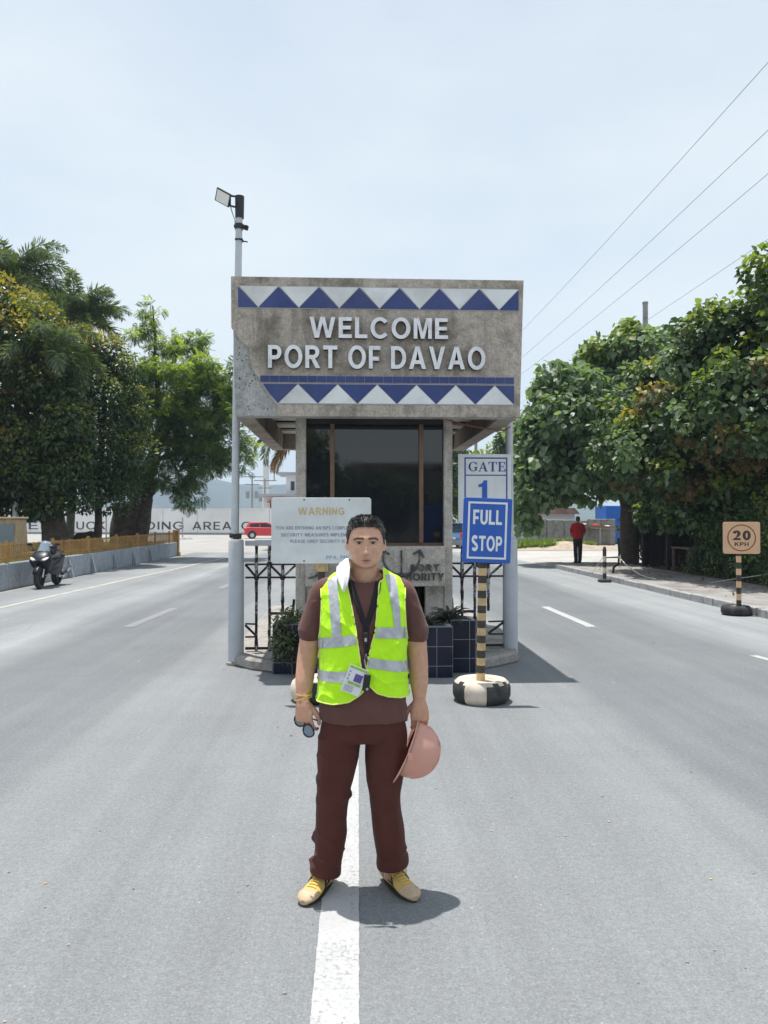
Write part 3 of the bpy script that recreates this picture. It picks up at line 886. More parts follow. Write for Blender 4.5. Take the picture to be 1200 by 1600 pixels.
mb = MB(); mb.span((-0.50, 11.72, 0.0), (1.10, 11.8, 3.0)); mb.build('rear_wall', M['dark_wall'], booth)
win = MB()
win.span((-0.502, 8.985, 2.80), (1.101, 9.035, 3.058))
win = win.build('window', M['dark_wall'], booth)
mb = MB(); mb.span((-0.502, 8.985, 1.379), (1.101, 9.035, 1.41)); mb.build('sill', M['frame'], win)
for xm in (-0.225, 0.815):
    mb = MB(); mb.span((xm, 8.955, 1.4105), (xm + 0.050, 9.03, 2.799)); mb.build('mullion', M['frame'], win, bevel=0.004)
for xa, xb in ((-0.502, -0.226), (-0.174, 0.814), (0.866, 1.101)):
    mb = MB(); mb.span((xa, 9.0, 1.411), (xb, 9.012, 2.799)); mb.build('pane', M['glass'], win)
# old metal letters, an anchor and a small crest on the sill panel
letters('letter', 'PORT', (0.70, 1.03, 1.095, 1.170), 8.7985, 0.025, M['letter_dark'], sill, 0.02, 1.2)
letters('letter', 'AUTHORITY', (0.40, 1.085, 0.985, 1.070), 8.7985, 0.025, M['letter_dark'], sill, 0.02, 1.1)
mb = MB()
arc = [(0.595 + 0.215 * math.sin(t), 8.785, 1.285 - 0.245 * math.cos(t)) for t in np.linspace(-1.35, 1.35, 15)]
mb.tube(arc, [0.010 + 0.008 * math.sin(PI * i / 14) for i in range(15)], 7)
for sx in (-1, 1):
    ex, ez = 0.595 + sx * 0.212, 1.235
    mb.bar((ex, 8.785, ez + 0.10), (ex - sx * 0.075, 8.785, ez + 0.05), 0.014, 0.022)
    mb.bar((ex, 8.785, ez + 0.10), (ex + sx * 0.045, 8.785, ez + 0.01), 0.014, 0.022)
    mb.bar((ex, 8.785, ez + 0.11), (ex - sx * 0.01, 8.785, ez), 0.012, 0.02)
mb.bar((0.595, 8.785, 1.04), (0.595, 8.785, 1.335), 0.018, 0.022)
mb.build('anchor', M['letter_dark'], sill)
mb = MB(); mb.span((-0.385, 8.778, 1.085), (-0.24, 8.7985, 1.225)); crest = mb.build('crest', M['amber_paint'], sill, bevel=0.01)
mb = MB(); mb.span((-0.345, 8.768, 1.10), (-0.28, 8.7775, 1.215)); mb.build('crest_shield', M['sign_blue'], sill)
mb = MB(); mb.tube([(-0.46 + 0.13 * t, 8.785, 1.02 + 0.06 * t * t) for t in np.linspace(0, 1, 7)], 0.014, 6); mb.build('crest_scroll', M['letter_dark'], sill)
mb = MB()
mb.tube([(1.05, 8.72, 2.84), (1.25, 8.78, 2.80), (1.45, 8.86, 2.765), (1.7, 9.0, 2.745), (1.86, 9.12, 2.75), (1.93, 9.12, 2.80)], 0.007, 6)
mb.build('wire', M['red_wire'], booth)

# ------------------------------------------------------------------ island, posts, iron fences
isl = [(-1.43, 9.16), (-1.36, 8.98), (-1.10, 8.66), (-0.80, 8.47), (1.36, 8.47), (1.72, 8.74), (2.0, 9.02), (2.07, 9.4), (2.07, 14.0), (-1.43, 14.0)]
tag(slab('traffic_island', isl, -0.01, 0.13, M['island']), kind='structure').modifiers.new('bevel', 'BEVEL').width = 0.03

def gate_post(x, y, label, z0):
    t = thing('gate_post', label, 'post', (x, y, z0), 0, 'grey posts either side of the booth')
    mb = MB(); mb.lathe([(0.0, z0 - 0.02), (0.092, z0 - 0.02), (0.09, 0.8), (0.088, 1.43), (0.08, 1.45), (0.0, 1.452)], (x, y, 0), 28)
    mb.build('shaft', M['grey_paint'], t, smooth=True)
    mb = MB(); mb.lathe([(0.094, z0), (0.112, z0 + 0.004), (0.11, z0 + 0.03), (0.094, z0 + 0.045)], (x, y, 0), 28)
    mb.build('base_collar', M['island'], t, smooth=True)
gate_post(-1.318, 9.02, 'pale grey steel post left of the booth carrying the tall floodlight pole', 0.0)
gate_post(1.955, 9.28, 'pale grey steel post right of the booth behind the FULL STOP sign', 0.0)

lp = thing('floodlight_pole', 'tall thin grey pole with a small square floodlight beside the booth canopy', 'light pole', (-1.345, 9.10, 1.45))
mb = MB(); mb.tube([(-1.345, 9.10, 1.452), (-1.330, 9.10, 3.3), (-1.300, 9.10, 5.46)], [0.047, 0.043, 0.040], 16); mb.build('pole', M['galv'], lp, smooth=True)
mb = MB(); mb.tube([(-1.298, 9.10, 5.24), (-1.297, 9.10, 5.50)], [0.052, 0.055], 14); mb.build('pole_cap', M['black'], lp, smooth=True)
mb = MB(); mb.tube([(-1.302, 9.10, 5.11), (-1.302, 9.10, 5.17)], 0.053, 14); mb.bar((-1.36, 9.08, 5.14), (-1.24, 9.08, 5.14), 0.03); mb.build('clamp', M['black'], lp)
mb = MB()
mb.bar((-1.33, 9.07, 5.485), (-1.44, 9.05, 5.49), 0.018); mb.bar((-1.33, 9.07, 5.36), (-1.42, 9.05, 5.37), 0.018); mb.bar((-1.40, 9.05, 5.365), (-1.40, 9.05, 5.49), 0.018)
mb.build('bracket', M['black'], lp)
rot = Matrix.Rotation(R(28), 3, 'Y') @ Matrix.Rotation(R(-38), 3, 'X')
fc = Vector((-1.475, 9.0, 5.445))
mb = MB(); mb.box(fc, (0.185, 0.175, 0.020), rot); mb.box(fc + rot @ Vector((0, 0, 0.016)), (0.12, 0.11, 0.012), rot); fl = mb.build('floodlight', M['black'], lp, bevel=0.006)
mb = MB(); mb.box(fc + rot @ Vector((0, 0, -0.0115)), (0.155, 0.145, 0.004), rot); mb.build('lens', M['lamp_glass'], fl)
mb = MB(); mb.tube([(-1.40, 9.05, 5.37), (-1.37, 9.04, 5.27), (-1.345, 9.06, 5.20), (-1.345, 9.07, 5.14)], 0.006, 6); mb.build('cable', M['cable'], lp)
mb = MB(); mb.bar((-1.26, 9.09, 4.97), (-1.20, 9.08, 4.955), 0.012); mb.bar((-1.235, 9.09, 5.13), (-1.2, 9.08, 5.12), 0.045, 0.05); mb.bar((-1.30, 9.05, 4.98), (-1.30, 9.15, 4.98), 0.09, 0.015); mb.build('antenna_clip', M['rust'], lp)
mb = MB(); mb.tube([(-1.40, 9.08, 1.50), (-1.29, 9.07, 1.49)], 0.03, 8); mb.box((-1.31, 9.05, 1.487), (0.09, 0.08, 0.06)); mb.build('base_clamp', M['rust'], lp)

pp = thing('pipe_pole', 'bare grey pipe pole rising from the right post to the booth canopy', 'pole', (1.955, 9.28, 1.45))
mb = MB(); mb.tube([(1.955, 9.28, 1.453), (1.945, 9.28, 2.9), (1.94, 9.28, 3.4)], 0.046, 16); mb.build('pole', M['galv'], pp, smooth=True)
mb = MB(); mb.lathe([(0.048, 1.453), (0.075, 1.453), (0.075, 1.47), (0.048, 1.475)], (1.955, 9.28, 0), 16); mb.build('flange', M['galv'], pp)

def iron_fence(label, x0, x1, yf, bars, mir):
    t = thing('iron_fence', label, 'fence', ((x0 + x1) / 2, yf, 0.13), 0, 'rusted iron fences beside the booth')
    mb = MB(); mb.span((x0, yf - 0.035, 1.375), (x1, yf + 0.035, 1.443)); mb.build('top_rail', M['grey_paint'], t, bevel=0.01)
    for z in (1.155, 1.0):
        mb = MB(); mb.bar((x0, yf, z), (x1, yf, z), 0.018, 0.022); mb.build('rail', M['rust'], t)
    # balusters with lumps of rust on them
    for i, x in enumerate(bars):
        bottom = 0.58 if i == 2 else 0.13
        pts, rad = [], []
        n = 22
        for k in range(n + 1):
            z = bottom + (1.374 - bottom) * k / n
            pts.append((x + random.uniform(-.003, .003), yf, z))
            rad.append(0.0165 + (random.uniform(0.002, 0.007) if (0.9 < z < 1.2 or random.random() < 0.35) else 0))
        mb = MB(); mb.tube(pts, rad, 8); mb.build('baluster', M['iron'], t)
    zz = [1.155, 1.0, 1.155, 1.0, 1.155]
    knots = [x0] + list(bars) + [x1]
    for i in range(len(knots) - 1):
        a, b = (knots[i], zz[i]), (knots[i + 1], zz[i + 1])
        mb = MB(); mb.bar((a[0], yf - 0.002, a[1]), (b[0], yf - 0.002, b[1]), 0.027, 0.026); mb.build('brace', M['iron'] if i % 2 else M['rust'], t)
    for i in range(1, len(knots) - 1):
        mb = MB(); mb.lathe([(0, -0.02), (0.033, -0.018), (0.036, 0.0), (0.033, 0.018), (0, 0.02)], (knots[i], yf, zz[i]), 10, (0, 1, 0)); mb.build('boss', M['rust'], t)
    A, B = (bars[1], bars[2]) if not mir else (bars[0], bars[1])
    e = x1 if not mir else x0
    mb = MB(); mb.bar((bars[1], yf, 0.575), (e - (0.05 if not mir else -0.05), yf, 0.575), 0.024, 0.03); mb.build('rail', M['rust'], t)
    o = x0 if not mir else x1
    b0 = bars[0] if not mir else bars[2]
    mb = MB(); mb.bar((o, yf, 0.455), (b0, yf, 0.45), 0.018); mb.build('rail', M['rust'], t)
    mb = MB(); mb.bar((o, yf, 0.30), (b0, yf, 0.30), 0.018); mb.build('rail', M['rust'], t)
    mb = MB(); mb.bar((o, yf - 0.003, 0.44), (b0, yf - 0.003, 0.31), 0.024); mb.build('brace', M['rust'], t)
    mb = MB(); mb.bar((x0, yf, 0.165), (x1, yf, 0.165), 0.022, 0.03); mb.build('rail', M['rust'], t)
    mb = MB(); mb.bar((e + (-0.045 if not mir else 0.045), yf, 0.55), (e + (-0.03 if not mir else 0.03), yf, 0.74), 0.03); mb.build('baluster', M['rust'], t)
iron_fence('rusted iron fence between the left grey post and the booth, behind the WARNING board', -1.228, -0.625, 9.14, (-1.097, -0.945, -0.79), False)
iron_fence('rusted iron fence between the booth and the right grey post, behind the FULL STOP sign', 1.204, 1.862, 9.24, (1.36, 1.515, 1.68), True)

# ------------------------------------------------------------------ tiled planters in front of the booth
def planter(name, label, x0, x1, y0, y1, h, first):
    t = thing(name, label, 'planter', ((x0 + x1) / 2, (y0 + y1) / 2, 0), 0, 'navy tiled planters at the booth')
    mb = MB()
    mb.span((x0, y0, 0.0), (x1, y0 + 0.06, h)); mb.span((x0, y1 - 0.06, 0.0), (x1, y1, h))
    mb.span((x0, y0 + 0.06, 0.0), (x0 + 0.06, y1 - 0.06, h)); mb.span((x1 - 0.06, y0 + 0.06, 0.0), (x1, y1 - 0.06, h))
    mb.build('walls', M['grout'], t)
    mb = MB(); mb.span((x0 + 0.061, y0 + 0.061, 0.02), (x1 - 0.061, y1 - 0.061, h - 0.05)); mb.build('soil', M['soil'], t)
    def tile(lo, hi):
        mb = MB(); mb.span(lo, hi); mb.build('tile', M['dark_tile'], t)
    s, gpt, th = 0.207, 0.0035, 0.006
    rows = [(h - s * (k + 1), h - s * k) for k in range(4)]
    x = first
    cols = []
    while x < x1:
        cols.append((max(x, x0), min(x + s, x1)))
        x += s
    for za, zb_ in rows:
        za = max(za, 0.0)
        if zb_ - za < 0.02: continue
        for xa, xb in cols:
            if xb - xa > 0.02:
                tile((xa + gpt, y0 - th, za + gpt), (xb - gpt, y0 - 0.0004, zb_ - gpt))
        y = y0
        while y < y1 - 0.02:
            yb = min(y + s, y1)
            tile((x0 - th, y + gpt, za + gpt), (x0 - 0.0004, yb - gpt, zb_ - gpt))
            tile((x1 + 0.0004, y + gpt, za + gpt), (x1 + th, yb - gpt, zb_ - gpt))
            y = yb
    for xa, xb in cols:
        if xb - xa > 0.02:
            mb = MB(); mb.span((xa + gpt, y0 - th, h + 0.0004), (xb - gpt, y0 + 0.06, h + th)); mb.build('rim_tile', M['plaque'], t)
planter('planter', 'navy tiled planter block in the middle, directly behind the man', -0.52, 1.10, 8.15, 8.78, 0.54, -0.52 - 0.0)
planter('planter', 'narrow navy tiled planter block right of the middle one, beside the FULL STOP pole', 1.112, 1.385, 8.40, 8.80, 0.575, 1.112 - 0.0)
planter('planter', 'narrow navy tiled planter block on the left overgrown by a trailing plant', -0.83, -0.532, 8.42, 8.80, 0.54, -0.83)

def rosette(x, y, z, n, ln, label, mat):
    t = thing('spiky_plant', label, 'plant', (x, y, z), 0, 'spiky plants in the booth planters')
    for k in range(n):
        a = k * 2.399 + random.uniform(-.2, .2)
        tilt = 0.25 + 1.0 * (k / n)
        l = ln * random.uniform(0.75, 1.1)
        w = 0.026 * ln / 0.25
        vs, fs = [], []
        for i in range(6):
            s = i / 5
            b = tilt + s * s * 0.55
            rr = l * s * math.sin(min(b, 1.5)); zz = l * s * math.cos(min(b, 1.5))
            ww = w * (1 - s) ** 0.6 * (0.6 + 0.8 * s if s < 0.5 else 1.0)
            cx, cy = math.cos(a), math.sin(a)
            px_, py_ = -cy, cx
            c = Vector((x + cx * rr, y + cy * rr, z + zz))
            vs += [c + Vector((px_, py_, 0)) * ww + Vector((0, 0, ww * 0.5)), c - Vector((0, 0, ww * 0.2)), c - Vector((px_, py_, 0)) * ww + Vector((0, 0, ww * 0.5))]
        for i in range(5):
            for j in range(2):
                q = i * 3 + j
                fs.append((q, q + 1, q + 4, q + 3))
        mb = MB(); mb.add(vs, fs); mb.build('leaf', mat, t, smooth=True)
M['spiky'] = simple('dull dark green spiky leaf', (0.050, 0.062, 0.045), 0.5, 0.35, 12)
M['spiky2'] = simple('brownish green spiky leaf', (0.085, 0.080, 0.055), 0.55, 0.35, 12)
rosette(1.12, 8.55, 0.52, 36, 0.30, 'larger dark spiky rosette plant at the right end of the planter', M['spiky'])
rosette(0.84, 8.42, 0.49, 30, 0.26, 'spiky rosette plant beside the standing man right sleeve side of planter', M['spiky2'])
rosette(0.60, 8.50, 0.49, 26, 0.24, 'small spiky rosette plant furthest left in the planter, partly behind the man', M['spiky'])

# ------------------------------------------------------------------ signs on tyres
def tyre_mb(mb, c, r_out, r_in, h, n=40, mfun=None):
    prof = [(r_in, 0.012), (r_in + 0.03, 0.0), (r_out * 0.84, 0.0), (r_out * 0.94, h * 0.12), (r_out, h * 0.32), (r_out, h * 0.68), (r_out * 0.94, h * 0.88),
            (r_out * 0.84, h), (r_in + 0.03, h), (r_in, h - 0.012), (r_in, 0.012)]
    mb.lathe(prof, c, n, mfun=mfun)
def striped_pole(t, x, y, z0, z1, r, n, mats, name='pole', lean=0.0):
    d = (z1 - z0) / n
    for k in range(n):
        mb = MB()
        a, b = z0 + k * d, z0 + (k + 1) * d
        mb.tube([(x + lean * (a - z0), y, a + 0.0005), (x + lean * (b - z0), y, b - 0.0005)], r, 14)
        mb.build('pole_band', mats[k % 2], t, smooth=True)

def rounded(w, h, r, cx, cz, n=5):
    out = []
    for sx, sz, a0 in ((1, 1, 0), (-1, 1, 90), (-1, -1, 180), (1, -1, 270)):
        for k in range(n + 1):
            a = R(a0 + 90 * k / n)
            out.append((cx + sx * (w / 2 - r) + r * math.cos(a), cz + sz * (h / 2 - r) + r * math.sin(a)))
    return out

# FULL STOP
def tyre_paint(i, k, cream_side, dark_top):
    """0 cream, 1 black: black walls with cream patches, cream top with dark patches"""
    if i >= 6: return 1 if (k in dark_top and i == 6) else 0
    return 0 if k in cream_side else 1
fs = thing('stop_sign', 'blue FULL STOP sign on a black and ochre banded pole set in a tyre', 'sign', (1.23, 7.12, 0))
mb = MB(); tyre_mb(mb, (1.23, 7.12, 0), 0.268, 0.13, 0.20, 48, mfun=lambda i, k: tyre_paint(i, k, (30, 31, 32, 33, 34, 35, 16, 17, 18, 19, 20, 5, 6, 7, 8), (38, 39, 42, 43, 27, 28)))
mb.build('tyre', [M['cream_paint'], M['rubber']], fs, smooth=True)
mb = MB(); mb.lathe([(0, 0.188), (0.10, 0.19), (0.139, 0.182)], (1.23, 7.12, 0), 24); mb.build('concrete_plug', M['cream_paint'], fs)
striped_pole(fs, 1.222, 7.12, 0.19, 1.58, 0.041, 20, [M['amber_paint'], M['black_paint']], lean=0.017)
rotb = Matrix.Rotation(R(-1.2), 3, 'Y')
def tilt(mb, c, ang):
    rm = Matrix.Rotation(R(ang), 3, 'Y')
    mb.v = [tuple(rm @ (Vector(p) - Vector(c)) + Vector(c)) for p in mb.v]
    return mb
bc = (1.272, 7.05, 1.583)
mb = MB(); mb.prism(rounded(0.452, 0.60, 0.02, bc[0], bc[2]), 7.05, 7.072); tilt(mb, bc, 2.0).build('board', M['sign_blue'], fs, bevel=0.004)
mb = MB()
for (cx, cz, w, h) in ((0, 0.255, 0.366, 0.018), (0, -0.255, 0.366, 0.018), (-0.174, 0, 0.018, 0.492), (0.174, 0, 0.018, 0.492)):
    mb.box((bc[0] + cx, 7.0485, bc[2] + cz), (w, 0.002, h))
tilt(mb, bc, 2.0).build('border', M['print_white'], fs)
for txt, z0, z1, xa, xb in (('FULL', 0.055, 0.19, -0.135, 0.135), ('STOP', -0.19, -0.05, -0.142, 0.142)):
    for v, fcs in text_geo(txt, bc[0] + xa, bc[0] + xb, bc[2] + z0, bc[2] + z1, 7.0495, 0.003, 0.034, 0.8):
        mb = MB(); mb.add(v, fcs); tilt(mb, bc, 2.0).build('letter', M['print_white'], fs)

# WARNING
wx, wy = -0.262, 7.22
ws = thing('warning_sign', 'white WARNING notice board on a post behind the man', 'sign', (wx, wy, 0))
mb = MB(); tyre_mb(mb, (wx - 0.02, wy, 0), 0.268, 0.13, 0.20, 48, mfun=lambda i, k: tyre_paint(i, k, (24, 25, 26, 27, 28, 29, 30, 31, 42, 43, 44, 8, 9, 10), (34, 35, 14, 15)))
mb.build('tyre', [M['cream_paint'], M['rubber']], ws, smooth=True)
mb = MB(); mb.lathe([(0, 0.185), (0.10, 0.188), (0.139, 0.18)], (wx - 0.02, wy, 0), 24); mb.build('concrete_plug', M['cream_paint'], ws)
striped_pole(ws, wx, wy, 0.19, 1.6, 0.035, 14, [M['amber_paint'], M['black_paint']])
mb = MB(); mb.prism(rounded(0.925, 0.612, 0.025, wx + 0.002, 1.582), 7.15, 7.17); mb.build('board', M['sign_white'], ws, bevel=0.003)
print_text('lettering', 'WARNING', (-0.475, -0.045, 1.728, 1.795), 7.1495, M['print_ochre'], ws, 0.03, 1.1)
print_text('lettering', 'YOU ARE ENTERING AN ISPS COMPLIANT PORT', (-0.680, 0.165, 1.592, 1.622), 7.1495, M['print_grey'], ws, 0.02, 1.05)
print_text('lettering', 'SECURITY MEASURES IMPLEMENTED', (-0.635, 0.105, 1.528, 1.558), 7.1495, M['print_grey'], ws, 0.02, 1.05)
print_text('lettering', 'PLEASE OBEY SECURITY RULES', (-0.550, 0.045, 1.468, 1.498), 7.1495, M['print_grey'], ws, 0.02, 1.05)
print_text('lettering', 'PPA, PMO', (-0.215, 0.02, 1.315, 1.350), 7.1495, M['print_pale'], ws, 0.018, 1.05)
mb = MB()
for x, z in ((-0.42, 1.868), (0.0, 1.868), (-0.42, 1.30)):
    mb.lathe([(0, 0.004), (0.006, 0.003), (0.008, 0)], (x, 7.15, z), 8, (0, -1, 0))
mb.build('bolts', M['rust'], ws)

# GATE 1
gs = thing('gate_sign', 'white GATE 1 sign with blue border fixed to the right grey pole', 'sign', (1.60, 8.99, 1.66))
gx, gz = 1.592, 2.057
mb = MB(); mb.prism(rounded(0.628, 0.80, 0.012, gx, gz), 8.985, 9.005); mb.build('board', M['sign_white'], gs, bevel=0.003)
mb = MB()
for (cx, cz, w, h) in ((0.015, 0.352, 0.51, 0.016), (0.015, -0.352, 0.51, 0.016), (-0.232, 0, 0.016, 0.688), (0.262, 0, 0.016, 0.688), (0.015, 0.150, 0.478, 0.013)):
    mb.box((gx + cx, 8.9835, gz + cz), (w, 0.002, h))
mb.build('border', M['print_blue'], gs)
mb = MB()
def poly(p, cx, cz, s):
    mb.prism([(cx + x * s, cz + z * s) for x, z in p], 8.9805, 8.9845)
H_ = 0.112
def arcp(cx, cz, r0, r1, a0, a1, n=14):
    o = [(cx + r0 * math.cos(R(a0 + (a1 - a0) * k / n)), cz + r0 * math.sin(R(a0 + (a1 - a0) * k / n))) for k in range(n + 1)]
    i = [(cx + r1[0] * math.cos(R(a1 + (a0 - a1) * k / n)), cz + r1[1] * math.sin(R(a1 + (a0 - a1) * k / n))) for k in range(n + 1)]
    return o + i
gl = gx - 0.192
gzb = gz + 0.195
poly(arcp(0.5, 0.5, 0.5, (0.30, 0.44), 42, 318), gl, gzb, H_)                       # G
poly([(0.70, 0.10), (0.88, 0.10), (0.88, 0.42), (0.70, 0.42)], gl, gzb, H_)
poly([(0.58, 0.40), (1.0, 0.40), (1.0, 0.46), (0.58, 0.46)], gl, gzb, H_)
poly([(0.83, 0.66), (0.88, 0.66), (0.88, 1.0), (0.83, 0.92)], gl, gzb, H_)
ga = gl + 0.122                                                                     # A
poly([(0.02, 0), (0.10, 0), (0.50, 0.90), (0.46, 1.0)], ga, gzb, H_)
poly([(0.66, 0), (0.88, 0), (0.52, 1.0), (0.42, 0.92)], ga, gzb, H_)
poly([(0.22, 0.30), (0.70, 0.30), (0.68, 0.36), (0.24, 0.36)], ga, gzb, H_)
poly([(-0.06, 0), (0.24, 0), (0.24, 0.05), (-0.06, 0.05)], ga, gzb - 0.0003, H_)
poly([(0.58, 0), (0.98, 0), (0.98, 0.05), (0.58, 0.05)], ga, gzb - 0.0003, H_)
gt = ga + 0.116                                                                     # T
poly([(0.34, 0), (0.54, 0), (0.54, 0.95), (0.34, 0.95)], gt, gzb, H_)
poly([(0.0, 0.94), (0.88, 0.94), (0.88, 1.0), (0.0, 1.0)], gt, gzb, H_)
poly([(0.0, 0.72), (0.05, 0.72), (0.10, 0.94), (0.0, 0.94)], gt, gzb, H_)
poly([(0.88, 0.72), (0.83, 0.72), (0.78, 0.94), (0.88, 0.94)], gt, gzb, H_)
poly([(0.24, 0), (0.64, 0), (0.64, 0.05), (0.24, 0.05)], gt, gzb - 0.0003, H_)
ge = gt + 0.112                                                                     # E
poly([(0.10, 0), (0.29, 0), (0.29, 1.0), (0.10, 1.0)], ge, gzb, H_)
poly([(0.0, 0.0), (0.80, 0.0), (0.80, 0.06), (0.0, 0.06)], ge, gzb - 0.0003, H_)
poly([(0.0, 0.94), (0.76, 0.94), (0.76, 1.0), (0.0, 1.0)], ge, gzb + 0.0003, H_)
poly([(0.28, 0.48), (0.58, 0.48), (0.58, 0.54), (0.28, 0.54)], ge, gzb, H_)
poly([(0.76, 0.72), (0.71, 0.72), (0.64, 0.94), (0.76, 0.94)], ge, gzb, H_)
poly([(0.80, 0.30), (0.75, 0.30), (0.66, 0.06), (0.80, 0.06)], ge, gzb, H_)
poly([(0.58, 0.38), (0.54, 0.38), (0.54, 0.64), (0.58, 0.64)], ge, gzb, H_)
mb.build('lettering', M['print_blue'], gs)
mb = MB()
mb.prism([(gx - 0.01 + a * 0.36, gz - 0.27 + b * 0.36) for a, b in ((-0.06, 0.0), (0.11, 0.0), (0.11, 1.0), (0.0, 1.0), (-0.06, 0.9), (-0.18, 0.86), (-0.18, 0.78), (-0.06, 0.78))], 8.9805, 8.9845)
mb.prism([(gx - 0.01 + a * 0.36, gz - 0.2705 + b * 0.36) for a, b in ((-0.2, 0.0), (-0.0605, 0.0), (-0.0605, 0.07), (-0.2, 0.07))], 8.9805, 8.9845)
mb.prism([(gx - 0.01 + a * 0.36, gz - 0.2705 + b * 0.36) for a, b in ((0.1105, 0.0), (0.25, 0.0), (0.25, 0.07), (0.1105, 0.07))], 8.9805, 8.9845)
mb.build('numeral', M['sign_blue'], gs)
mb = MB()
for z in (1.75, 2.36):
    mb.bar((1.75, 9.02, z), (1.95, 9.235, z), 0.02, 0.03)
mb.build('bracket', M['galv'], gs)

# 20 KPH
kx, ky = 6.83, 13.3
k2 = thing('speed_sign', 'peach coloured 20 KPH sign on a banded pole standing by the right kerb', 'sign', (kx, ky, 0))
mb = MB(); tyre_mb(mb, (kx, ky, 0), 0.252, 0.13, 0.17, 40); mb.build('tyre', M['rubber'], k2, smooth=True)
mb = MB(); mb.lathe([(0, 0.15), (0.139, 0.15)], (kx, ky, 0), 24); mb.build('concrete_plug', M['kerb'], k2)
striped_pole(k2, kx + 0.05, ky, 0.15, 1.15, 0.042, 9, [M['black_paint'], M['sign_orange']])
cx_, cz_ = kx + 0.085, 1.362
rk = Matrix.Rotation(R(-14), 3, 'Z')
def turn(mb):
    c = Vector((cx_, ky, 0))
    mb.v = [tuple(rk @ (Vector(p) - c) + c) for p in mb.v]
    return mb
mb = MB(); mb.prism(rounded(0.61, 0.56, 0.035, cx_, cz_), ky - 0.075, ky - 0.05); turn(mb).build('board', M['sign_orange'], k2, bevel=0.004)
mb = MB(); mb.lathe([(0.218, 0.0), (0.218, 0.003), (0.236, 0.003), (0.236, 0.0)], (cx_, ky - 0.075, cz_), 48, (0, -1, 0)); turn(mb).build('ring', M['print_redbrown'], k2)
for txt, a, b, c, d, bo in (('20', -0.15, 0.15, -0.04, 0.13, 0.05), ('KPH', -0.115, 0.115, -0.145, -0.075, 0.02)):
    for v, fcs in text_geo(txt, cx_ + a, cx_ + b, cz_ + c, cz_ + d, ky - 0.0755, 0.003, bo, 1.05):
        mb = MB(); mb.add(v, fcs); turn(mb).build('letter', M['print_brown'], k2)

# ------------------------------------------------------------------ foliage
LEAF = {
    'oval': (np.array([(0, 0, 0), (0.26, 0.45, 0.05), (0, 1, -0.06), (-0.26, 0.45, 0.05)], dtype=np.float32), [(0, 1, 2), (0, 2, 3)]),
    'broad': (np.array([(0, 0, 0), (0.34, 0.16, 0.05), (0.46, 0.42, 0.07), (0.27, 0.78, 0.02), (0, 1.05, -0.10), (-0.27, 0.78, 0.02), (-0.46, 0.42, 0.07), (-0.34, 0.16, 0.05), (0, 0.45, -0.02)], dtype=np.float32),
              [(0, 1, 8), (1, 2, 8), (2, 3, 8), (3, 4, 8), (4, 5, 8), (5, 6, 8), (6, 7, 8), (7, 0, 8)]),
    'slim': (np.array([(0, 0, 0), (0.11, 0.4, 0.02), (0, 1, -0.08), (-0.11, 0.4, 0.02)], dtype=np.float32), [(0, 1, 2), (0, 2, 3)]),
}
def _spray():
    v, f = [], []
    n = 8
    for i in range(n):
        y = 0.12 + 0.84 * i / n
        l = 0.30 * math.sin(PI * (0.18 + 0.75 * i / n)) + 0.05
        zz = -0.22 * (y ** 2)
        for s in (-1, 1):
            k = len(v)
            v += [(0, y, zz), (s * l * 0.55, y + 0.07, zz + 0.02), (s * l, y + 0.06, zz - 0.06), (s * l * 0.5, y - 0.02, zz)]
            f += [(k, k + 1, k + 2), (k, k + 2, k + 3)]
    return np.array(v, dtype=np.float32), f
LEAF['spray'] = _spray()

def leaf_frames(P, O, size, droop, up):
    """rows of matrices for leaves at P pointing along O (outward), hanging by droop, faces turned up by up"""
    n = len(P)
    D = O * 0.7 + rng.normal(0, 0.55, (n, 3))
    D[:, 2] -= droop
    D /= np.linalg.norm(D, axis=1, keepdims=True) + 1e-6
    N = O * 0.5 + rng.normal(0, 0.45, (n, 3))
    N[:, 2] += up
    N -= D * (N * D).sum(1, keepdims=True)
    N /= np.linalg.norm(N, axis=1, keepdims=True) + 1e-6
    X = np.cross(D, N)
    s = (size * rng.uniform(0.65, 1.25, n))[:, None]
    return X * s, D * s, N * s

def scatter(clumps):
    Ps, Os, Ms = [], [], []
    for c, r, n, mi in clumps:
        n = int(n)
        d = rng.normal(0, 1, (n, 3))
        d /= np.linalg.norm(d, axis=1, keepdims=True)
        rad = 0.35 + 0.70 * rng.random((n, 1)) ** 0.55
        Ps.append(np.array(c) + d * rad * np.array(r)); Os.append(d); Ms.append(np.full(n, mi))
    return np.concatenate(Ps), np.concatenate(Os), np.concatenate(Ms)

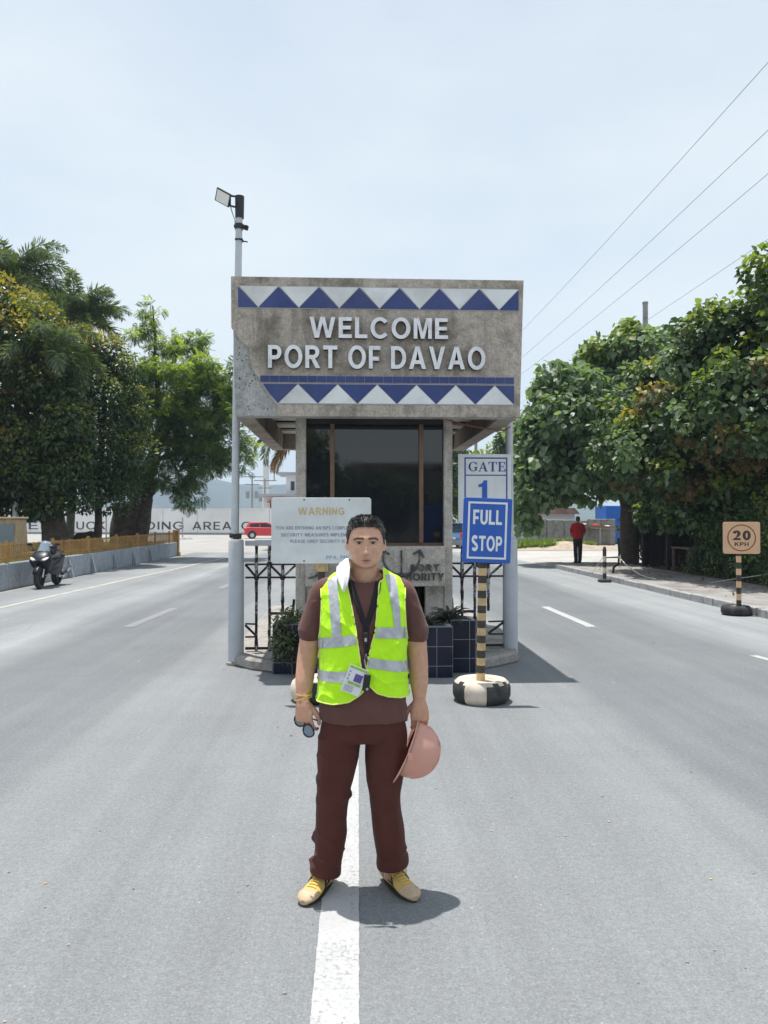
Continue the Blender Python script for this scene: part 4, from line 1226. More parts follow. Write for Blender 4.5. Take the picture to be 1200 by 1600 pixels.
def foliage(name, parent, clumps, tmpl, size, mats, droop=0.4, up=0.6, zmin=0.3, avoid=None, pts=None, young=None):
    P, O, Mi = scatter(clumps) if pts is None else pts
    if young is not None:           # upper side of each head brighter: new growth, and sunlight put into the colour; young: {material: (darker material, share)}
        r_ = rng.random(len(P))
        for mi, (old, share) in young.items():
            hit = (Mi == mi) & (r_ > share * np.clip(0.35 + 1.5 * O[:, 2], 0, 1))
            Mi = np.where(hit, old, Mi)
    k = P[:, 2] > zmin
    if avoid is not None: k &= ~avoid(P)
    P, O, Mi = P[k], O[k], Mi[k]
    X, D, N = leaf_frames(P, O, size, droop, up)
    tv, tf = LEAF[tmpl]
    V = P[:, None, :] + tv[None, :, 0:1] * X[:, None, :] + tv[None, :, 1:2] * D[:, None, :] + tv[None, :, 2:3] * N[:, None, :]
    nk = len(tv)
    V = V.reshape(-1, 3)
    if parent is not None: V = V - np.array(loc_of(parent))
    F = (np.array(tf)[None, :, :] + (np.arange(len(P)) * nk)[:, None, None]).reshape(-1, 3)
    me = bpy.data.meshes.new(name)
    me.vertices.add(len(V)); me.vertices.foreach_set('co', V.astype(np.float32).ravel())
    me.loops.add(F.size); me.loops.foreach_set('vertex_index', F.astype(np.int32).ravel())
    me.polygons.add(len(F)); me.polygons.foreach_set('loop_start', np.arange(0, F.size, 3, dtype=np.int32))
    me.polygons.foreach_set('material_index', np.repeat(Mi, len(tf)).astype(np.int32))
    me.update(calc_edges=True)
    o = link_mesh(name, me, mats, parent)
    return tag(o, kind='stuff')

def clumps_on(c, r, n, rc, dens, mats_w, flat=0.8, zbias=0.0, seed=None, inner=True, spread=(0.62, 1.0)):
    """clumps spread on an ellipsoid: an uneven outline of many small heads"""
    q = np.random.default_rng(seed)
    out = []
    for i in range(n):
        d = q.normal(0, 1, 3); d /= np.linalg.norm(d)
        if zbias and d[2] < -0.5: d[2] *= 0.4
        k = q.uniform(*spread)
        p = np.array(c) + d * np.array(r) * k
        s = rc * q.uniform(0.6, 1.25)
        mi = q.choice(len(mats_w), p=mats_w)
        if isinstance(mi, np.integer): mi = int(mi)
        out.append((p, (s, s, s * flat), dens * s * s, mi))
    if inner:
        out.append((np.array(c), np.array(r) * 0.72, dens * float(np.mean(r)) ** 2 * 1.3, 0))
    return out

def growth(cl, c, r, seed):
    """flushes of new growth come on whole heads high and outside on the crown, olive heads lower down paint in highlights"""
    q = np.random.default_rng(seed)
    out = []
    for p, rr, n, mi in cl:
        h = (p[2] - c[2]) / r[2]
        f = noise.noise(Vector((p[0] * 0.7, p[1] * 0.7, p[2] * 0.55)))
        if q.random() < np.clip(0.25 + 0.75 * h + 1.3 * f, 0, 0.95): mi = 1
        elif q.random() < np.clip(0.55 + 0.5 * h - 0.6 * f, 0.1, 0.9): mi = 2
        else: mi = 0
        out.append((p, rr, n, mi))
    return out

def limb(mb, pts, r0, r1, n=10, wob=0.12):
    P = [Vector(p) for p in pts]
    m = []
    k = 5
    for i in range(len(P) - 1):
        for j in range(k):
            t = j / k
            m.append(P[i].lerp(P[i + 1], t))
    m.append(P[-1])
    L = len(m) - 1
    out, rad = [], []
    for i, p in enumerate(m):
        t = i / L
        rr = r0 + (r1 - r0) * t
        o = Vector((noise.noise(p * 0.9), noise.noise(p * 0.9 + Vector((9, 3, 1))), 0)) * wob * (0.2 + t)
        out.append(p + o); rad.append(rr * (1 + 0.10 * noise.noise(p * 2.3)))
    mb.tube(out, rad, n)

def bark_piece(name, spec, mat, parent):
    mb = MB()
    for pts, r0, r1 in spec: limb(mb, pts, r0, r1)
    return mb.build(name, mat, parent, smooth=True)

G1 = leaf_mat('deep green foliage', [(0.020, 0.042, 0.014), (0.038, 0.072, 0.020), (0.055, 0.095, 0.026)], 0.22, 0.38)
G1y = leaf_mat('orange young shoots', [(0.16, 0.18, 0.032), (0.22, 0.20, 0.035), (0.30, 0.20, 0.04), (0.14, 0.14, 0.035)], 0.38, 0.5)
G1m = leaf_mat('olive mid foliage', [(0.10, 0.135, 0.028), (0.15, 0.17, 0.035), (0.08, 0.11, 0.025)], 0.32, 0.5)
G3 = leaf_mat('lit feathery foliage', [(0.15, 0.22, 0.04), (0.23, 0.29, 0.055), (0.30, 0.35, 0.085)], 0.52, 0.55)  # bright copy for sunlit tops; the darker copy below paints their shaded undersides
G3d = leaf_mat('shaded feathery foliage', [(0.065, 0.115, 0.03), (0.10, 0.155, 0.04)], 0.42, 0.5)
GP = leaf_mat('palm leaflets', [(0.060, 0.095, 0.045), (0.10, 0.14, 0.07), (0.15, 0.19, 0.10)], 0.32, 0.42)
GPd = leaf_mat('dry palm leaflets', [(0.22, 0.13, 0.07), (0.30, 0.18, 0.10)], 0.25, 0.6)
GR = leaf_mat('large heart shaped leaves', [(0.075, 0.135, 0.062), (0.125, 0.19, 0.095), (0.20, 0.265, 0.155), (0.12, 0.175, 0.11)], 0.34, 0.48)
GR2 = leaf_mat('sunny creeper leaves', [(0.13, 0.20, 0.035), (0.19, 0.25, 0.045), (0.09, 0.15, 0.035), (0.25, 0.25, 0.05)], 0.35, 0.52)
GR3 = leaf_mat('browning creeper leaves', [(0.13, 0.085, 0.04), (0.17, 0.11, 0.055), (0.10, 0.10, 0.035)], 0.28, 0.5)
GR4 = leaf_mat('dark creeper leaves', [(0.035, 0.070, 0.026), (0.06, 0.10, 0.036)], 0.24, 0.5)
GY = leaf_mat('yellow leaves', [(0.34, 0.27, 0.03), (0.26, 0.25, 0.04)], 0.35, 0.4)
GB = leaf_mat('trailing planter leaves', [(0.055, 0.085, 0.04), (0.09, 0.12, 0.06), (0.15, 0.165, 0.09)], 0.25, 0.5)
GG = leaf_mat('grass blades', [(0.13, 0.21, 0.04), (0.20, 0.27, 0.06), (0.25, 0.27, 0.10)], 0.3, 0.5)

# ---------------- left bed: parapet, fence, soil
PA, PB = Vector((-8.28, 12.0, 0)), Vector((-7.99, 36.4, 0))
pdir = (PB - PA).normalized(); pn = Vector((pdir.y, -pdir.x, 0))
def pp_(s, o, z): return PA + pdir * s + pn * o + Vector((0, 0, z))
def pbox(mb, s0, s1, o0, o1, z0, z1):
    p = [pp_(s0, o0, z0), pp_(s1, o0, z0), pp_(s1, o1, z0), pp_(s0, o1, z0), pp_(s0, o0, z1), pp_(s1, o0, z1), pp_(s1, o1, z1), pp_(s0, o1, z1)]
    return mb.add(p, [(3, 2, 1, 0), (4, 5, 6, 7), (0, 1, 5, 4), (1, 2, 6, 5), (2, 3, 7, 6), (3, 0, 4, 7)])
par = thing('planter_wall', 'low pale blue grey concrete wall edging the tree bed on the left roadside', 'wall', tuple(PA))
PL = (PB - PA).length
cuts = [0, 2.4, 4.9, 6.9, 8.6, 10.7, 12.6, 14.8, 17.0, 19.3, 21.8, PL]
for a, b in zip(cuts[:-1], cuts[1:]):
    mb = MB(); pbox(mb, a + 0.012, b - 0.012, -0.2, 0.0 + random.uniform(-.006, .006), -0.01, 0.625 + random.uniform(-.008, .008)); mb.build('panel', M['parapet'], par, bevel=0.015)
mb = MB(); pbox(mb, 0, PL, -0.19, -0.015, -0.01, 0.61); mb.build('joint_core', M['kerb'], par)
for s in (10.75, 12.65, 14.85, 17.05, 19.35):
    mb = MB()
    a, b = pp_(s, 0.008, 0.55), pp_(s + 0.28, 0.20, 0.0)
    mb.add([pp_(s - .05, 0.008, 0.0), pp_(s + .05, 0.008, 0.0), pp_(s + .05, 0.15, 0.0), pp_(s - .05, 0.15, 0.0), pp_(s - .05, 0.008, 0.5), pp_(s + .05, 0.008, 0.5), pp_(s + .05, 0.03, 0.5), pp_(s - .05, 0.03, 0.5)],
           [(3, 2, 1, 0), (4, 5, 6, 7), (0, 1, 5, 4), (1, 2, 6, 5), (2, 3, 7, 6), (3, 0, 4, 7)])
    mb.build('buttress', M['parapet'], par)
slab('planting_bed', [(-40, 12), (-8.48, 12), (-8.19, 36.4), (-40, 36.4)], -0.01, 0.5, M['soil'])
fen = thing('picket_fence', 'low rusty yellow picket fence on top of the roadside planter wall', 'fence', tuple(pp_(0, -0.1, 0.625)))
for s in (1.4, 4.2, 7.0, 9.8, 12.6, 15.4, 18.0, 20.6, 23.0):
    mb = MB(); pbox(mb, s - 0.035, s + 0.035, -0.135, -0.065, 0.626, 1.17); mb.build('post', M['yellow'], fen)
mb = MB(); pbox(mb, 24.1, 24.35, -0.2, 0.05, 0.0, 1.2); pbox(mb, 24.05, 24.4, -0.23, 0.09, 0.0, 0.16); mb.build('end_post', M['yellow'], fen)
for z in (0.74, 1.04):
    mb = MB(); pbox(mb, 0, 24.1, -0.115, -0.085, z, z + 0.03); mb.build('rail', M['yellow'], fen)
mb = MB()
s = 0.05
while s < 24.0:
    pbox(mb, s, s + 0.032, -0.083, -0.068, 0.64, 1.10 + random.uniform(-.02, .02)); s += 0.105
tag(mb.build('pickets', M['yellow'], fen), kind='stuff')

mon = thing('monument', 'tan plastered marker block with a blue grey plaque behind the picket fence', 'monument', (-9.85, 22.6, 0.5))
mb = MB(); mb.box((-9.85, 22.6, 0.62), (1.15, 0.95, 0.24)); mb.build('plinth', M['monument'], mon, bevel=0.02)
mb = MB(); mb.box((-9.85, 22.6, 1.22), (0.92, 0.7, 0.955), None, 0, 0.90); mb.build('block', M['monument'], mon, bevel=0.02)
mb = MB(); mb.box((-9.85, 22.6, 1.73), (0.92, 0.72, 0.06)); mb.build('cap', M['monument'], mon, bevel=0.015)
mb = MB(); mb.box((-9.72, 22.265, 1.22), (0.42, 0.025, 0.68), Matrix.Rotation(R(3.0), 3, 'X')); plq = mb.build('plaque', M['plaque'], mon, bevel=0.004)
mb = MB()
for k in range(9): mb.box((-9.72 + random.uniform(-.02, .02), 22.2495 + (0.235 - k * 0.06) * 0.055 - 0.003, 1.22 + 0.24 - k * 0.06), (random.uniform(.2, .32), 0.003, 0.012))
tag(mb.build('engraving', M['print_grey'], plq), kind='stuff')

wp_ = thing('white_post', 'plain white painted post standing behind the tan monument', 'post', (-11.15, 26.2, 0.5))
mb = MB(); mb.tube([(-11.15, 26.2, 0.5), (-11.15, 26.2, 3.6)], 0.10, 12); mb.build('shaft', M['sign_white'], wp_, smooth=True)
rk_ = MB()
def rock(c, r, seed):
    mb = MB(); n = 10
    vs, fs_ = [], []
    for i in range(7):
        for k in range(n):
            a, e = 2 * PI * k / n, PI * (i / 6) * 0.5
            d = Vector((math.cos(a) * math.cos(e), math.sin(a) * math.cos(e), math.sin(e)))
            q = 1 + 0.3 * noise.noise(d * 1.7 + Vector((seed, 0, 0)))
            vs.append((c[0] + d.x * r[0] * q, c[1] + d.y * r[1] * q, c[2] + d.z * r[2] * q))
    for i in range(6):
        for k in range(n): fs_.append((i * n + k, i * n + (k + 1) % n, (i + 1) * n + (k + 1) % n, (i + 1) * n + k))
    mb.add(vs, fs_)
    return mb
tag(rock((-9.9, 29.2, 0.45), (0.85, 0.6, 0.75), 3).build('boulder', M['bark'], smooth=True), 'dark rounded boulder beside the tree trunks in the left bed', 'boulder')

# grass and low plants in the bed
def grass(name, x0, x1, y0, y1, z, n, size, zf=None):
    P = np.stack([rng.uniform(x0, x1, n), rng.uniform(y0, y1, n), np.full(n, z)], 1)
    if zf is not None: P[:, 2] = [zf(p[0], p[1]) for p in P]
    O = rng.normal(0, 0.5, (n, 3)); O[:, 2] = 1.2; O /= np.linalg.norm(O, axis=1, keepdims=True)
    return foliage(name, None, None, 'slim', size, [GG], -0.5, 0.2, -1, pts=(P, O, np.zeros(n, dtype=int)))
grass('grass', -14, -8.5, 31, 36.2, 0.5, 9000, 0.20)
grass('grass', -12, -8.6, 20, 31, 0.5, 5000, 0.14)

def plain_tree(name, label, cat, base, trunk_spec, bark, clumps, tmpl, size, mats, group=None, **kw):
    t = thing(name, label, cat, base, 0, group)
    bark_piece('trunk', trunk_spec, bark, t)
    foliage('crown', t, clumps, tmpl, size, mats, **kw)
    return t

# dark tree with orange young shoots, nearest the left edge
cl = clumps_on((-12.2, 27.0, 5.6), (3.1, 2.6, 4.1), 150, 0.72, 640, [0.40, 0.22, 0.38], 0.9, seed=11)
cl += clumps_on((-9.9, 26.2, 4.0), (1.2, 1.2, 2.6), 44, 0.55, 640, [0.50, 0.16, 0.34], 0.9, seed=12)
cl += clumps_on((-12.0, 26.6, 8.9), (1.6, 1.5, 0.9), 22, 0.55, 620, [0.2, 0.5, 0.3], 0.9, seed=13, inner=False)
cl = growth(cl, (-12.0, 27, 5.2), (3, 2.5, 4.4), 5)
plain_tree('broadleaf_tree', 'dense dark tree with orange shoots nearest the left edge of the picture', 'tree', (-10.0, 26.6, 0.5),
           [([(-10.0, 26.6, 0.4), (-10.1, 26.7, 1.6), (-10.7, 26.8, 3.6), (-11.5, 27.0, 6.2)], 0.46, 0.20), ([(-9.7, 26.5, 0.4), (-9.9, 26.5, 2.0), (-9.9, 26.4, 4.4)], 0.30, 0.14),
            ([(-12.9, 27.2, 0.4), (-12.5, 27.2, 2.2), (-12.0, 27, 5.4)], 0.2, 0.12), ([(-11.6, 27.0, 6.0), (-12.2, 27.0, 8.6)], 0.2, 0.06)],
           M['bark'], cl, 'oval', 0.19, [G1, G1y, G1m], 'trees in the bed left of the road', zmin=1.7, young={1: (0, 0.95), 2: (0, 1.0)})
# second dark tree
cl = clumps_on((-8.85, 28.4, 4.9), (1.45, 1.5, 3.3), 90, 0.52, 660, [0.50, 0.24, 0.26], 0.95, seed=21)
cl += clumps_on((-9.3, 28.3, 7.5), (0.8, 0.8, 1.0), 16, 0.45, 640, [0.3, 0.45, 0.25], 1.0, seed=22, inner=False)
cl = growth(cl, (-8.9, 28.4, 5.6), (1.5, 1.5, 3.4), 6)
plain_tree('broadleaf_tree', 'narrower dark tree with rusty brown shoots beside the feathery bright green tree', 'tree', (-9.2, 28.4, 0.5),
           [([(-9.2, 28.4, 0.4), (-9.1, 28.4, 2.5), (-8.9, 28.4, 6.8)], 0.17, 0.05), ([(-9.0, 28.4, 2.4), (-8.2, 28.2, 4.2)], 0.09, 0.03)],
           M['bark'], cl, 'oval', 0.17, [G1, G1y, G1m], 'trees in the bed left of the road', zmin=1.9, young={1: (0, 0.95), 2: (0, 1.0)})
# bright feathery tree
cl = []
for c, r, n, rc, w, sd in (((-7.3, 33.0, 6.9), (2.5, 2.2, 2.3), 95, 0.52, [0.25, 0.75], 31), ((-8.4, 32.2, 4.2), (1.2, 1.2, 1.7), 34, 0.5, [0.3, 0.7], 32),
                           ((-6.2, 33.0, 4.6), (1.3, 1.4, 1.4), 34, 0.5, [0.85, 0.15], 33), ((-6.7, 32.6, 2.9), (0.75, 0.6, 0.75), 13, 0.36, [1.0, 0.0], 34),
                           ((-8.2, 33.0, 9.3), (1.4, 1.0, 1.0), 16, 0.36, [0.2, 0.8], 35), ((-8.4, 33.0, 10.6), (0.45, 0.5, 0.7), 7, 0.30, [0.2, 0.8], 36), ((-6.7, 33.0, 9.4), (0.8, 0.8, 0.6), 9, 0.32, [0.2, 0.8], 37),
                           ((-5.1, 32.8, 6.6), (0.6, 1.2, 2.3), 26, 0.45, [0.5, 0.5], 38), ((-4.6, 33.6, 4.6), (0.5, 0.8, 1.0), 9, 0.36, [0.6, 0.4], 39)):
    cl += clumps_on(c, r, int(n * 1.0), rc * 0.92, 270, w, 0.60, seed=sd, inner=False, spread=(0.45, 1.0))
plain_tree('feathery_tree', 'bright yellow green feathery tree with a thick leaning trunk left of the light pole', 'tree', (-9.3, 33.0, 0.5),
           [([(-9.35, 33.0, 0.35), (-9.2, 33.0, 1.6), (-8.7, 33.0, 3.2), (-7.9, 33, 5.4)], 0.50, 0.24), ([(-8.9, 32.9, 0.35), (-8.6, 32.9, 2.0), (-8.2, 32.8, 3.4)], 0.34, 0.16),
            ([(-9.7, 33, 0.35), (-9.75, 33, 1.5), (-9.6, 33, 2.4)], 0.40, 0.34), ([(-7.9, 33, 5.3), (-6.6, 33, 7.2), (-5.4, 33, 8.2)], 0.18, 0.04), ([(-8.0, 33, 5.2), (-8.2, 33, 8.0), (-8.4, 33, 10.8)], 0.15, 0.025),
            ([(-8.3, 33, 4.2), (-6.9, 32.9, 4.6), (-5.5, 33, 4.7)], 0.13, 0.03), ([(-7.6, 32.8, 4.4), (-6.9, 32.6, 3.2), (-6.4, 32.5, 2.4)], 0.06, 0.015), ([(-8.1, 33, 7.4), (-7.2, 33, 8.8), (-6.6, 33, 9.7)], 0.07, 0.02)],
           M['bark'], cl, 'spray', 0.36, [G3d, G3], 'trees in the bed left of the road', droop=0.45, up=1.0, zmin=1.9, young={1: (0, 1.0)})

# ---------------- palms
def frond(parent, c, az, el, L, droop, ll, plumose, mats, n=70, name='frond', lw=0.035):
    mb = MB()
    K = 14
    pts = []
    p = Vector(c); e = el
    for i in range(K + 1):
        pts.append(p.copy())
        d = Vector((math.cos(az) * math.cos(e), math.sin(az) * math.cos(e), math.sin(e)))
        p = p + d * (L / K)
        e -= droop / K * (0.5 + i / K)
    rad = [0.035 * (1 - 0.85 * i / K) for i in range(K + 1)]
    mb.tube(pts, rad, 5)
    side = Vector((-math.sin(az), math.cos(az), 0))
    for k in range(n):
        t = 0.14 + 0.86 * k / n
        f = t * K; i = min(int(f), K - 1)
        q = pts[i].lerp(pts[i + 1], f - i)
        d = (pts[i + 1] - pts[i]).normalized()
        up = side.cross(d).normalized()
        if up.z < 0: up = -up
        for s in (-1, 1):
            roll = random.uniform(-1.4, 1.2) if plumose else random.uniform(0.0, 0.35)
            out = (side * s * math.cos(roll) + up * math.sin(roll))
            dirv = (out * 0.85 + d * 0.62 + Vector((0, 0, -0.18))).normalized()
            l = ll * math.sin(PI * min(0.97, 0.2 + 0.72 * t)) * random.uniform(0.8, 1.1)
            w = lw
            ax = dirv.cross(up)
            if ax.length < 0.05: ax = dirv.cross(side)
            ax.normalize()
            m = q + dirv * l * 0.5
            tip = q + dirv * l + Vector((0, 0, -0.16 * l))
            mb.add([q, m + ax * w, tip, m - ax * w], [(0, 1, 2), (0, 2, 3)])
    return mb.build(name, mats, parent)

def palm(label, base, top, nf, L, plumose, ll, r=0.14, droop=1.9, seed=0, dry=0, lw=0.022, group='palms behind the left trees', azs=None, n=105):
    random.seed(100 + seed)
    t = thing('palm_tree', label, 'palm', base, 0, group)
    mb = MB(); limb(mb, [base, ((base[0] + top[0]) / 2 + 0.1, (base[1] + top[1]) / 2, (base[2] + top[2]) / 2), top], r * 1.25, r * 0.85, 10, 0.05)
    mb.build('trunk', M['bark_pale'], t, smooth=True)
    for k in range(nf):
        az = k * 2.399 + random.uniform(-.2, .2) if azs is None else azs[k % len(azs)] + random.uniform(-.15, .15)
        el = R(78 - 78 * (k / nf)) + random.uniform(-.1, .1)
        frond(t, top, az, el, L * random.uniform(0.85, 1.1), droop * random.uniform(0.8, 1.2), ll, plumose, GP, n, lw=lw)
    for k in range(dry):
        frond(t, top, PI + (k - 1) * 0.5, R(-35), L * 0.8, 0.9, ll, plumose, GPd, n, 'dry_frond', lw=lw)
    return t
palm('tallest foxtail palm rising behind the dark tree at the left edge', (-14.2, 31.5, 0.5), (-13.7, 31.5, 11.3), 22, 2.9, True, 0.62, seed=1)
palm('foxtail palm behind the narrower dark tree with fronds arching to the right', (-11.1, 31.0, 0.5), (-10.9, 31.0, 9.6), 20, 2.5, True, 0.55, seed=2)
palm('foxtail palm between the two dark trees with fronds hanging in front of them', (-10.6, 27.3, 0.5), (-10.1, 26.0, 7.0), 15, 2.4, True, 0.55, r=0.11, seed=3, droop=2.6)
palm('palm at the far left edge with only its upper fronds in the picture', (-17.0, 32.0, 0.5), (-16.9, 32.0, 12.3), 13, 3.0, True, 0.62, seed=4)
palm('palm with green and dry brown fronds hanging behind the booth canopy left side', (-2.78, 44.0, 0.0), (-2.86, 44.0, 6.6), 21, 3.5, False, 0.85, r=0.16, seed=5, droop=2.0, dry=3, lw=0.03, group='palms beyond the booth', n=60)

# ---------------- right: heart leaved tree with its nearest leaves as pieces, creepers, edge tree
def leaf_pieces(parent, clumps, n, size, mats, cam=(0, 0, 1.683), droop=0.9, up=0.5, zmin=1.0):
    """the leaves nearest the road as objects sharing four meshes"""
    tv, tf = LEAF['broad']
    meshes = []
    for m in mats:
        for k in range(2):
            me = bpy.data.meshes.new('leaf')
            v = [(float(a * (1 + 0.1 * k)), float(b), float(c * (1 + 0.9 * k))) for a, b, c in tv]
            me.from_pydata(v, [], tf)
            me.materials.append(m)
            meshes.append(me)
    P, O, Mi = scatter(clumps)
    C = np.array(cam)
    dirc = C - P; dirc /= np.linalg.norm(dirc, axis=1, keepdims=True)
    sc = (O * dirc).sum(1) + 0.15 * rng.random(len(P))
    ok = np.where((P[:, 2] > zmin))[0]
    idx = ok[np.argsort(-sc[ok])[: n * 6]]
    idx = rng.choice(idx, n, replace=False)
    X, D, N = leaf_frames(P[idx], O[idx], size, droop, up)
    base = np.array(loc_of(parent))
    for j, i in enumerate(idx):
        o = bpy.data.objects.new('leaf', meshes[(int(Mi[i]) * 2 + j % 2) % len(meshes)])
        COL.objects.link(o)
        o.parent = parent
        p = P[i] - base
        o.matrix_local = Matrix(((X[j][0], D[j][0], N[j][0], p[0]), (X[j][1], D[j][1], N[j][1], p[1]), (X[j][2], D[j][2], N[j][2], p[2]), (0, 0, 0, 1)))

hl = thing('heart_leaf_tree', 'large tree with big heart shaped leaves overhanging the pavement right of the booth', 'tree', (10.2, 27.6, 0.1))
bark_piece('trunk', [([(10.2, 27.6, 0.0), (10.15, 27.6, 2.2), (9.7, 27.8, 4.4)], 0.34, 0.24), ([(9.7, 27.8, 4.3), (8.4, 28.0, 6.4), (7.4, 28, 7.4)], 0.2, 0.05), ([(9.9, 27.7, 3.4), (10.9, 28.4, 6.2), (11.4, 28.6, 8.6)], 0.2, 0.06),
                     ([(10.0, 27.7, 2.8), (8.6, 27.4, 4.1), (7.2, 27.4, 4.7)], 0.14, 0.04), ([(10.4, 27.7, 0.0), (10.5, 27.7, 3.0)], 0.2, 0.12)], M['bark'], hl)
cl = clumps_on((8.8, 28.2, 5.0), (2.5, 2.3, 2.9), 110, 0.55, 360, [0.92, 0.08], 0.8, seed=41)
cl += clumps_on((7.15, 28.0, 3.7), (1.1, 1.3, 1.9), 44, 0.46, 360, [0.95, 0.05], 0.8, seed=42)
cl += clumps_on((10.7, 28.4, 6.9), (2.1, 1.8, 2.0), 60, 0.52, 360, [0.8, 0.2], 0.8, seed=43)
cl += clumps_on((9.9, 26.6, 3.5), (1.5, 1.2, 1.3), 40, 0.45, 360, [1.0, 0.0], 0.8, seed=44)
cl += clumps_on((6.7, 28.2, 1.9), (0.6, 0.9, 0.6), 10, 0.32, 360, [1.0, 0.0], 0.9, seed=45, inner=False)
cl += clumps_on((12.6, 27.5, 5.4), (2.0, 1.8, 2.6), 40, 0.6, 360, [0.7, 0.3], 0.8, seed=46)
head_room = lambda P: (P[:, 2] < 2.15) & (P[:, 0] > 7.6)
foliage('crown', hl, cl, 'broad', 0.25, [GR, GR2], droop=0.8, up=0.65, zmin=1.15, avoid=head_room)
leaf_pieces(hl, cl, 290, 0.30, [GR, GR2], zmin=2.2, droop=0.9, up=0.6)

vt = thing('creeper_tree', 'tree smothered in yellowing green and brown creeper behind the 20 KPH sign', 'tree', (11.0, 20.2, 0.1))
bark_piece('trunk', [([(11.0, 20.2, 0.0), (10.9, 20.2, 2.2), (10.6, 20.2, 4.8)], 0.26, 0.16), ([(10.7, 20.2, 3.4), (9.6, 20.0, 5.0)], 0.12, 0.04), ([(10.8, 20.2, 3.0), (12.0, 20.2, 5.4)], 0.12, 0.04), ([(9.9, 19.6, 0.0), (9.75, 19.6, 3.4)], 0.06, 0.05)], M['bark'], vt)
cl = clumps_on((9.7, 20.4, 4.0), (1.9, 2.4, 1.9), 120, 0.44, 600, [0.22, 0.34, 0.26, 0.12, 0.06], 0.85, seed=51)
cl += clumps_on((11.6, 19.0, 5.0), (1.6, 1.8, 2.2), 60, 0.46, 600, [0.30, 0.40, 0.08, 0.18, 0.04], 0.85, seed=52)
cl += clumps_on((9.4, 19.0, 6.0), (1.5, 1.4, 1.1), 44, 0.42, 600, [0.30, 0.50, 0.02, 0.16, 0.02], 0.85, seed=57)
cl += clumps_on((8.3, 21.6, 3.9), (1.2, 2.4, 1.2), 50, 0.42, 600, [0.40, 0.34, 0.12, 0.12, 0.02], 0.85, seed=58)
cl += clumps_on((9.6, 23.2, 5.2), (1.8, 2.0, 1.4), 60, 0.46, 600, [0.40, 0.40, 0.06, 0.12, 0.02], 0.85, seed=53)
cl += clumps_on((9.4, 17.4, 4.4), (1.6, 1.5, 1.1), 44, 0.42, 600, [0.40, 0.36, 0.06, 0.14, 0.04], 0.85, seed=54)
cl += clumps_on((10.1, 22.2, 2.3), (1.0, 3.0, 0.75), 66, 0.34, 600, [0.75, 0.15, 0.05, 0.05, 0.0], 0.9, seed=55)
cl += clumps_on((9.55, 22.6, 1.75), (0.35, 2.6, 0.35), 34, 0.26, 600, [0.7, 0.2, 0.05, 0.05, 0.0], 1.1, seed=59, inner=False)
cl += clumps_on((11.4, 15.6, 2.6), (1.4, 1.6, 1.2), 40, 0.42, 560, [0.5, 0.3, 0.05, 0.15, 0.0], 0.9, seed=60)
cl += clumps_on((12.4, 23.0, 4.0), (2.2, 3.0, 1.6), 60, 0.6, 420, [0.8, 0.2, 0.0, 0.0, 0.0], 0.9, seed=56)
foliage('crown', vt, cl, 'broad', 0.15, [GR4, GR2, GR3, GR, GY], droop=0.6, up=0.55, zmin=1.30, young={1: (0, 1.0), 4: (1, 1.0)}, avoid=lambda P: (P[:, 2] < 2.1) & (P[:, 0] < 9.1))
leaf_pieces(vt, [c for c in cl if c[3] in (1, 3)], 180, 0.18, [GR2, GR], zmin=2.0)

et = thing('broadleaf_tree', 'tall sunny green tree at the right edge of the picture', 'tree', (12.4, 18.0, 0.1))
bark_piece('trunk', [([(12.4, 18.0, 0.0), (12.3, 18.0, 3.5), (11.9, 18.0, 7.2)], 0.3, 0.1), ([(12.2, 18, 4.4), (11.2, 18, 6.4)], 0.12, 0.03)], M['bark'], et)
cl = clumps_on((11.3, 18.0, 6.7), (1.75, 1.7, 2.0), 85, 0.45, 560, [0.15, 0.60, 0.25], 0.85, seed=61)
cl += clumps_on((12.3, 17.2, 4.2), (1.7, 1.5, 1.9), 60, 0.48, 560, [0.45, 0.35, 0.20], 0.85, seed=62)
foliage('crown', et, cl, 'broad', 0.16, [GR4, GR2, GR], droop=0.5, up=0.6, zmin=1.7, young={1: (0, 1.0)})
leaf_pieces(et, [c for c in cl if c[3] in (1, 2)], 150, 0.20, [GR2, GR], zmin=2.0)

def bush(label, c, r, n, rc, size, w, mats, seed, dens=600, tm='oval'):
    t = thing('bush', label, 'bush', (c[0], c[1], 0.1), 0, 'bushes along the right pavement')
    mb = MB()
    for k in range(6):
        a = k * 1.05
        mb.tube([(c[0] + 0.05 * math.cos(a), c[1] + 0.05 * math.sin(a), 0.08), (c[0] + r[0] * .5 * math.cos(a), c[1] + r[1] * .5 * math.sin(a), c[2] + r[2] * .4)], [0.02, 0.008], 5)
    mb.build('stems', M['bark'], t)
    foliage('leaves', t, clumps_on(c, r, n, rc, dens, w, 0.9, seed=seed), tm, size, mats, droop=0.3, up=0.6, zmin=0.12)
bush('dark leafy bush spilling over the pavement behind the 20 KPH sign pole', (10.3, 16.6, 1.0), (1.0, 1.6, 1.0), 60, 0.34, 0.12, [0.65, 0.25, 0.10], [GR4, GR2, GR], 71)
bush('tangled tall bush between the dark shed and the 20 KPH sign', (10.2, 19.3, 1.15), (0.75, 1.9, 1.15), 70, 0.36, 0.12, [0.70, 0.20, 0.10], [GR4, GR2, GR], 72)
bush('low weedy bush at the foot of the dark shed front', (10.1, 21.4, 0.4), (0.5, 0.9, 0.36), 22, 0.24, 0.09, [0.55, 0.30, 0.15], [GR4, GR2, GR3], 73)
bush('big leafy bush at the right picture edge behind the pavement', (11.6, 15.0, 1.1), (1.2, 1.3, 1.1), 50, 0.42, 0.14, [0.60, 0.25, 0.15], [GR4, GR2, GR], 74)

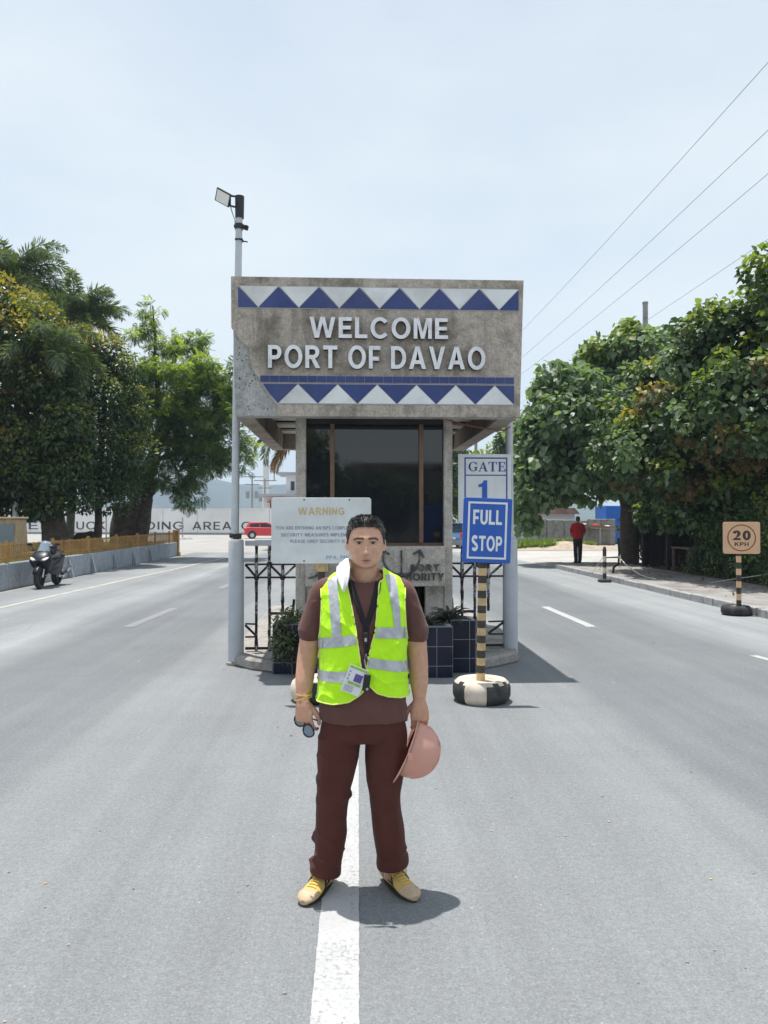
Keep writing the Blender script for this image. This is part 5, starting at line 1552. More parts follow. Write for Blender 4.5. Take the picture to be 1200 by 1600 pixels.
bush('dark mass of undergrowth closing the gap behind the shed', (14.2, 28.4, 1.9), (2.2, 2.4, 2.0), 70, 0.6, 0.2, [0.85, 0.15, 0.0], [GR4, GR2, GR], 75, 420)
bush('dark shrub growing against the trunk of the heart leaved tree', (11.3, 28.2, 1.2), (1.1, 0.9, 1.3), 40, 0.4, 0.15, [0.8, 0.2, 0.0], [GR4, GR2, GR], 76)

# farther greenery right of the booth
plain_tree('broadleaf_tree', 'small distant tree showing between the canopy and the GATE sign', 'tree', (6.6, 56.0, 0.0), [([(6.6, 56, 0), (6.6, 56, 3), (6.7, 56, 5)], 0.2, 0.06)], M['bark'],
           clumps_on((7.0, 56, 4.6), (3.0, 2.0, 3.2), 60, 0.75, 300, [0.6, 0.4], 0.85, seed=81), 'oval', 0.32, [GR4, GR2], 'distant trees right of the booth', zmin=1.5)
plain_tree('broadleaf_tree', 'taller distant tree behind the blue container on the right', 'tree', (15.5, 58.0, 0.0), [([(15.5, 58, 0), (15.5, 58, 4), (15.4, 58, 7)], 0.25, 0.08)], M['bark'],
           clumps_on((14.5, 58, 6.2), (4.5, 2.4, 3.6), 80, 0.9, 260, [0.6, 0.4], 0.85, seed=82), 'oval', 0.36, [GR4, GR2], 'distant trees right of the booth', zmin=2.2)
plain_tree('broadleaf_tree', 'wide dark distant tree behind the shed on the far right', 'tree', (25.0, 44.0, 0.0), [([(25, 44, 0), (25, 44, 4), (25, 44, 7)], 0.3, 0.08)], M['bark'],
           clumps_on((24.5, 44, 5.2), (7.0, 3.0, 4.4), 120, 1.0, 240, [0.7, 0.3], 0.85, seed=83), 'oval', 0.40, [GR4, GR2], 'distant trees right of the booth', zmin=1.5)

# fallen leaves on the right pavement and soil
n_ = 900
P = np.stack([rng.uniform(7.4, 10.6, n_) , rng.uniform(11, 27, n_), np.full(n_, 0.140)], 1)
P = P[rng.random(n_) < np.clip((P[:, 0] - 7.2) / 2.4, 0.08, 1)]
O = rng.normal(0, 0.12, (len(P), 3)); O[:, 2] = 0.05; O /= np.linalg.norm(O, axis=1, keepdims=True)
foliage('fallen_leaves', None, None, 'oval', 0.085, [GPd, GR3], 0.0, 2.5, -1, pts=(P, O, rng.integers(0, 2, len(P))))

# trailing plant over the left planter
tp = thing('trailing_plant', 'dusty green plant trailing over the left planter block', 'plant', (-0.72, 8.5, 0.5))
cl = clumps_on((-0.70, 8.50, 0.60), (0.17, 0.13, 0.09), 9, 0.08, 6500, [1.0], 0.9, seed=91)
cl += clumps_on((-0.76, 8.40, 0.42), (0.10, 0.06, 0.26), 12, 0.065, 6500, [1.0], 1.1, seed=92)
cl += clumps_on((-0.68, 8.39, 0.28), (0.10, 0.05, 0.18), 9, 0.06, 8000, [1.0], 1.1, seed=93, inner=False)
foliage('leaves', tp, cl, 'oval', 0.048, [GB], droop=0.5, up=0.5, zmin=0.06)
mb = MB()
for k in range(9):
    x = -0.80 + 0.022 * k; zb_ = random.uniform(0.08, 0.3)
    mb.tube([(x, 8.5, 0.55), (x - .01, 8.40, 0.56), (x + random.uniform(-.02, .02), 8.375, 0.4), (x + random.uniform(-.03, .03), 8.37, zb_)], 0.003, 4)
tag(mb.build('stems', M['bark'], tp), kind='stuff')

# ------------------------------------------------------------------ shed, stall, walls on the right
sh = thing('shed', 'dark low roadside shed under the trees with rusty roof sheets', 'shed', (11.2, 23.6, 0.1))
for x, y in ((9.95, 21.6), (9.95, 23.6), (9.95, 25.6), (12.4, 21.6), (12.4, 25.6)):
    mb = MB(); mb.span((x - .05, y - .05, 0.1), (x + .05, y + .05, 2.0)); mb.build('post', M['dark_wall'], sh)
for k in range(16):
    mb = MB(); y = 21.4 + k * 0.27; mb.span((12.5, y, 0.1), (12.53, y + 0.255, 2.05 + random.uniform(-.05, .05))); mb.build('plank', M['dark_wall'], sh)
for k in range(10):
    mb = MB(); x = 9.98 + k * 0.25; mb.span((x, 25.7, 0.1), (x + 0.235, 25.73, 2.0 + random.uniform(-.06, .06))); mb.build('plank', M['dark_wall'], sh)
for k in range(6):
    y = 21.2 + k * 0.80
    mb = MB()
    nn = 14
    vs = []
    for i in range(nn + 1):
        yy = y + 0.83 * i / nn
        zz = 0.018 * (1 if i % 2 else -1) + (0.008 if k % 2 else 0)
        vs += [(9.55, yy, 1.98 + zz + random.uniform(-.004, .004)), (12.7, yy, 2.22 + zz)]
    mb.add(vs, [(2 * i, 2 * i + 1, 2 * i + 3, 2 * i + 2) for i in range(nn)])
    o = mb.build('roof_sheet', M['rust_roof'], sh); o.modifiers.new('solid', 'SOLIDIFY').thickness = 0.012
tb = thing('table', 'rough wooden table in the deep shade of the shed', 'table', (10.35, 22.9, 0.1))
mb = MB(); mb.span((10.0, 22.3, 0.80), (10.7, 23.5, 0.85)); mb.build('top', M['wood'], tb)
for x in (10.06, 10.64):
    for y in (22.36, 23.44):
        mb = MB(); mb.span((x - .03, y - .03, 0.11), (x + .03, y + .03, 0.799)); mb.build('leg', M['wood'], tb)

sw = thing('stone_wall', 'old stained grey masonry wall behind the red shirted man', 'wall', (14.0, 50.0, 0))
x = 11.9
while x < 17.4:
    w = random.uniform(0.7, 1.2)
    mb = MB(); mb.span((x + .01, 49.9 + random.uniform(-.04, .04), 0), (x + w - .01, 50.3, 1.75 + random.uniform(-.2, .25))); mb.build('panel', M['stone_wall'], sw, bevel=0.05); x += w
zf = thing('zinc_fence', 'pale corrugated zinc sheet fence at the far side of the side road', 'fence', (10.9, 49.2, 0))
for k in range(5):
    mb = MB(); x = 9.6 + k * 0.52
    vs = []
    for i in range(9):
        vs += [(x + i * 0.0625, 49.2 + 0.02 * (i % 2), 0.0), (x + i * 0.0625, 49.2 + 0.02 * (i % 2), 1.5 + random.uniform(-.03, .03))]
    mb.add(vs, [(2 * i, 2 * i + 1, 2 * i + 3, 2 * i + 2) for i in range(8)])
    o = mb.build('zinc_sheet', M['zinc'], zf); o.modifiers.new('solid', 'SOLIDIFY').thickness = 0.01
mb = MB(); mb.bar((9.5, 49.15, 0.7), (12.3, 49.15, 0.7), 0.05); mb.build('rail', M['wood'], zf)
ct = thing('shipping_container', 'bright blue shipping container half hidden by the heart leaved tree', 'container', (20.6, 53.5, 0))
mb = MB(); mb.span((17.75, 52.4, 0.05), (23.8, 54.8, 2.64)); mb.build('shell', M['container'], ct, bevel=0.03)
for k in range(16):
    mb = MB(); x = 17.85 + k * 0.37; mb.span((x, 52.36, 0.2), (x + 0.17, 52.399, 2.5)); mb.build('rib', M['container'], ct)
hs = thing('shack', 'small shack with a faded pink roof showing over the grey wall', 'shack', (15.0, 57.0, 0))
mb = MB(); mb.span((13.6, 56, 0), (16.6, 58, 2.1)); mb.build('walls', M['house'], hs)
mb = MB(); mb.prism([(13.3, 2.1), (16.9, 2.1), (16.5, 2.55), (13.7, 2.55)], 55.6, 58.4); mb.build('roof', M['rust_roof'], hs)
st = thing('roadside_stall', 'rusty topped roadside stall table to the right of the red shirted man', 'stall', (15.3, 47.0, 0))
mb = MB(); mb.prism([(13.9, 1.32), (16.75, 1.12), (16.75, 1.22), (13.9, 1.42)], 46.2, 47.8); mb.build('top', M['rust_roof'], st)
mb = MB(); mb.span((14.75, 46.8, 0.0), (16.1, 47.7, 1.1)); mb.build('counter', M['stone_wall'], st, bevel=0.02)
for x, h in ((15.3, 1.25), (14.0, 1.3), (16.6, 1.1)):
    mb = MB(); mb.span((x - .05, 46.25, 0), (x + .05, 46.35, h)); mb.build('leg', M['kerb'], st)
for k in range(3):
    x = 14.5 + k * 0.75
    tag(rock((x, 47.0, 1.36 - 0.07 * (x - 13.9)), (random.uniform(.2, .3), 0.2, random.uniform(.12, .22)), k).build('goods_bundle', [M['cream_paint'], M['tail'], M['sign_white']][k % 3]), ['small cream bundle among the goods lying on the roadside stall top', 'small red bundle among the goods lying on the roadside stall top', 'small white bundle among the goods lying on the roadside stall top'][k % 3], 'bundle', 'bundles on the stall')

def mz(x, y):
    return max(0.0, 0.42 * math.exp(-(((x - 12.6) / 1.3) ** 2) - ((y - 44.3) / 1.2) ** 2) + 0.28 * math.exp(-(((x - 10.4) / 1.1) ** 2) - ((y - 44.6) / 1.0) ** 2)
               + 0.16 * math.exp(-(((x - 15.0) / 1.6) ** 2) - ((y - 45.0) / 1.0) ** 2) + 0.05 * noise.noise(Vector((x * 2.2, y * 2.2, 0))) - 0.02)
mb = MB(); nx_, ny_ = 60, 24
for j in range(ny_ + 1):
    for i in range(nx_ + 1):
        x, y = 8.6 + 9 * i / nx_, 42.0 + 5 * j / ny_
        edge = min(1, 6 * min(i / nx_, 1 - i / nx_, j / ny_, 1 - j / ny_))
        mb.v.append((x, y, mz(x, y) * edge + 0.003))
for j in range(ny_):
    for i in range(nx_):
        a = j * (nx_ + 1) + i; mb.f.append((a, a + 1, a + nx_ + 2, a + nx_ + 1)); mb.m.append(0)
tag(mb.build('earth_mound', M['mound'], smooth=True), kind='structure')
grass('grass', 9.0, 11.8, 43.6, 45.6, 0, 5000, 0.30, zf=mz)
grass('grass', 11.8, 14.5, 44.6, 46.2, 0, 2500, 0.26, zf=mz)
grass('grass', 9.0, 13.0, 47.5, 49.0, 0, 3000, 0.35, zf=lambda x, y: 0)

# ------------------------------------------------------------------ kerbside bits
bl = thing('bollard', 'short cream and black banded bollard on a square base at the right kerb', 'bollard', (6.86, 20.4, 0))
mb = MB(); mb.box((6.86, 20.4, 0.035), (0.30, 0.28, 0.07)); mb.build('base', M['rubber'], bl, bevel=0.015)
striped_pole(bl, 6.86, 20.4, 0.09, 0.86, 0.05, 5, [M['black_paint'], M['cream_paint']])
mb = MB(); mb.lathe([(0.05, 0.86), (0.055, 0.88), (0.03, 0.95), (0, 0.97)], (6.86, 20.4, 0), 12); mb.build('cap', M['black_paint'], bl)
bp = thing('bent_pipe_frame', 'bent black pipe frame standing on the pavement beside the bollard', 'frame', (7.6, 21.9, 0.135))
mb = MB(); mb.tube([(7.62, 21.9, 0.136), (7.63, 21.9, 0.30), (7.78, 21.9, 0.42), (7.80, 21.9, 0.75), (7.77, 21.9, 1.15)], 0.035, 8); mb.build('upright', M['rust'], bp)
mb = MB(); mb.tube([(7.36, 21.9, 0.136), (7.36, 21.9, 0.58), (7.78, 21.9, 0.60)], 0.022, 8); mb.build('crossbar', M['rust'], bp)
def rope(pts, label, r=0.012):
    mb = MB(); mb.tube(pts, r, 6); return tag(mb.build('rope', M['rope'], smooth=True), label, 'rope', None)
rope([(7.76, 21.87, 0.62), (7.78, 21.2, 0.38), (7.82, 20.5, 0.22), (7.88, 20.0, 0.15), (7.95, 19.6, 0.147)], 'slack pale rope from the bent pipe frame down to the pavement', 0.016)
rope([(7.0, 21.9, 0.15), (6.92, 21.2, 0.4), (6.88, 20.42, 0.75)], 'short thin rope tied to the banded bollard', 0.008)
rope([(8.75, 18.3, 0.147), (9.0, 17.9, 0.25), (9.5, 17.0, 0.45), (10.0, 16.4, 0.62)], 'thin pale rope rising from the pavement into the dark bush', 0.010)

# ------------------------------------------------------------------ overhead wires and poles
def wire(x, z, y0, y1, sag, label, r=0.011):
    pts = [(x, y0 + (y1 - y0) * k / 40, z - sag * 4 * (k / 40) * (1 - k / 40)) for k in range(41)]
    mb = MB(); mb.tube(pts, r, 5); tag(mb.build('overhead_wire', M['cable'], smooth=True), label, 'wire', 'overhead wires')
PY0, PY1 = -9.0, 64.0
wire(9.05, 12.35, PY0, PY1, 0.85, 'highest of the three long overhead wires right of the booth', 0.007)
wire(9.8, 11.6, PY0, PY1, 0.85, 'middle one of the three long overhead wires right of the booth', 0.007)
wire(10.6, 11.4, PY0, PY1, 1.0, 'lowest of the three long overhead wires right of the booth', 0.007)
wire(13.0, 10.6, PY0, PY1, 0.2, 'fourth overhead wire passing just above the right hand trees', 0.007)
for y, lab in ((PY0, 'utility pole carrying the overhead wires behind the viewpoint'), (PY1, 'far utility pole carrying the overhead wires behind the booth')):
    t = thing('utility_pole', lab, 'utility pole', (10.6, y, 0))
    mb = MB(); mb.tube([(10.6, y, 0), (10.6, y, 12.6)], [0.17, 0.11], 10); mb.build('pole', M['kerb'], t, smooth=True)
    mb = MB(); mb.bar((8.7, y, 12.3), (13.2, y, 12.3), 0.10); mb.bar((9.5, y - .01, 11.4), (13.1, y - .01, 11.4), 0.08); mb.build('crossarm', M['wood'], t)
t = thing('concrete_pole', 'square topped grey pole poking out above the heart leaved tree', 'pole', (12.0, 30.6, 0))
mb = MB(); mb.tube([(12.0, 30.6, 0), (12.0, 30.6, 10.45)], [0.14, 0.11], 8); mb.build('shaft', M['kerb'], t)
mb = MB(); mb.tube([(12.0, 30.6, 10.451), (12.0, 30.6, 10.52)], [0.125, 0.125], 8); mb.build('cap', M['kerb'], t)

# trees and a block across the road behind the viewpoint: the booth window mirrors them
def back_tree(label, x, y, h, seed):
    plain_tree('broadleaf_tree', label, 'tree', (x, y, 0), [([(x, y, 0), (x, y, h * .4), (x + .2, y, h * .8)], 0.25, 0.07)], M['bark'],
               clumps_on((x, y, h * 0.55), (h * 0.5, h * 0.35, h * 0.45), 60, h * 0.13, 5600 / h / h * 1.6, [0.7, 0.3], 0.85, seed=seed), 'oval', 0.34, [GR4, GR2], 'trees across the road behind the viewpoint', zmin=0.4)
back_tree('left one of the trees mirrored in the booth window', -3.6, -27.0, 7.0, 101)
back_tree('middle one of the trees mirrored in the booth window', 1.4, -30.0, 5.2, 102)
back_tree('right one of the trees mirrored in the booth window', 6.8, -28.0, 4.6, 103)
rb = thing('building', 'low flat roofed block mirrored in the booth window', 'building', (3.6, -36.0, 0))
MB().span((0.5, -40, 0), (8.0, -34, 5.2)).build('wall', M['stone_wall'], rb)
MB().span((0.0, -40.5, 5.21), (8.5, -33.5, 5.5)).build('roof', M['rust_roof'], rb)

# ------------------------------------------------------------------ far yard: house, tower, poles, posts
hh = thing('white_building', 'white flat roofed building beyond the boundary wall left of the booth', 'building', (-8.0, 112, 0))
mb = MB(); mb.span((-12.2, 110, 0), (2.0, 118, 5.0)); mb.build('wall', M['house'], hh)
mb = MB(); mb.span((-13.0, 109.0, 5.01), (2.4, 118.6, 5.35)); mb.build('roof', M['house_roof'], hh)
mb = MB(); mb.span((-9.1, 111, 5.36), (2.0, 117.5, 8.2)); mb.build('upper_wall', M['house'], hh)
mb = MB(); mb.span((-10.4, 110.2, 8.21), (2.6, 118.2, 8.5)); mb.build('roof', M['house_roof'], hh)
for x, z, w, h in ((-8.45, 5.9, 0.55, 1.3), (-6.8, 5.9, 0.9, 1.2), (-11.3, 3.2, 0.8, 1.3), (-9.4, 3.2, 0.9, 1.2)):
    f_ = MB().span((x, 109.95 if z < 5 else 110.95, z), (x + w, 109.999 if z < 5 else 110.999, z + h)).build('window', M['house_win'], hh)
    MB().span((x - .08, 109.9 if z < 5 else 110.9, z - .12), (x + w + .08, 109.999 if z < 5 else 110.999, z - .02)).build('sill', M['house'], f_)
mb = MB(); mb.span((-11.6, 108.6, 4.1), (-9.0, 109.9, 4.3)); mb.build('awning', M['tail'], hh)
tw = thing('white_tower', 'slim pale tower far behind the boundary wall', 'tower', (-16.2, 150, 0))
mb = MB(); mb.tube([(-16.2, 150, 0), (-16.2, 150, 7.5), (-16.2, 150, 14.5)], [0.85, 0.62, 0.55], 14); mb.build('shaft', M['house'], tw, smooth=True)
mb = MB(); mb.tube([(-16.2, 150, 14.5), (-16.2, 150, 14.9)], 0.75, 14); mb.build('cap', M['house'], tw)
mb = MB(); mb.bar((-15.6, 150, 9.3), (-14.0, 150, 9.3), 0.12); mb.bar((-15.6, 150, 11.6), (-14.1, 150, 11.6), 0.12); mb.bar((-14.6, 150, 9.3), (-14.6, 150, 11.6), 0.25); mb.build('platform', M['house_roof'], tw)
for x, y, h, lab in ((-16.6, 132, 9.4, 'grey power pole with crossarms and transformers beyond the wall'), (-15.0, 137, 9.0, 'second grey power pole just right of the one with transformers')):
    t = thing('power_pole', lab, 'power pole', (x, y, 0), 0, 'power poles beyond the wall')
    mb = MB(); mb.tube([(x, y, 0), (x, y, h)], [0.2, 0.13], 8); mb.build('pole', M['kerb'], t)
    mb = MB(); mb.bar((x - 1.9, y - .05, h - 0.4), (x + 1.9, y - .05, h - 0.4), 0.12); mb.build('crossarm', M['wood'], t)
    mb = MB(); mb.bar((x - 1.2, y - .05, h - 1.7), (x + 1.2, y - .05, h - 1.7), 0.1); mb.build('crossarm', M['wood'], t)
    for k in (-1, 1):
        mb = MB(); mb.tube([(x + 0.75 * k, y - .3, h - 4.1), (x + 0.75 * k, y - .3, h - 2.9)], 0.32, 10); mb.build('transformer', M['kerb'], t)
for x, y, lab in ((-14.6, 68.0, 'thin grey signpost on a round base in the far yard'), (-16.2, 52.0, 'thin dark post beyond the end of the picket fence')):
    t = thing('thin_post', lab, 'post', (x, y, 0), 0, 'thin posts in the far yard')
    mb = MB(); mb.tube([(x, y, 0.1), (x, y, 1.9)], 0.05, 8); mb.build('shaft', M['kerb'], t)
    mb = MB(); mb.lathe([(0, 0.0), (0.9, 0.0), (0.8, 0.1), (0.05, 0.14)], (x, y, 0), 14); mb.build('base', M['kerb'], t)

# ------------------------------------------------------------------ cars
def make_car(label, loc, rz, paint):
    t = thing('hatchback_car', label, 'car', (0, 0, 0))
    L, W = 3.75, 1.62
    prof = [(-1.80, 0.38), (-1.84, 0.62), (-1.72, 0.93), (-1.60, 1.02), (0.62, 0.98), (1.35, 0.86), (1.72, 0.72), (1.86, 0.52), (1.84, 0.30), (1.60, 0.24), (-1.62, 0.26)]
    mb = MB(); mb.prism(prof, -W / 2, W / 2); mb.build('body', paint, t, bevel=0.07, local=True, seg=3)
    cab = [(-1.70, 1.0), (-1.52, 1.36), (-1.30, 1.47), (0.05, 1.48), (0.40, 1.36), (1.0, 0.95)]
    mb = MB()
    n = len(cab)
    vs = [(a, -W / 2 + 0.03 + (b - 0.95) * 0.28, b) for a, b in cab] + [(a, W / 2 - 0.03 - (b - 0.95) * 0.28, b) for a, b in cab]
    mb.add(vs, [tuple(range(n)), tuple(range(2 * n - 1, n - 1, -1))] + [(i, i + n, (i + 1) % n + n, (i + 1) % n) for i in range(n)])
    mb.build('cabin', paint, t, bevel=0.05, local=True, seg=3)
    for s in (-1, 1):
        def gy(b): return s * (W / 2 - 0.022 - (b - 0.95) * 0.28)
        for pts in ([(-1.42, 1.03), (-1.32, 1.33), (-0.55, 1.37), (-0.52, 1.02)], [(-0.46, 1.02), (-0.49, 1.37), (0.02, 1.38), (0.32, 1.28), (0.72, 1.0)]):
            mb = MB(); q = [(a, gy(b), b) for a, b in pts]; q2 = [(a, gy(b) - s * 0.02, b) for a, b in pts]
            k = len(q); mb.add(q + q2, [tuple(range(k)), tuple(range(2 * k - 1, k - 1, -1))] + [(i, i + k, (i + 1) % k + k, (i + 1) % k) for i in range(k)]); mb.build('side_window', M['car_glass'], t, local=True)
        mb = MB(); mb.box((-1.80, s * 0.62, 0.80), (0.12, 0.28, 0.24), Matrix.Rotation(R(-14), 3, 'Y')); mb.build('tail_lamp', M['tail'], t, bevel=0.02, local=True)
        mb = MB(); mb.box((1.70, s * 0.60, 0.66), (0.18, 0.30, 0.14), Matrix.Rotation(R(30), 3, 'Y')); mb.build('headlight', M['lamp_glass'], t, bevel=0.02, local=True)
        mb = MB(); mb.box((0.62, s * 0.88, 1.02), (0.16, 0.16, 0.12)); mb.build('mirror', paint, t, bevel=0.03, local=True)
        for x in (-1.18, 1.20):
            mb = MB(); mb.lathe([(0.20, -0.10), (0.29, -0.10), (0.31, -0.06), (0.31, 0.06), (0.29, 0.10), (0.20, 0.10)], (x, s * 0.74, 0.31), 24, (0, s, 0)); w = mb.build('wheel', M['rubber'], t, local=True, smooth=True)
            mb = MB(); mb.lathe([(0, 0.092), (0.06, 0.095), (0.19, 0.08), (0.20, 0.06)], (x, s * 0.745, 0.31), 20, (0, s, 0)); mb.build('rim', M['chrome'], w, local=True)
            mb = MB(); mb.lathe([(0.0, 0.0), (0.37, 0.0), (0.37, 0.012), (0, 0.012)], (x, s * (W / 2 - 0.004), 0.33), 24, (0, s, 0)); mb.build('wheel_arch', M['black'], t, local=True)
    mb = MB(); mb.add([(-1.735, -0.55, 1.04), (-1.735, 0.55, 1.04), (-1.565, 0.48, 1.33), (-1.565, -0.48, 1.33)], [(0, 1, 2, 3)]); mb.build('rear_window', M['car_glass'], t, local=True)
    mb = MB(); mb.add([(0.97, -0.68, 1.0), (0.97, 0.68, 1.0), (0.44, 0.56, 1.36), (0.44, -0.56, 1.36)], [(0, 1, 2, 3)]); mb.build('windscreen', M['car_glass'], t, local=True)
    mb = MB(); mb.box((-1.84, 0, 0.42), (0.10, 1.5, 0.20)); mb.build('bumper', paint, t, bevel=0.03, local=True)
    mb = MB(); mb.box((-1.895, 0, 0.60), (0.012, 0.44, 0.12)); mb.build('number_plate', M['sign_white'], t, local=True)
    mb = MB(); mb.box((-1.50, 0, 1.475), (0.34, 1.0, 0.03)); mb.build('spoiler', paint, t, bevel=0.01, local=True)
    t.location = loc; t.rotation_euler = (0, 0, rz)
    return t
make_car('bright red hatchback seen from behind driving along the far wall', (-7.6, 69.6, 0), R(10), M['car_red'])
make_car('blue grey hatchback half hidden behind the GATE sign', (6.9, 46.5, 0), R(62), M['car_blue'])

# ------------------------------------------------------------------ parked scooter
mo = thing('motor_scooter', 'black maxi scooter with windscreen parked against the planter wall', 'scooter', (0, 0, 0))
def ring_loft(mb, rings):
    """rings: lists of equal length, closed, joined in order and capped"""
    n = len(rings[0]); k0 = len(mb.v)
    for r in rings: mb.v += [tuple(p) for p in r]
    for i in range(len(rings) - 1):
        for k in range(n):
            mb.f.append((k0 + i * n + k, k0 + i * n + (k + 1) % n, k0 + (i + 1) * n + (k + 1) % n, k0 + (i + 1) * n + k)); mb.m.append(0)
    mb.f.append(tuple(k0 + k for k in range(n))[::-1]); mb.m.append(0)
    mb.f.append(tuple(k0 + (len(rings) - 1) * n + k for k in range(n))); mb.m.append(0)
    return mb
def el(cx, cy, cz, a, b, axis, n=16, p=2.4):
    out = []
    for k in range(n):
        t = 2 * PI * k / n
        u = math.copysign(abs(math.cos(t)) ** (2 / p), math.cos(t)) * a; v = math.copysign(abs(math.sin(t)) ** (2 / p), math.sin(t)) * b
        out.append((cx + u, cy + v, cz) if axis == 'z' else ((cx + u, cy, cz + v) if axis == 'y' else (cx, cy + u, cz + v)))
    return out
for y, w in ((-0.70, 0.12), (0.66, 0.14)):
    mb = MB(); mb.lathe([(0.20, -w / 2), (0.27, -w / 2), (0.295, -w / 4), (0.30, 0), (0.295, w / 4), (0.27, w / 2), (0.20, w / 2)], (0, y, 0.30), 28, (1, 0, 0)); w_o = mb.build('wheel', M['rubber'], mo, smooth=True, local=True)
    mb = MB()
    mb.lathe([(0.19, -0.03), (0.205, -0.03), (0.205, 0.03), (0.19, 0.03), (0.19, -0.03)], (0, y, 0.30), 24, (1, 0, 0)); mb.lathe([(0, -0.04), (0.05, -0.04), (0.05, 0.04), (0, 0.04)], (0, y, 0.30), 12, (1, 0, 0))
    for k in range(5):
        a = k * 2 * PI / 5; mb.bar((0, y, 0.30), (0, y + 0.195 * math.cos(a), 0.30 + 0.195 * math.sin(a)), 0.035, 0.03)
    mb.build('rim', M['moto_matt'], w_o, local=True)
for s in (-1, 1):
    mb = MB(); mb.tube([(s * 0.085, -0.70, 0.30), (s * 0.085, -0.52, 0.72)], 0.025, 8); mb.build('fork', M['chrome'], mo, local=True)
mb = MB()
vs = []
for i in range(9):
    a = R(20 + 125 * i / 8)
    vs += [(-0.075, -0.70 - 0.335 * math.cos(a), 0.30 + 0.335 * math.sin(a)), (0.075, -0.70 - 0.335 * math.cos(a), 0.30 + 0.335 * math.sin(a))]
mb.add(vs, [(2 * i, 2 * i + 1, 2 * i + 3, 2 * i + 2) for i in range(8)]); o = mb.build('mudguard', M['moto'], mo, local=True, smooth=True); o.modifiers.new('solid', 'SOLIDIFY').thickness = 0.012
mb = MB(); ring_loft(mb, [el(0, -0.40, 0.36, 0.10, 0.10, 'z'), el(0, -0.46, 0.50, 0.20, 0.14, 'z'), el(0, -0.54, 0.64, 0.27, 0.20, 'z'), el(0, -0.58, 0.76, 0.30, 0.22, 'z'), el(0, -0.54, 0.88, 0.27, 0.19, 'z'), el(0, -0.46, 0.98, 0.20, 0.13, 'z'), el(0, -0.42, 1.02, 0.12, 0.08, 'z')])
mb.build('front_fairing', M['moto'], mo, local=True, smooth=True)
mb = MB()
vs, k = [], 7
for i in range(6):
    t = i / 5; hw = 0.19 - 0.05 * t
    for j in range(k):
        u = -1 + 2 * j / (k - 1); vs.append((hw * u, -0.56 + 0.24 * t + 0.10 * u * u, 0.93 + 0.36 * t - 0.05 * u * u * t))
mb.add(vs, [(i * k + j, i * k + j + 1, (i + 1) * k + j + 1, (i + 1) * k + j) for i in range(5) for j in range(k - 1)])
o = mb.build('windscreen', M['screen'], mo, local=True, smooth=True); o.modifiers.new('solid', 'SOLIDIFY').thickness = 0.008
for s in (-1, 1):
    mb = MB(); ring_loft(mb, [el(s * 0.06, -0.775, 0.755, 0.01, 0.012, 'y', 8), el(s * 0.12, -0.79, 0.775, 0.05, 0.022, 'y', 8), el(s * 0.18, -0.745, 0.815, 0.05, 0.022, 'y', 8), el(s * 0.23, -0.69, 0.85, 0.01, 0.01, 'y', 8)]); mb.build('headlight', M['lamp_glass'], mo, local=True, smooth=True)
    mb = MB(); mb.tube([(s * 0.10, -0.36, 1.02), (s * 0.24, -0.30, 1.05), (s * 0.38, -0.22, 1.02)], [0.014, 0.014, 0.02], 8); mb.build('handlebar', M['black'], mo, local=True)
    mb = MB(); mb.tube([(s * 0.22, -0.44, 1.02), (s * 0.34, -0.42, 1.16)], 0.01, 6); ring_loft(mb, [el(s * 0.37, -0.425, 1.19, 0.07, 0.035, 'y', 12), el(s * 0.37, -0.40, 1.19, 0.075, 0.04, 'y', 12)]); mb.build('mirror', M['black'], mo, local=True)
    mb = MB(); ring_loft(mb, [el(s * 0.15, -0.42, 0.50, 0.03, 0.10, 'y'), el(s * 0.19, -0.15, 0.46, 0.06, 0.14, 'y'), el(s * 0.19, 0.15, 0.48, 0.07, 0.16, 'y'), el(s * 0.17, 0.50, 0.62, 0.06, 0.16, 'y'), el(s * 0.10, 0.92, 0.80, 0.04, 0.06, 'y')]); mb.build('side_panel', M['moto'], mo, local=True, smooth=True)
mb = MB(); ring_loft(mb, [el(0, -0.36, 0.66, 0.15, 0.24, 'y'), el(0, -0.10, 0.58, 0.17, 0.20, 'y'), el(0, 0.20, 0.60, 0.18, 0.22, 'y'), el(0, 0.60, 0.72, 0.17, 0.15, 'y'), el(0, 0.98, 0.82, 0.08, 0.05, 'y')]); mb.build('body', M['moto_matt'], mo, local=True, smooth=True)
mb = MB(); ring_loft(mb, [el(0, -0.10, 0.80, 0.12, 0.03, 'y'), el(0, 0.05, 0.82, 0.17, 0.06, 'y'), el(0, 0.38, 0.83, 0.19, 0.06, 'y'), el(0, 0.48, 0.90, 0.17, 0.06, 'y'), el(0, 0.90, 0.93, 0.13, 0.045, 'y')]); mb.build('seat', M['black'], mo, local=True, smooth=True)
mb = MB(); mb.tube([(0.26, 0.30, 0.34), (0.27, 0.62, 0.42), (0.27, 0.92, 0.50)], [0.05, 0.065, 0.06], 14); ex = mb.build('exhaust', M['moto_matt'], mo, local=True, smooth=True)
mb = MB(); mb.tube([(0.275, 0.918, 0.50), (0.275, 0.95, 0.507)], 0.062, 14); mb.box((0.335, 0.66, 0.44), (0.012, 0.30, 0.07), Matrix.Rotation(R(15), 3, 'X')); mb.build('exhaust_cap', M['chrome'], ex, local=True)
mb = MB(); mb.lathe([(0, 0.0), (0.12, 0.0), (0.13, -0.02), (0.13, -0.09), (0, -0.10)], (0.25, 0.48, 0.34), 18, (1, 0, 0)); mb.box((0.20, 0.30, 0.33), (0.08, 0.34, 0.14)); mb.build('engine_cover', M['chrome'], mo, local=True)
mb = MB(); mb.bar((-0.10, 0.10, 0.30), (-0.26, 0.14, 0.01), 0.025); mb.build('side_stand', M['black'], mo, local=True)
mo.location = (-7.56, 19.7, 0); mo.rotation_euler = (0, 0, R(2)); mo.scale = (0.90, 0.90, 0.90)
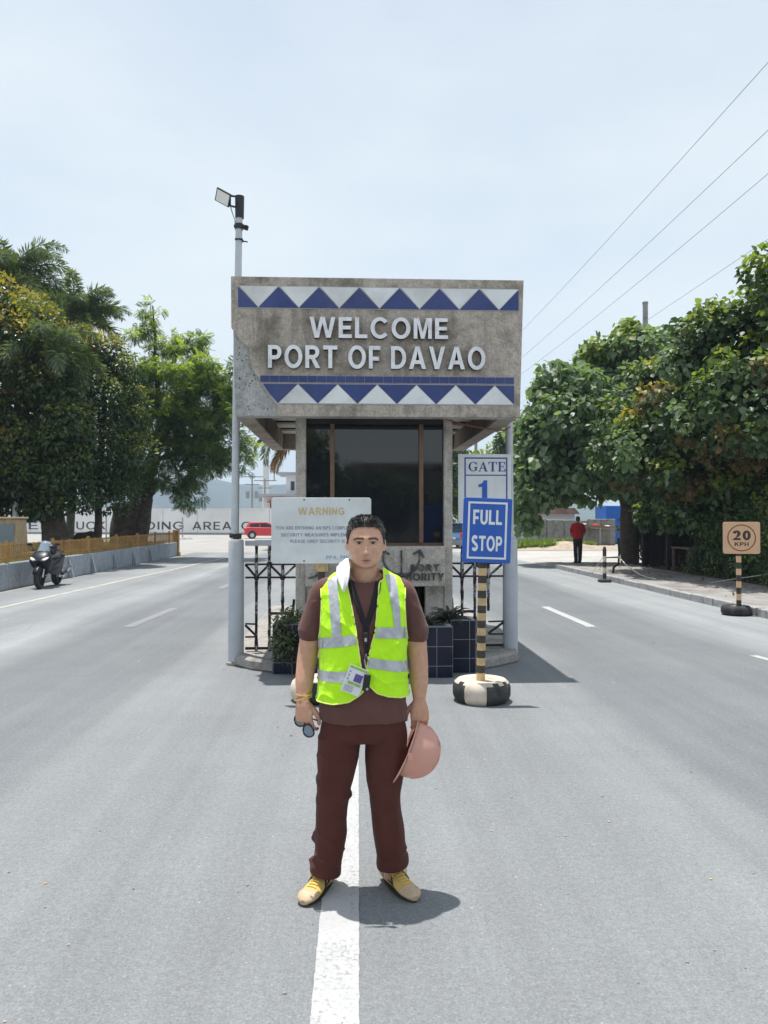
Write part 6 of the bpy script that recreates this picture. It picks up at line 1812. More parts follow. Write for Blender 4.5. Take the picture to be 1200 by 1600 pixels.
he = thing('helmet', 'black full face helmet hung on the parked scooter behind its windscreen', 'helmet', (0, 0, 0))
mb = MB()
prof = [(0.10, -0.13), (0.125, -0.09), (0.135, 0.0), (0.128, 0.06), (0.10, 0.105), (0.06, 0.128), (0, 0.135)]
mb.lathe(prof, (0, 0, 0), 22); mb.v = [(x, y * 1.15, z) for x, y, z in mb.v]; mb.build('shell', M['moto'], he, smooth=True, local=True)
mb = MB(); vs = []
for i in range(9):
    a = R(-150 + 120 * i / 8); vs += [(0.139 * math.cos(a), 0.16 * math.sin(a), -0.03), (0.135 * math.cos(a), 0.156 * math.sin(a), 0.045)]
mb.add(vs, [(2 * i, 2 * i + 1, 2 * i + 3, 2 * i + 2) for i in range(8)]); o = mb.build('visor', M['car_glass'], he, local=True, smooth=True); o.modifiers.new('solid', 'SOLIDIFY').thickness = 0.006
he.location = (-7.43, 19.54, 0.95); he.rotation_euler = (R(10), R(6), R(-10))

# ------------------------------------------------------------------ people
def skin_mat():
    m, t, b = new_mat('tanned skin')
    at = nd(t, 'ShaderNodeAttribute', attribute_name='tone')
    v = coords(t)
    f = ramp(t, noise_fac(t, v, 45, 6, 0.7), [(0.3, (0.86, 0.82, 0.80)), (0.7, (1.10, 1.09, 1.08))])
    c = mixc(t, 1.0, at.outputs['Color'], f, 'MULTIPLY')
    t.links.new(c, b.inputs['Base Color'])
    b.inputs['Roughness'].default_value = 0.42
    b.inputs['Specular IOR Level'].default_value = 0.45
    b.inputs['Subsurface Weight'].default_value = 0.12
    b.inputs['Subsurface Radius'].default_value = (0.012, 0.005, 0.003)
    b.inputs['Subsurface Scale'].default_value = 0.6
    add_bump(t, b, noise_fac(t, v, 420, 3), 0.12, 0.002)
    return m
def cloth_mat(name, col, rough=0.85, var=0.12, sheen=0.2, weave=900, fold=0.45):
    m, t, b = new_mat(name)
    v = coords(t)
    f = noise_fac(t, v, 9, 6, 0.6)
    c = ramp(t, f, [(0.3, [x * (1 - var) for x in col]), (0.7, [min(1, x * (1 + var)) for x in col])])
    t.links.new(c, b.inputs['Base Color'])
    b.inputs['Roughness'].default_value = rough
    b.inputs['Sheen Weight'].default_value = sheen
    b.inputs['Specular IOR Level'].default_value = 0.25
    h = noise_fac(t, v, weave, 2)
    cr = noise_fac(t, coords(t, (1.0, 1.0, 0.75)), 22, 4, 0.55)
    mxh = nd(t, 'ShaderNodeMath', operation='MULTIPLY_ADD')
    t.links.new(h, mxh.inputs[0]); mxh.inputs[1].default_value = 0.06; t.links.new(cr, mxh.inputs[2])
    add_bump(t, b, mxh.outputs[0], fold, 0.012)
    return m
M['skin'] = skin_mat()
M['hair'] = simple('short black hair', (0.030, 0.026, 0.026), 0.5, 0.4, 60, spec=0.5)
M['shirt'] = cloth_mat('brown cotton tee shirt', (0.120, 0.056, 0.048), sheen=0.10)
M['trousers'] = cloth_mat('dark red brown trousers', (0.084, 0.026, 0.020), sheen=0.04)
M['vest'] = cloth_mat('fluorescent lime vest fabric', (0.52, 0.96, 0.012), 0.45, 0.05, 0.1, fold=0.8)
M['piping'] = cloth_mat('pale yellow vest edging', (0.72, 0.86, 0.18), 0.6, 0.05)
M['reflect'] = simple('silver reflective tape', (0.42, 0.44, 0.46), 0.38, 0.16, 40, 0.25, 60, metal=0.25, dirt=(0.62, 0.64, 0.66), dirt_amt=0.6)
M['lanyard'] = cloth_mat('black lanyard webbing', (0.012, 0.012, 0.015), 0.7)
M['towel'] = cloth_mat('white cotton towel', (0.78, 0.78, 0.80), 0.95, 0.05)
M['card'] = simple('white id card', (0.72, 0.72, 0.76), 0.3, 0.04, 20)
M['card_lilac'] = simple('violet card print', (0.12, 0.08, 0.30), 0.4, 0.3, 60)
M['card_green'] = simple('green card print', (0.30, 0.48, 0.10), 0.4, 0.2, 60)
M['gold'] = simple('gold bracelet metal', (0.78, 0.52, 0.22), 0.28, 0.1, 40, metal=0.85)
M['shoe'] = simple('worn yellow suede', (0.56, 0.38, 0.10), 0.75, 0.14, 30, 0.15, 200, dirt=(0.50, 0.40, 0.28), dirt_amt=0.45)
M['shoe_toe'] = simple('scuffed tan toe cap', (0.50, 0.37, 0.24), 0.75, 0.14, 30, 0.15, 200, dirt=(0.36, 0.28, 0.19), dirt_amt=0.6)
M['lace'] = simple('yellow laces', (0.68, 0.50, 0.12), 0.8, 0.1, 60)
M['shoe_dark'] = simple('black shoe stripe', (0.02, 0.02, 0.024), 0.6, 0.2, 40)
M['sole'] = simple('dark rubber sole', (0.035, 0.033, 0.03), 0.8, 0.2, 30)
M['hat'] = None
M['eye_white'] = simple('eye white', (0.40, 0.37, 0.34), 0.2, 0.03, 30)
M['iris'] = simple('dark brown iris', (0.02, 0.012, 0.008), 0.1, 0.1, 30)
M['red_shirt'] = cloth_mat('faded red shirt', (0.34, 0.012, 0.016))
M['black_cloth'] = cloth_mat('black trousers', (0.012, 0.012, 0.014))
def hat_mat():
    m, t, b = new_mat('pale salmon hard hat plastic')
    v = coords(t)
    c = ramp(t, noise_fac(t, v, 12, 5), [(0.3, (0.93, 0.62, 0.53)), (0.7, (0.95, 0.70, 0.62))])
    t.links.new(c, b.inputs['Base Color'])
    b.inputs['Roughness'].default_value = 0.25
    b.inputs['Subsurface Weight'].default_value = 0.0
    b.inputs['Coat Weight'].default_value = 0.8
    b.inputs['Coat Roughness'].default_value = 0.08
    tr = nd(t, 'ShaderNodeBsdfTranslucent')
    tr.inputs['Color'].default_value = (1.0, 0.74, 0.64, 1)
    mx = nd(t, 'ShaderNodeMixShader', Fac=0.65)
    t.links.new(b.outputs[0], mx.inputs[1]); t.links.new(tr.outputs[0], mx.inputs[2])
    t.links.new(mx.outputs[0], t.nodes['Material Output'].inputs['Surface'])
    return m
M['hat'] = hat_mat()

def sell(c, u, v, a, b, n, p=2.3):
    c, u, v = Vector(c), Vector(u), Vector(v)
    out = []
    for k in range(n):
        t = 2 * PI * k / n
        x = math.copysign(abs(math.cos(t)) ** (2 / p), math.cos(t)) * a
        y = math.copysign(abs(math.sin(t)) ** (2 / p), math.sin(t)) * b
        out.append(c + u * x + v * y)
    return out

def limb_loft(mb, pts, rads, n=18, p=2.0):
    """tapered limb through pts; rads: radius or (side, front) radius at each"""
    P = [Vector(q) for q in pts]
    rings = []
    for i, q in enumerate(P):
        d = (P[min(i + 1, len(P) - 1)] - P[max(i - 1, 0)]).normalized()
        side = Vector((0, 1, 0)).cross(d)
        if side.length < 0.2: side = Vector((1, 0, 0))
        side.normalize()
        fr = d.cross(side).normalized()
        r = rads[i]
        a, b = r if isinstance(r, tuple) else (r, r)
        rings.append(sell(q, side, fr, a, b, n, p))
    # rounded ends
    d0 = (P[0] - P[1]).normalized(); d1 = (P[-1] - P[-2]).normalized()
    def cap(ring, c, d, r):
        return [[c + (q - c) * 0.72 + d * r * 0.55 for q in ring], [c + (q - c) * 0.3 + d * r * 0.85 for q in ring]]
    r0 = rads[0] if not isinstance(rads[0], tuple) else min(rads[0]); r1 = rads[-1] if not isinstance(rads[-1], tuple) else min(rads[-1])
    rings = cap(rings[0], P[0], d0, r0)[::-1] + rings + cap(rings[-1], P[-1], d1, r1)
    return ring_loft(mb, rings)

def dense(pts, rads, k=6):
    """Catmull-Rom refinement of a limb so that it bends smoothly"""
    P = [Vector(p) for p in pts]; Rr = [r if isinstance(r, tuple) else (r, r) for r in rads]
    op, orr = [], []
    for i in range(len(P) - 1):
        p0, p1, p2, p3 = P[max(i - 1, 0)], P[i], P[i + 1], P[min(i + 2, len(P) - 1)]
        for j in range(k):
            t = j / k
            q = 0.5 * ((2 * p1) + (p2 - p0) * t + (2 * p0 - 5 * p1 + 4 * p2 - p3) * t * t + (3 * p1 - p0 - 3 * p2 + p3) * t ** 3)
            s = t * t * (3 - 2 * t)
            op.append(q); orr.append(tuple(Rr[i][m] * (1 - s) + Rr[i + 1][m] * s for m in (0, 1)))
    op.append(P[-1]); orr.append(Rr[-1])
    return op, orr

def remesh(mb, voxel, smooth=4):
    me = mb.mesh('tmp')
    o = bpy.data.objects.new('tmp', me)
    COL.objects.link(o)
    r = o.modifiers.new('remesh', 'REMESH')
    r.mode = 'VOXEL'; r.voxel_size = voxel; r.adaptivity = 0
    s = o.modifiers.new('smooth', 'SMOOTH'); s.factor = 0.5; s.iterations = smooth
    out = bpy.data.meshes.new_from_object(o.evaluated_get(bpy.context.evaluated_depsgraph_get()))
    bpy.data.objects.remove(o)
    bpy.data.meshes.remove(me)
    return out

def get_v(me):
    a = np.empty(len(me.vertices) * 3, dtype=np.float64); me.vertices.foreach_get('co', a); return a.reshape(-1, 3)
def get_n(me):
    a = np.empty(len(me.vertices) * 3, dtype=np.float32); me.vertices.foreach_get('normal', a); return a.reshape(-1, 3).astype(np.float64)
def set_v(me, v):
    me.vertices.foreach_set('co', v.astype(np.float32).ravel()); me.update()

def G(x, s): return np.exp(-(x / s) ** 2)

def wrinkle(v, n, fn):
    """push vertices along their normals by fn(point)"""
    d = np.array([fn(Vector(p)) for p in v])
    return v + n * d[:, None]

def hand(mb, wrist, dirn, palm_n, thumb_side, scale, curl, spread=0.0, thumb_curl=0.5, extra=None):
    """palm and five fingers; dirn: wrist to knuckles, palm_n: way the palm faces, thumb_side: way the thumb lies"""
    w, d, pn, ts = Vector(wrist), Vector(dirn).normalized(), Vector(palm_n).normalized(), Vector(thumb_side).normalized()
    s = scale
    # palm
    rings = []
    for t, hw, th in ((-0.022, 0.026, 0.021), (0.0, 0.028, 0.020), (0.03, 0.038, 0.020), (0.06, 0.043, 0.017), (0.085, 0.042, 0.014), (0.095, 0.036, 0.010)):
        rings.append(sell(w + d * t * s, ts, pn, hw * s, th * s, 18, 2.5))
    ring_loft(mb, rings)
    lens = ((0.043, 0.026, 0.021), (0.047, 0.030, 0.022), (0.044, 0.028, 0.022), (0.034, 0.021, 0.019))
    for i in range(4):
        off = (0.031 - 0.0205 * i)
        base = w + d * (0.083 - 0.004 * abs(i - 1)) * s + ts * off * s
        root = base - d * 0.022 * s
        q, pts, rad = base, [root, base], [0.0088 * s, 0.0096 * s]
        fd = (d + ts * spread * (1.5 - i)).normalized()
        a = 0.0
        for j in range(3):
            a += curl[j] * (1 + 0.06 * i)
            v = fd * math.cos(a) + pn * math.sin(a)
            q = q + v * lens[i][j] * s
            pts.append(q); rad.append((0.0086, 0.0080, 0.0066)[j] * s * (0.94 if i == 3 else 1))
        P, Rr = dense(pts, rad, 3)
        limb_loft(mb, P, Rr, 10)
    # thumb leaves the side of the palm near its base
    b0 = w + d * 0.018 * s + ts * 0.020 * s + pn * 0.004 * s
    b1 = w + d * 0.048 * s + ts * 0.048 * s + pn * 0.016 * s
    v = (d * 0.86 + ts * 0.28 + pn * thumb_curl).normalized()
    b2 = b1 + v * 0.033 * s
    v2 = (d * 0.95 - ts * 0.05 + pn * thumb_curl * 1.1).normalized()
    b3 = b2 + v2 * 0.027 * s
    P, Rr = dense([b0, b1, b2, b3], [0.014 * s, 0.0125 * s, 0.0105 * s, 0.008 * s], 4)
    limb_loft(mb, P, Rr, 12)

# ---------------------------------------------------------------- the standing man (own axes: x to the right of the picture, y away, z up)
PX, PYY = 0.058, 3.50
man = thing('person', 'man in a lime safety vest, brown tee and trousers standing on the centre line', 'person', (PX, PYY, 0))
HC = Vector((0.016, -0.005, 1.578))          # between the eyes, at the level of the ears
SX = 1.0
body = MB()
# head: stacked rings from chin to crown
for_head = [(-0.112, 0.022, 0.066, -0.030), (-0.106, 0.040, 0.079, -0.020), (-0.094, 0.055, 0.083, 0.010), (-0.076, 0.0665, 0.085, 0.045), (-0.055, 0.0740, 0.086, 0.068), (-0.030, 0.0790, 0.088, 0.084),
            (0.000, 0.0820, 0.090, 0.096), (0.028, 0.0825, 0.091, 0.102), (0.055, 0.0800, 0.086, 0.100), (0.080, 0.0715, 0.074, 0.089), (0.098, 0.056, 0.056, 0.070), (0.108, 0.035, 0.034, 0.045), (0.112, 0.012, 0.012, 0.016)]
rings = []
for z, w, f, k in for_head:
    ring = []
    for j in range(36):
        t = 2 * PI * j / 36
        cx, sy = math.cos(t), math.sin(t)
        e = 2 / 2.25
        x = math.copysign(abs(cx) ** e, cx) * w
        y = math.copysign(abs(sy) ** e, sy) * (f if sy < 0 else max(k, 0.012))
        if k < 0 and sy > 0: y = -abs(f) * 0.45 + 0.3 * y
        ring.append(HC + Vector((x, y, z)))
    rings.append(ring)
ring_loft(body, rings)
# ears
for s in (-1, 1):
    er = []
    for t, rr in ((-1, 0.2), (-0.6, 0.8), (0, 1), (0.6, 0.95), (1, 0.25)):
        er.append(sell(HC + Vector((s * 0.084, 0.014 + 0.004 * t, -0.010 + 0.029 * t)), (1, 0.35 * s, 0), (0, 1, 0), 0.010 * rr, 0.017 * rr, 12))
    ring_loft(body, er)
# neck, trunk
P, Rr = dense([(0.010, 0.045, 1.33), (0.012, 0.036, 1.41), (0.014, 0.026, 1.47), (0.015, 0.018, 1.54)], [(0.092, 0.072), (0.071, 0.066), (0.065, 0.065), (0.062, 0.064)], 4)
limb_loft(body, P, Rr, 24)
def trunk(mb, grow=0.0, z0=None, z1=9):
    prof = [(0.785, 0.196, 0.138, -0.004), (0.83, 0.197, 0.143, -0.008), (0.89, 0.193, 0.143, -0.014), (0.97, 0.190, 0.141, -0.016), (1.06, 0.188, 0.133, -0.010), (1.14, 0.191, 0.128, -0.004),
            (1.22, 0.195, 0.124, 0.004), (1.29, 0.199, 0.116, 0.012), (1.345, 0.201, 0.104, 0.020), (1.385, 0.188, 0.090, 0.028), (1.415, 0.158, 0.078, 0.033), (1.44, 0.118, 0.068, 0.036), (1.46, 0.086, 0.060, 0.036)]
    rings = [sell((0.004, y, z), (1, 0, 0), (0, 1, 0), a + grow, b + grow, 48, 2.5) for z, a, b, y in prof if (z0 is None or z >= z0) and z <= z1]
    return ring_loft(mb, rings)
trunk(body, -0.034, 0.80)
ARM_L = [(-0.172, 0.024, 1.362), (-0.199, 0.026, 1.29), (-0.230, 0.028, 1.18), (-0.249, 0.022, 1.06), (-0.260, -0.004, 0.965), (-0.264, -0.036, 0.885)]
ARM_R = [(0.180, 0.024, 1.362), (0.209, 0.026, 1.29), (0.243, 0.030, 1.17), (0.256, 0.026, 1.05), (0.260, 0.008, 0.955), (0.259, -0.016, 0.873)]
RAD = [0.040, 0.052, 0.048, 0.046, 0.0425, (0.030, 0.026)]
for A in (ARM_L, ARM_R):
    P, Rr = dense([Vector(A[0]) + Vector((0, 0, -0.04))] + A[1:], RAD, 5)
    limb_loft(body, P, Rr, 20)
# hands: the left of the picture holds sunglasses loosely, the other closes over the hat brim
hand(body, (-0.264, -0.040, 0.877), (0.06, -0.22, -1), (0.35, 0.85, -0.25), (0.95, -0.45, 0.05), 1.02, (0.55, 0.75, 0.45), 0.06, 0.35)
hand(body, (0.259, -0.018, 0.867), (0.02, -0.10, -1), (-0.05, 1.0, -0.1), (-1.0, -0.05, 0.05), 1.02, (0.35, 0.75, 0.55), 0.0, 0.55)
# shins inside the trousers and ankles
for pts in ([(-0.100, 0.0, 0.70), (-0.135, -0.012, 0.44), (-0.165, 0.03, 0.12), (-0.160, 0.035, 0.05)], [(0.100, 0.0, 0.70), (0.108, -0.012, 0.44), (0.138, 0.03, 0.12), (0.130, 0.035, 0.05)]):
    P, Rr = dense(pts, [0.06, 0.05, 0.036, 0.032], 4)
    limb_loft(body, P, Rr, 16)
me = remesh(body, 0.0032, 5)
v = get_v(me); n = get_n(me)
L = v - np.array(HC)
x, y, z = L[:, 0], L[:, 1], L[:, 2]
front = np.clip((-y - 0.012) / 0.045, 0, 1) * (np.abs(z) < 0.14) * (np.abs(x) < 0.085)
dy = np.zeros(len(v))                                  # negative pushes towards the viewer
dy -= 0.019 * G(x, 0.0095) * np.clip(1 - np.abs((z + 0.022) / 0.036), 0, 1) ** 0.8 * (0.45 + 0.55 * np.clip(-(z - 0.015) / 0.055, 0, 1))   # bridge of the nose
dy -= 0.012 * G(x, 0.0125) * G(z + 0.044, 0.012)       # tip
dy -= 0.009 * (G(x - 0.0135, 0.0075) + G(x + 0.0135, 0.0075)) * G(z + 0.047, 0.009)   # wings
dy += 0.005 * (G(x - 0.007, 0.004) + G(x + 0.007, 0.004)) * G(z + 0.057, 0.004)       # nostrils
dy -= 0.0055 * np.clip(1 - (np.abs(x) / 0.060) ** 4, 0, 1) * G(z - 0.020, 0.010)      # brow
dy += 0.0095 * (G(x - 0.031, 0.017) + G(x + 0.031, 0.017)) * G(z - 0.002, 0.0105)     # eye sockets
dy -= 0.0062 * (G(x - 0.031, 0.017) + G(x + 0.031, 0.017)) * G(z - 0.0062, 0.0042)     # upper lids
dy -= 0.0045 * (G(x - 0.031, 0.015) + G(x + 0.031, 0.015)) * G(z + 0.0060, 0.0042)     # lower lids
dy -= 0.005 * (G(x - 0.045, 0.018) + G(x + 0.045, 0.018)) * G(z + 0.030, 0.018)       # cheekbones
dy += 0.003 * (G(x - 0.027, 0.008) + G(x + 0.027, 0.008)) * G(z + 0.060, 0.018)       # folds beside the mouth
dy -= 0.0055 * np.clip(1 - (np.abs(x) / 0.026) ** 2, 0, 1) * G(z + 0.0715, 0.0045)    # upper lip
dy -= 0.0060 * np.clip(1 - (np.abs(x) / 0.022) ** 2, 0, 1) * G(z + 0.0825, 0.0055)    # lower lip
dy += 0.0045 * np.clip(1 - (np.abs(x) / 0.028) ** 2, 0, 1) * G(z + 0.0765, 0.0024)    # line between the lips
dy += 0.003 * G(x, 0.016) * G(z + 0.092, 0.005)
dy -= 0.005 * G(x, 0.020) * G(z + 0.106, 0.012)        # chin
v[:, 1] += dy * front
# collar bones and forearm muscle are left to the rings
set_v(me, v)
tone = np.tile(np.array([0.60, 0.355, 0.245]), (len(v), 1))
def paint(mask, col):
    global tone
    m_ = np.clip(mask, 0, 1)[:, None]
    tone = tone * (1 - m_) + np.array(col) * m_
hd = (z > -0.16)
arms = (v[:, 2] < 1.20) & (v[:, 2] > 0.6)
paint(arms * 0.55, (0.53, 0.285, 0.185))
paint(front * np.clip(1 - (np.abs(x) / 0.027) ** 2, 0, 1) * G(z + 0.077, 0.0095) * 1.3 * (z < -0.062), (0.46, 0.21, 0.18))         # lips
paint(front * np.clip(1 - (np.abs(x) / 0.025) ** 2, 0, 1) * G(z + 0.0765, 0.0022) * 0.9, (0.10, 0.035, 0.03))
for s in (-1, 1):
    xx = s * x
    bz = 0.0205 + 0.002 * np.sin(np.clip((xx - 0.012) / 0.042, 0, 1) * PI) - 0.006 * np.clip((xx - 0.042) / 0.014, 0, 1)
    paint(front * (xx > 0.011) * (xx < 0.056) * G(z - bz, 0.0048) * 1.25, (0.040, 0.024, 0.018))                                       # brows
    paint(front * np.clip(1 - ((xx - 0.031) / 0.0175) ** 2, 0, 1) * G(z - 0.0055, 0.0034) * 1.2, (0.045, 0.025, 0.02))                 # lash line
    paint(front * np.clip(1 - ((xx - 0.031) / 0.018) ** 2, 0, 1) * G(z + 0.004, 0.004) * 0.35, (0.15, 0.07, 0.05))
paint(front * G(x, 0.03) * G(z + 0.064, 0.006) * 0.10, (0.20, 0.12, 0.09))                                                          # shadow of shaved hair
paint(front * G(x, 0.035) * G(z + 0.103, 0.014) * 0.10, (0.22, 0.13, 0.10))
paint(front * G(x, 0.012) * G(z + 0.045, 0.012) * 0.3, (0.62, 0.33, 0.24))
ca = me.color_attributes.new('tone', 'FLOAT_COLOR', 'POINT')
ca.data.foreach_set('color', np.concatenate([tone, np.ones((len(v), 1))], 1).astype(np.float32).ravel())
bodyo = link_mesh('body', me, M['skin'], man, True)
for s in (-1, 1):
    e = MB()
    c = HC + Vector((s * 0.0315, -0.0712, 0.0000))
    e.lathe([(0.0001, -0.0115), (0.007, -0.009), (0.0112, -0.003), (0.0115, 0.0), (0.0112, 0.003), (0.007, 0.009), (0.0001, 0.0115)], c, 16, (0, -1, 0))
    e.v = [(p[0], p[1], c.z + (p[2] - c.z) * 0.62) for p in e.v]
    eo = e.build('eye', M['eye_white'], man, True, local=True)
    e = MB(); e.lathe([(0, 0.0121), (0.0035, 0.0116), (0.0055, 0.0108), (0.0058, 0.0095)], c, 16, (0, -1, 0)); e.v = [(p[0], p[1], c.z + (p[2] - c.z) * 0.66) for p in e.v]; e.build('iris', M['iris'], eo, True, local=True)

# hair: a cap over the skull with a raised, ruffled front
def head_pt(az, e, lift=0.0):
    """point on the skull: az 0 = face, pi = back; e = height angle"""
    z_ = 0.020 + 0.0905 * math.sin(e)
    tab = [q for q in for_head]
    w = float(np.interp(z_, [q[0] for q in tab], [q[1] for q in tab])); f = float(np.interp(z_, [q[0] for q in tab], [q[2] for q in tab])); k = float(np.interp(z_, [q[0] for q in tab], [q[3] for q in tab]))
    x_ = math.sin(az); y_ = -math.cos(az)
    ex = 2 / 2.25
    p = HC + Vector((math.copysign(abs(x_) ** ex, x_) * w, math.copysign(abs(y_) ** ex, y_) * (f if y_ < 0 else k), z_))
    n_ = Vector((x_ * math.cos(e), y_ * math.cos(e), 0.15 + math.sin(e))).normalized()
    return p + n_ * lift, n_
def hairline(az):
    """lowest height angle with hair: high over the forehead, a corner at the temples, down before the ears, nape behind"""
    a = abs((az + PI) % (2 * PI) - PI)
    return float(np.interp(a, [0, 0.45, 0.75, 0.95, 1.10, 1.35, 1.60, 1.9, 2.4, PI], [0.62, 0.60, 0.52, 0.36, 0.05, -0.22, -0.30, -0.38, -0.75, -0.85]))
hb = MB()
NA, NE = 72, 16
for i in range(NE + 1):
    for j in range(NA):
        az = 2 * PI * j / NA
        h0 = hairline(az)
        t = i / NE
        e = h0 + (PI / 2 * 0.995 - h0) * t
        top = max(0.0, math.sin(e))
        lift = (0.0015 + 0.0045 * min(1, t * 5)) + 0.009 * top ** 2 * min(1, t * 4) + 0.003 * noise.noise(Vector((math.sin(az) * 4, math.cos(az) * 4, e * 4)))
        hb.v.append(tuple(head_pt(az, e, lift)[0]))
for i in range(NE):
    for j in range(NA):
        hb.f.append((i * NA + j, i * NA + (j + 1) % NA, (i + 1) * NA + (j + 1) % NA, (i + 1) * NA + j)); hb.m.append(0)
hb.f.append(tuple(NE * NA + j for j in range(NA))); hb.m.append(0)
for _ in range(3200):
    az = random.uniform(0, 2 * PI); h0 = hairline(az)
    e = h0 + (PI / 2 - h0) * random.random() ** 1.1 * 0.98
    top = max(0.0, math.sin(e))
    p, nrm = head_pt(az, e, 0.003 + 0.006 * top)
    up = 1.0 if e > 0.7 else 0.3
    d_ = (nrm * (0.35 + 0.45 * up) + Vector((random.uniform(-.6, .6), -0.7 * up + random.uniform(-.3, .3), (0.25 if up == 1.0 else -0.7)))).normalized()
    l = (0.013 if e > 0.75 else 0.009 if e > 0.35 else 0.006) * random.uniform(0.6, 1.35)
    a_ = d_.cross(Vector((random.uniform(-1, 1), random.uniform(-1, 1), random.uniform(-1, 1)))).normalized() * 0.0022
    b_ = d_.cross(a_).normalized() * 0.0016
    hb.add([p + a_ - nrm * 0.002, p - a_ - nrm * 0.002, p + b_ - nrm * 0.002, p + d_ * l], [(0, 1, 3), (1, 2, 3), (2, 0, 3)])
hair = hb.build('hair', M['hair'], man, True, local=True)

# ---------------- tee shirt
sh_ = MB()
trunk(sh_, 0.0, 0.78)
for A in (ARM_L, ARM_R):
    s = -1 if A is ARM_L else 1
    P, Rr = dense([Vector(A[0]) + Vector((-s * 0.045, 0, 0.008)), Vector(A[0]) + Vector((s * 0.004, 0, -0.010)), Vector(A[1]) + Vector((s * 0.002, 0, -0.01)), Vector(A[2]) + Vector((s * 0.006, 0, -0.012))], [0.055, 0.057, 0.057, (0.060, 0.065)], 6)
    limb_loft(sh_, P, Rr, 24)
P, Rr = dense([(0.010, 0.042, 1.37), (0.012, 0.036, 1.45)], [(0.11, 0.078), (0.088, 0.072)], 3)
limb_loft(sh_, P, Rr, 24)
me = remesh(sh_, 0.0045, 6)
v = get_v(me); n = get_n(me)
def crease_at(p, f, ax, seed, stretch=4.0):
    """sharp-backed folds running across direction ax, broken up along their length"""
    u = p.dot(Vector(ax))
    q = noise.noise(p * stretch + Vector((seed, seed * .7, 0)))
    w = 1 - abs(math.sin(u * f * 0.5 + 4.5 * q))
    g = max(0.0, 0.25 + 1.4 * noise.noise(p * 6.0 + Vector((seed * 2.1, 3, seed))))
    return (w ** 2.2) * g
def shirt_fold(p):
    d = 0.004 * noise.noise(Vector((p.x * 9, p.y * 9, p.z * 5)))
    if abs(p.x) > 0.185 and p.z > 1.12:     # sleeves pull from the shoulder and ruck at the armpit
        s = -1 if p.x < 0 else 1
        d += 0.010 * crease_at(p, 75, (0.35 * s, 0.3, 0.88), 2.3 + s) * (1 if p.z < 1.30 else 0.25)
        d += 0.007 * crease_at(p, 60, (0.9 * s, 0.5, 0.35), 7.3 + s) * (1 if p.z < 1.32 else 0.2)
    elif p.z < 0.95:
        d += 0.010 * crease_at(p, 55, (0.95, 0.2, 0.25), 4.4) * min(1, (0.97 - p.z) / 0.1)
        d += 0.007 * crease_at(p, 70, (0.25, 0.1, 0.95), 9.4)
    else:
        d += 0.007 * crease_at(p, 50, (0.6, 0.2, 0.75), 5.4)
    return d
v = wrinkle(v, n, shirt_fold)
# neck opening: a round collar drawn down over the base of the neck
set_v(me, v)
bm = bmesh.new(); bm.from_mesh(me)
def in_neck(c):
    u = abs(c.x - 0.012) / 0.098
    if u >= 1: return False
    low = 0.062 if c.y < 0.02 else 0.018
    return c.z > 1.462 - low * math.sqrt(1 - u * u)
dele = [f for f in bm.faces if in_neck(f.calc_center_median())]
bmesh.ops.delete(bm, geom=dele, context='FACES')
bm.to_mesh(me); bm.free()
shirt = link_mesh('tee_shirt', me, M['shirt'], man, True)
shirt.modifiers.new('solid', 'SOLIDIFY').thickness = 0.003
shirt_bvh_mb = me
bvh_shirt = BVHTree.FromPolygons([tuple(p) for p in get_v(me)], [tuple(p.vertices) for p in me.polygons])

# ---------------- trousers with turned cuffs
tr = MB()
rings = [sell((0.004, -0.004, zz), (1, 0, 0), (0, 1, 0), a, b, 40, 2.5) for zz, a, b in ((0.86, 0.180, 0.125), (0.78, 0.188, 0.130), (0.735, 0.196, 0.130), (0.71, 0.198, 0.124), (0.695, 0.19, 0.112))]
ring_loft(tr, rings)
LEGS = {-1: [((-0.102, 0.0, 0.71), (0.098, 0.118)), ((-0.110, -0.005, 0.61), (0.095, 0.108)), ((-0.120, -0.014, 0.52), (0.084, 0.095)), ((-0.131, -0.018, 0.44), (0.071, 0.082)), ((-0.138, -0.006, 0.36), (0.068, 0.078)),
             ((-0.142, 0.006, 0.26), (0.071, 0.080)), ((-0.150, 0.018, 0.17), (0.066, 0.078)), ((-0.160, 0.024, 0.105), (0.061, 0.075)), ((-0.164, 0.028, 0.078), (0.060, 0.074))],
        1: [((0.108, 0.0, 0.71), (0.094, 0.118)), ((0.106, -0.005, 0.61), (0.094, 0.108)), ((0.102, -0.014, 0.52), (0.083, 0.095)), ((0.103, -0.018, 0.44), (0.071, 0.082)), ((0.110, -0.006, 0.36), (0.070, 0.078)),
            ((0.122, 0.006, 0.26), (0.072, 0.080)), ((0.132, 0.018, 0.17), (0.067, 0.078)), ((0.136, 0.024, 0.125), (0.067, 0.080)), ((0.138, 0.028, 0.102), (0.065, 0.080))]}
for s in (-1, 1):
    P, Rr = dense([q[0] for q in LEGS[s]], [q[1] for q in LEGS[s]], 4)
    rr = []
    for p, r in zip(P, Rr): rr.append(sell(p, (1, 0, 0), (0, 1, 0), r[0], r[1], 32, 2.25))
    ring_loft(tr, rr)
    c = LEGS[s][-1]
    r0 = c[1]
    zc = c[0][2]
    prof = [(zc - 0.004, 0.000), (zc - 0.002, 0.007), (zc + 0.018, 0.010), (zc + 0.040, 0.009), (zc + 0.052, 0.003)]
    ring_loft(tr, [sell((c[0][0], c[0][1], zz + 0.012 * 0), (1, 0, 0.10 * s), (0, 1, 0), r0[0] + g_, r0[1] + g_, 32, 2.25) for zz, g_ in prof])
me = remesh(tr, 0.0045, 4)
v = get_v(me); n = get_n(me)
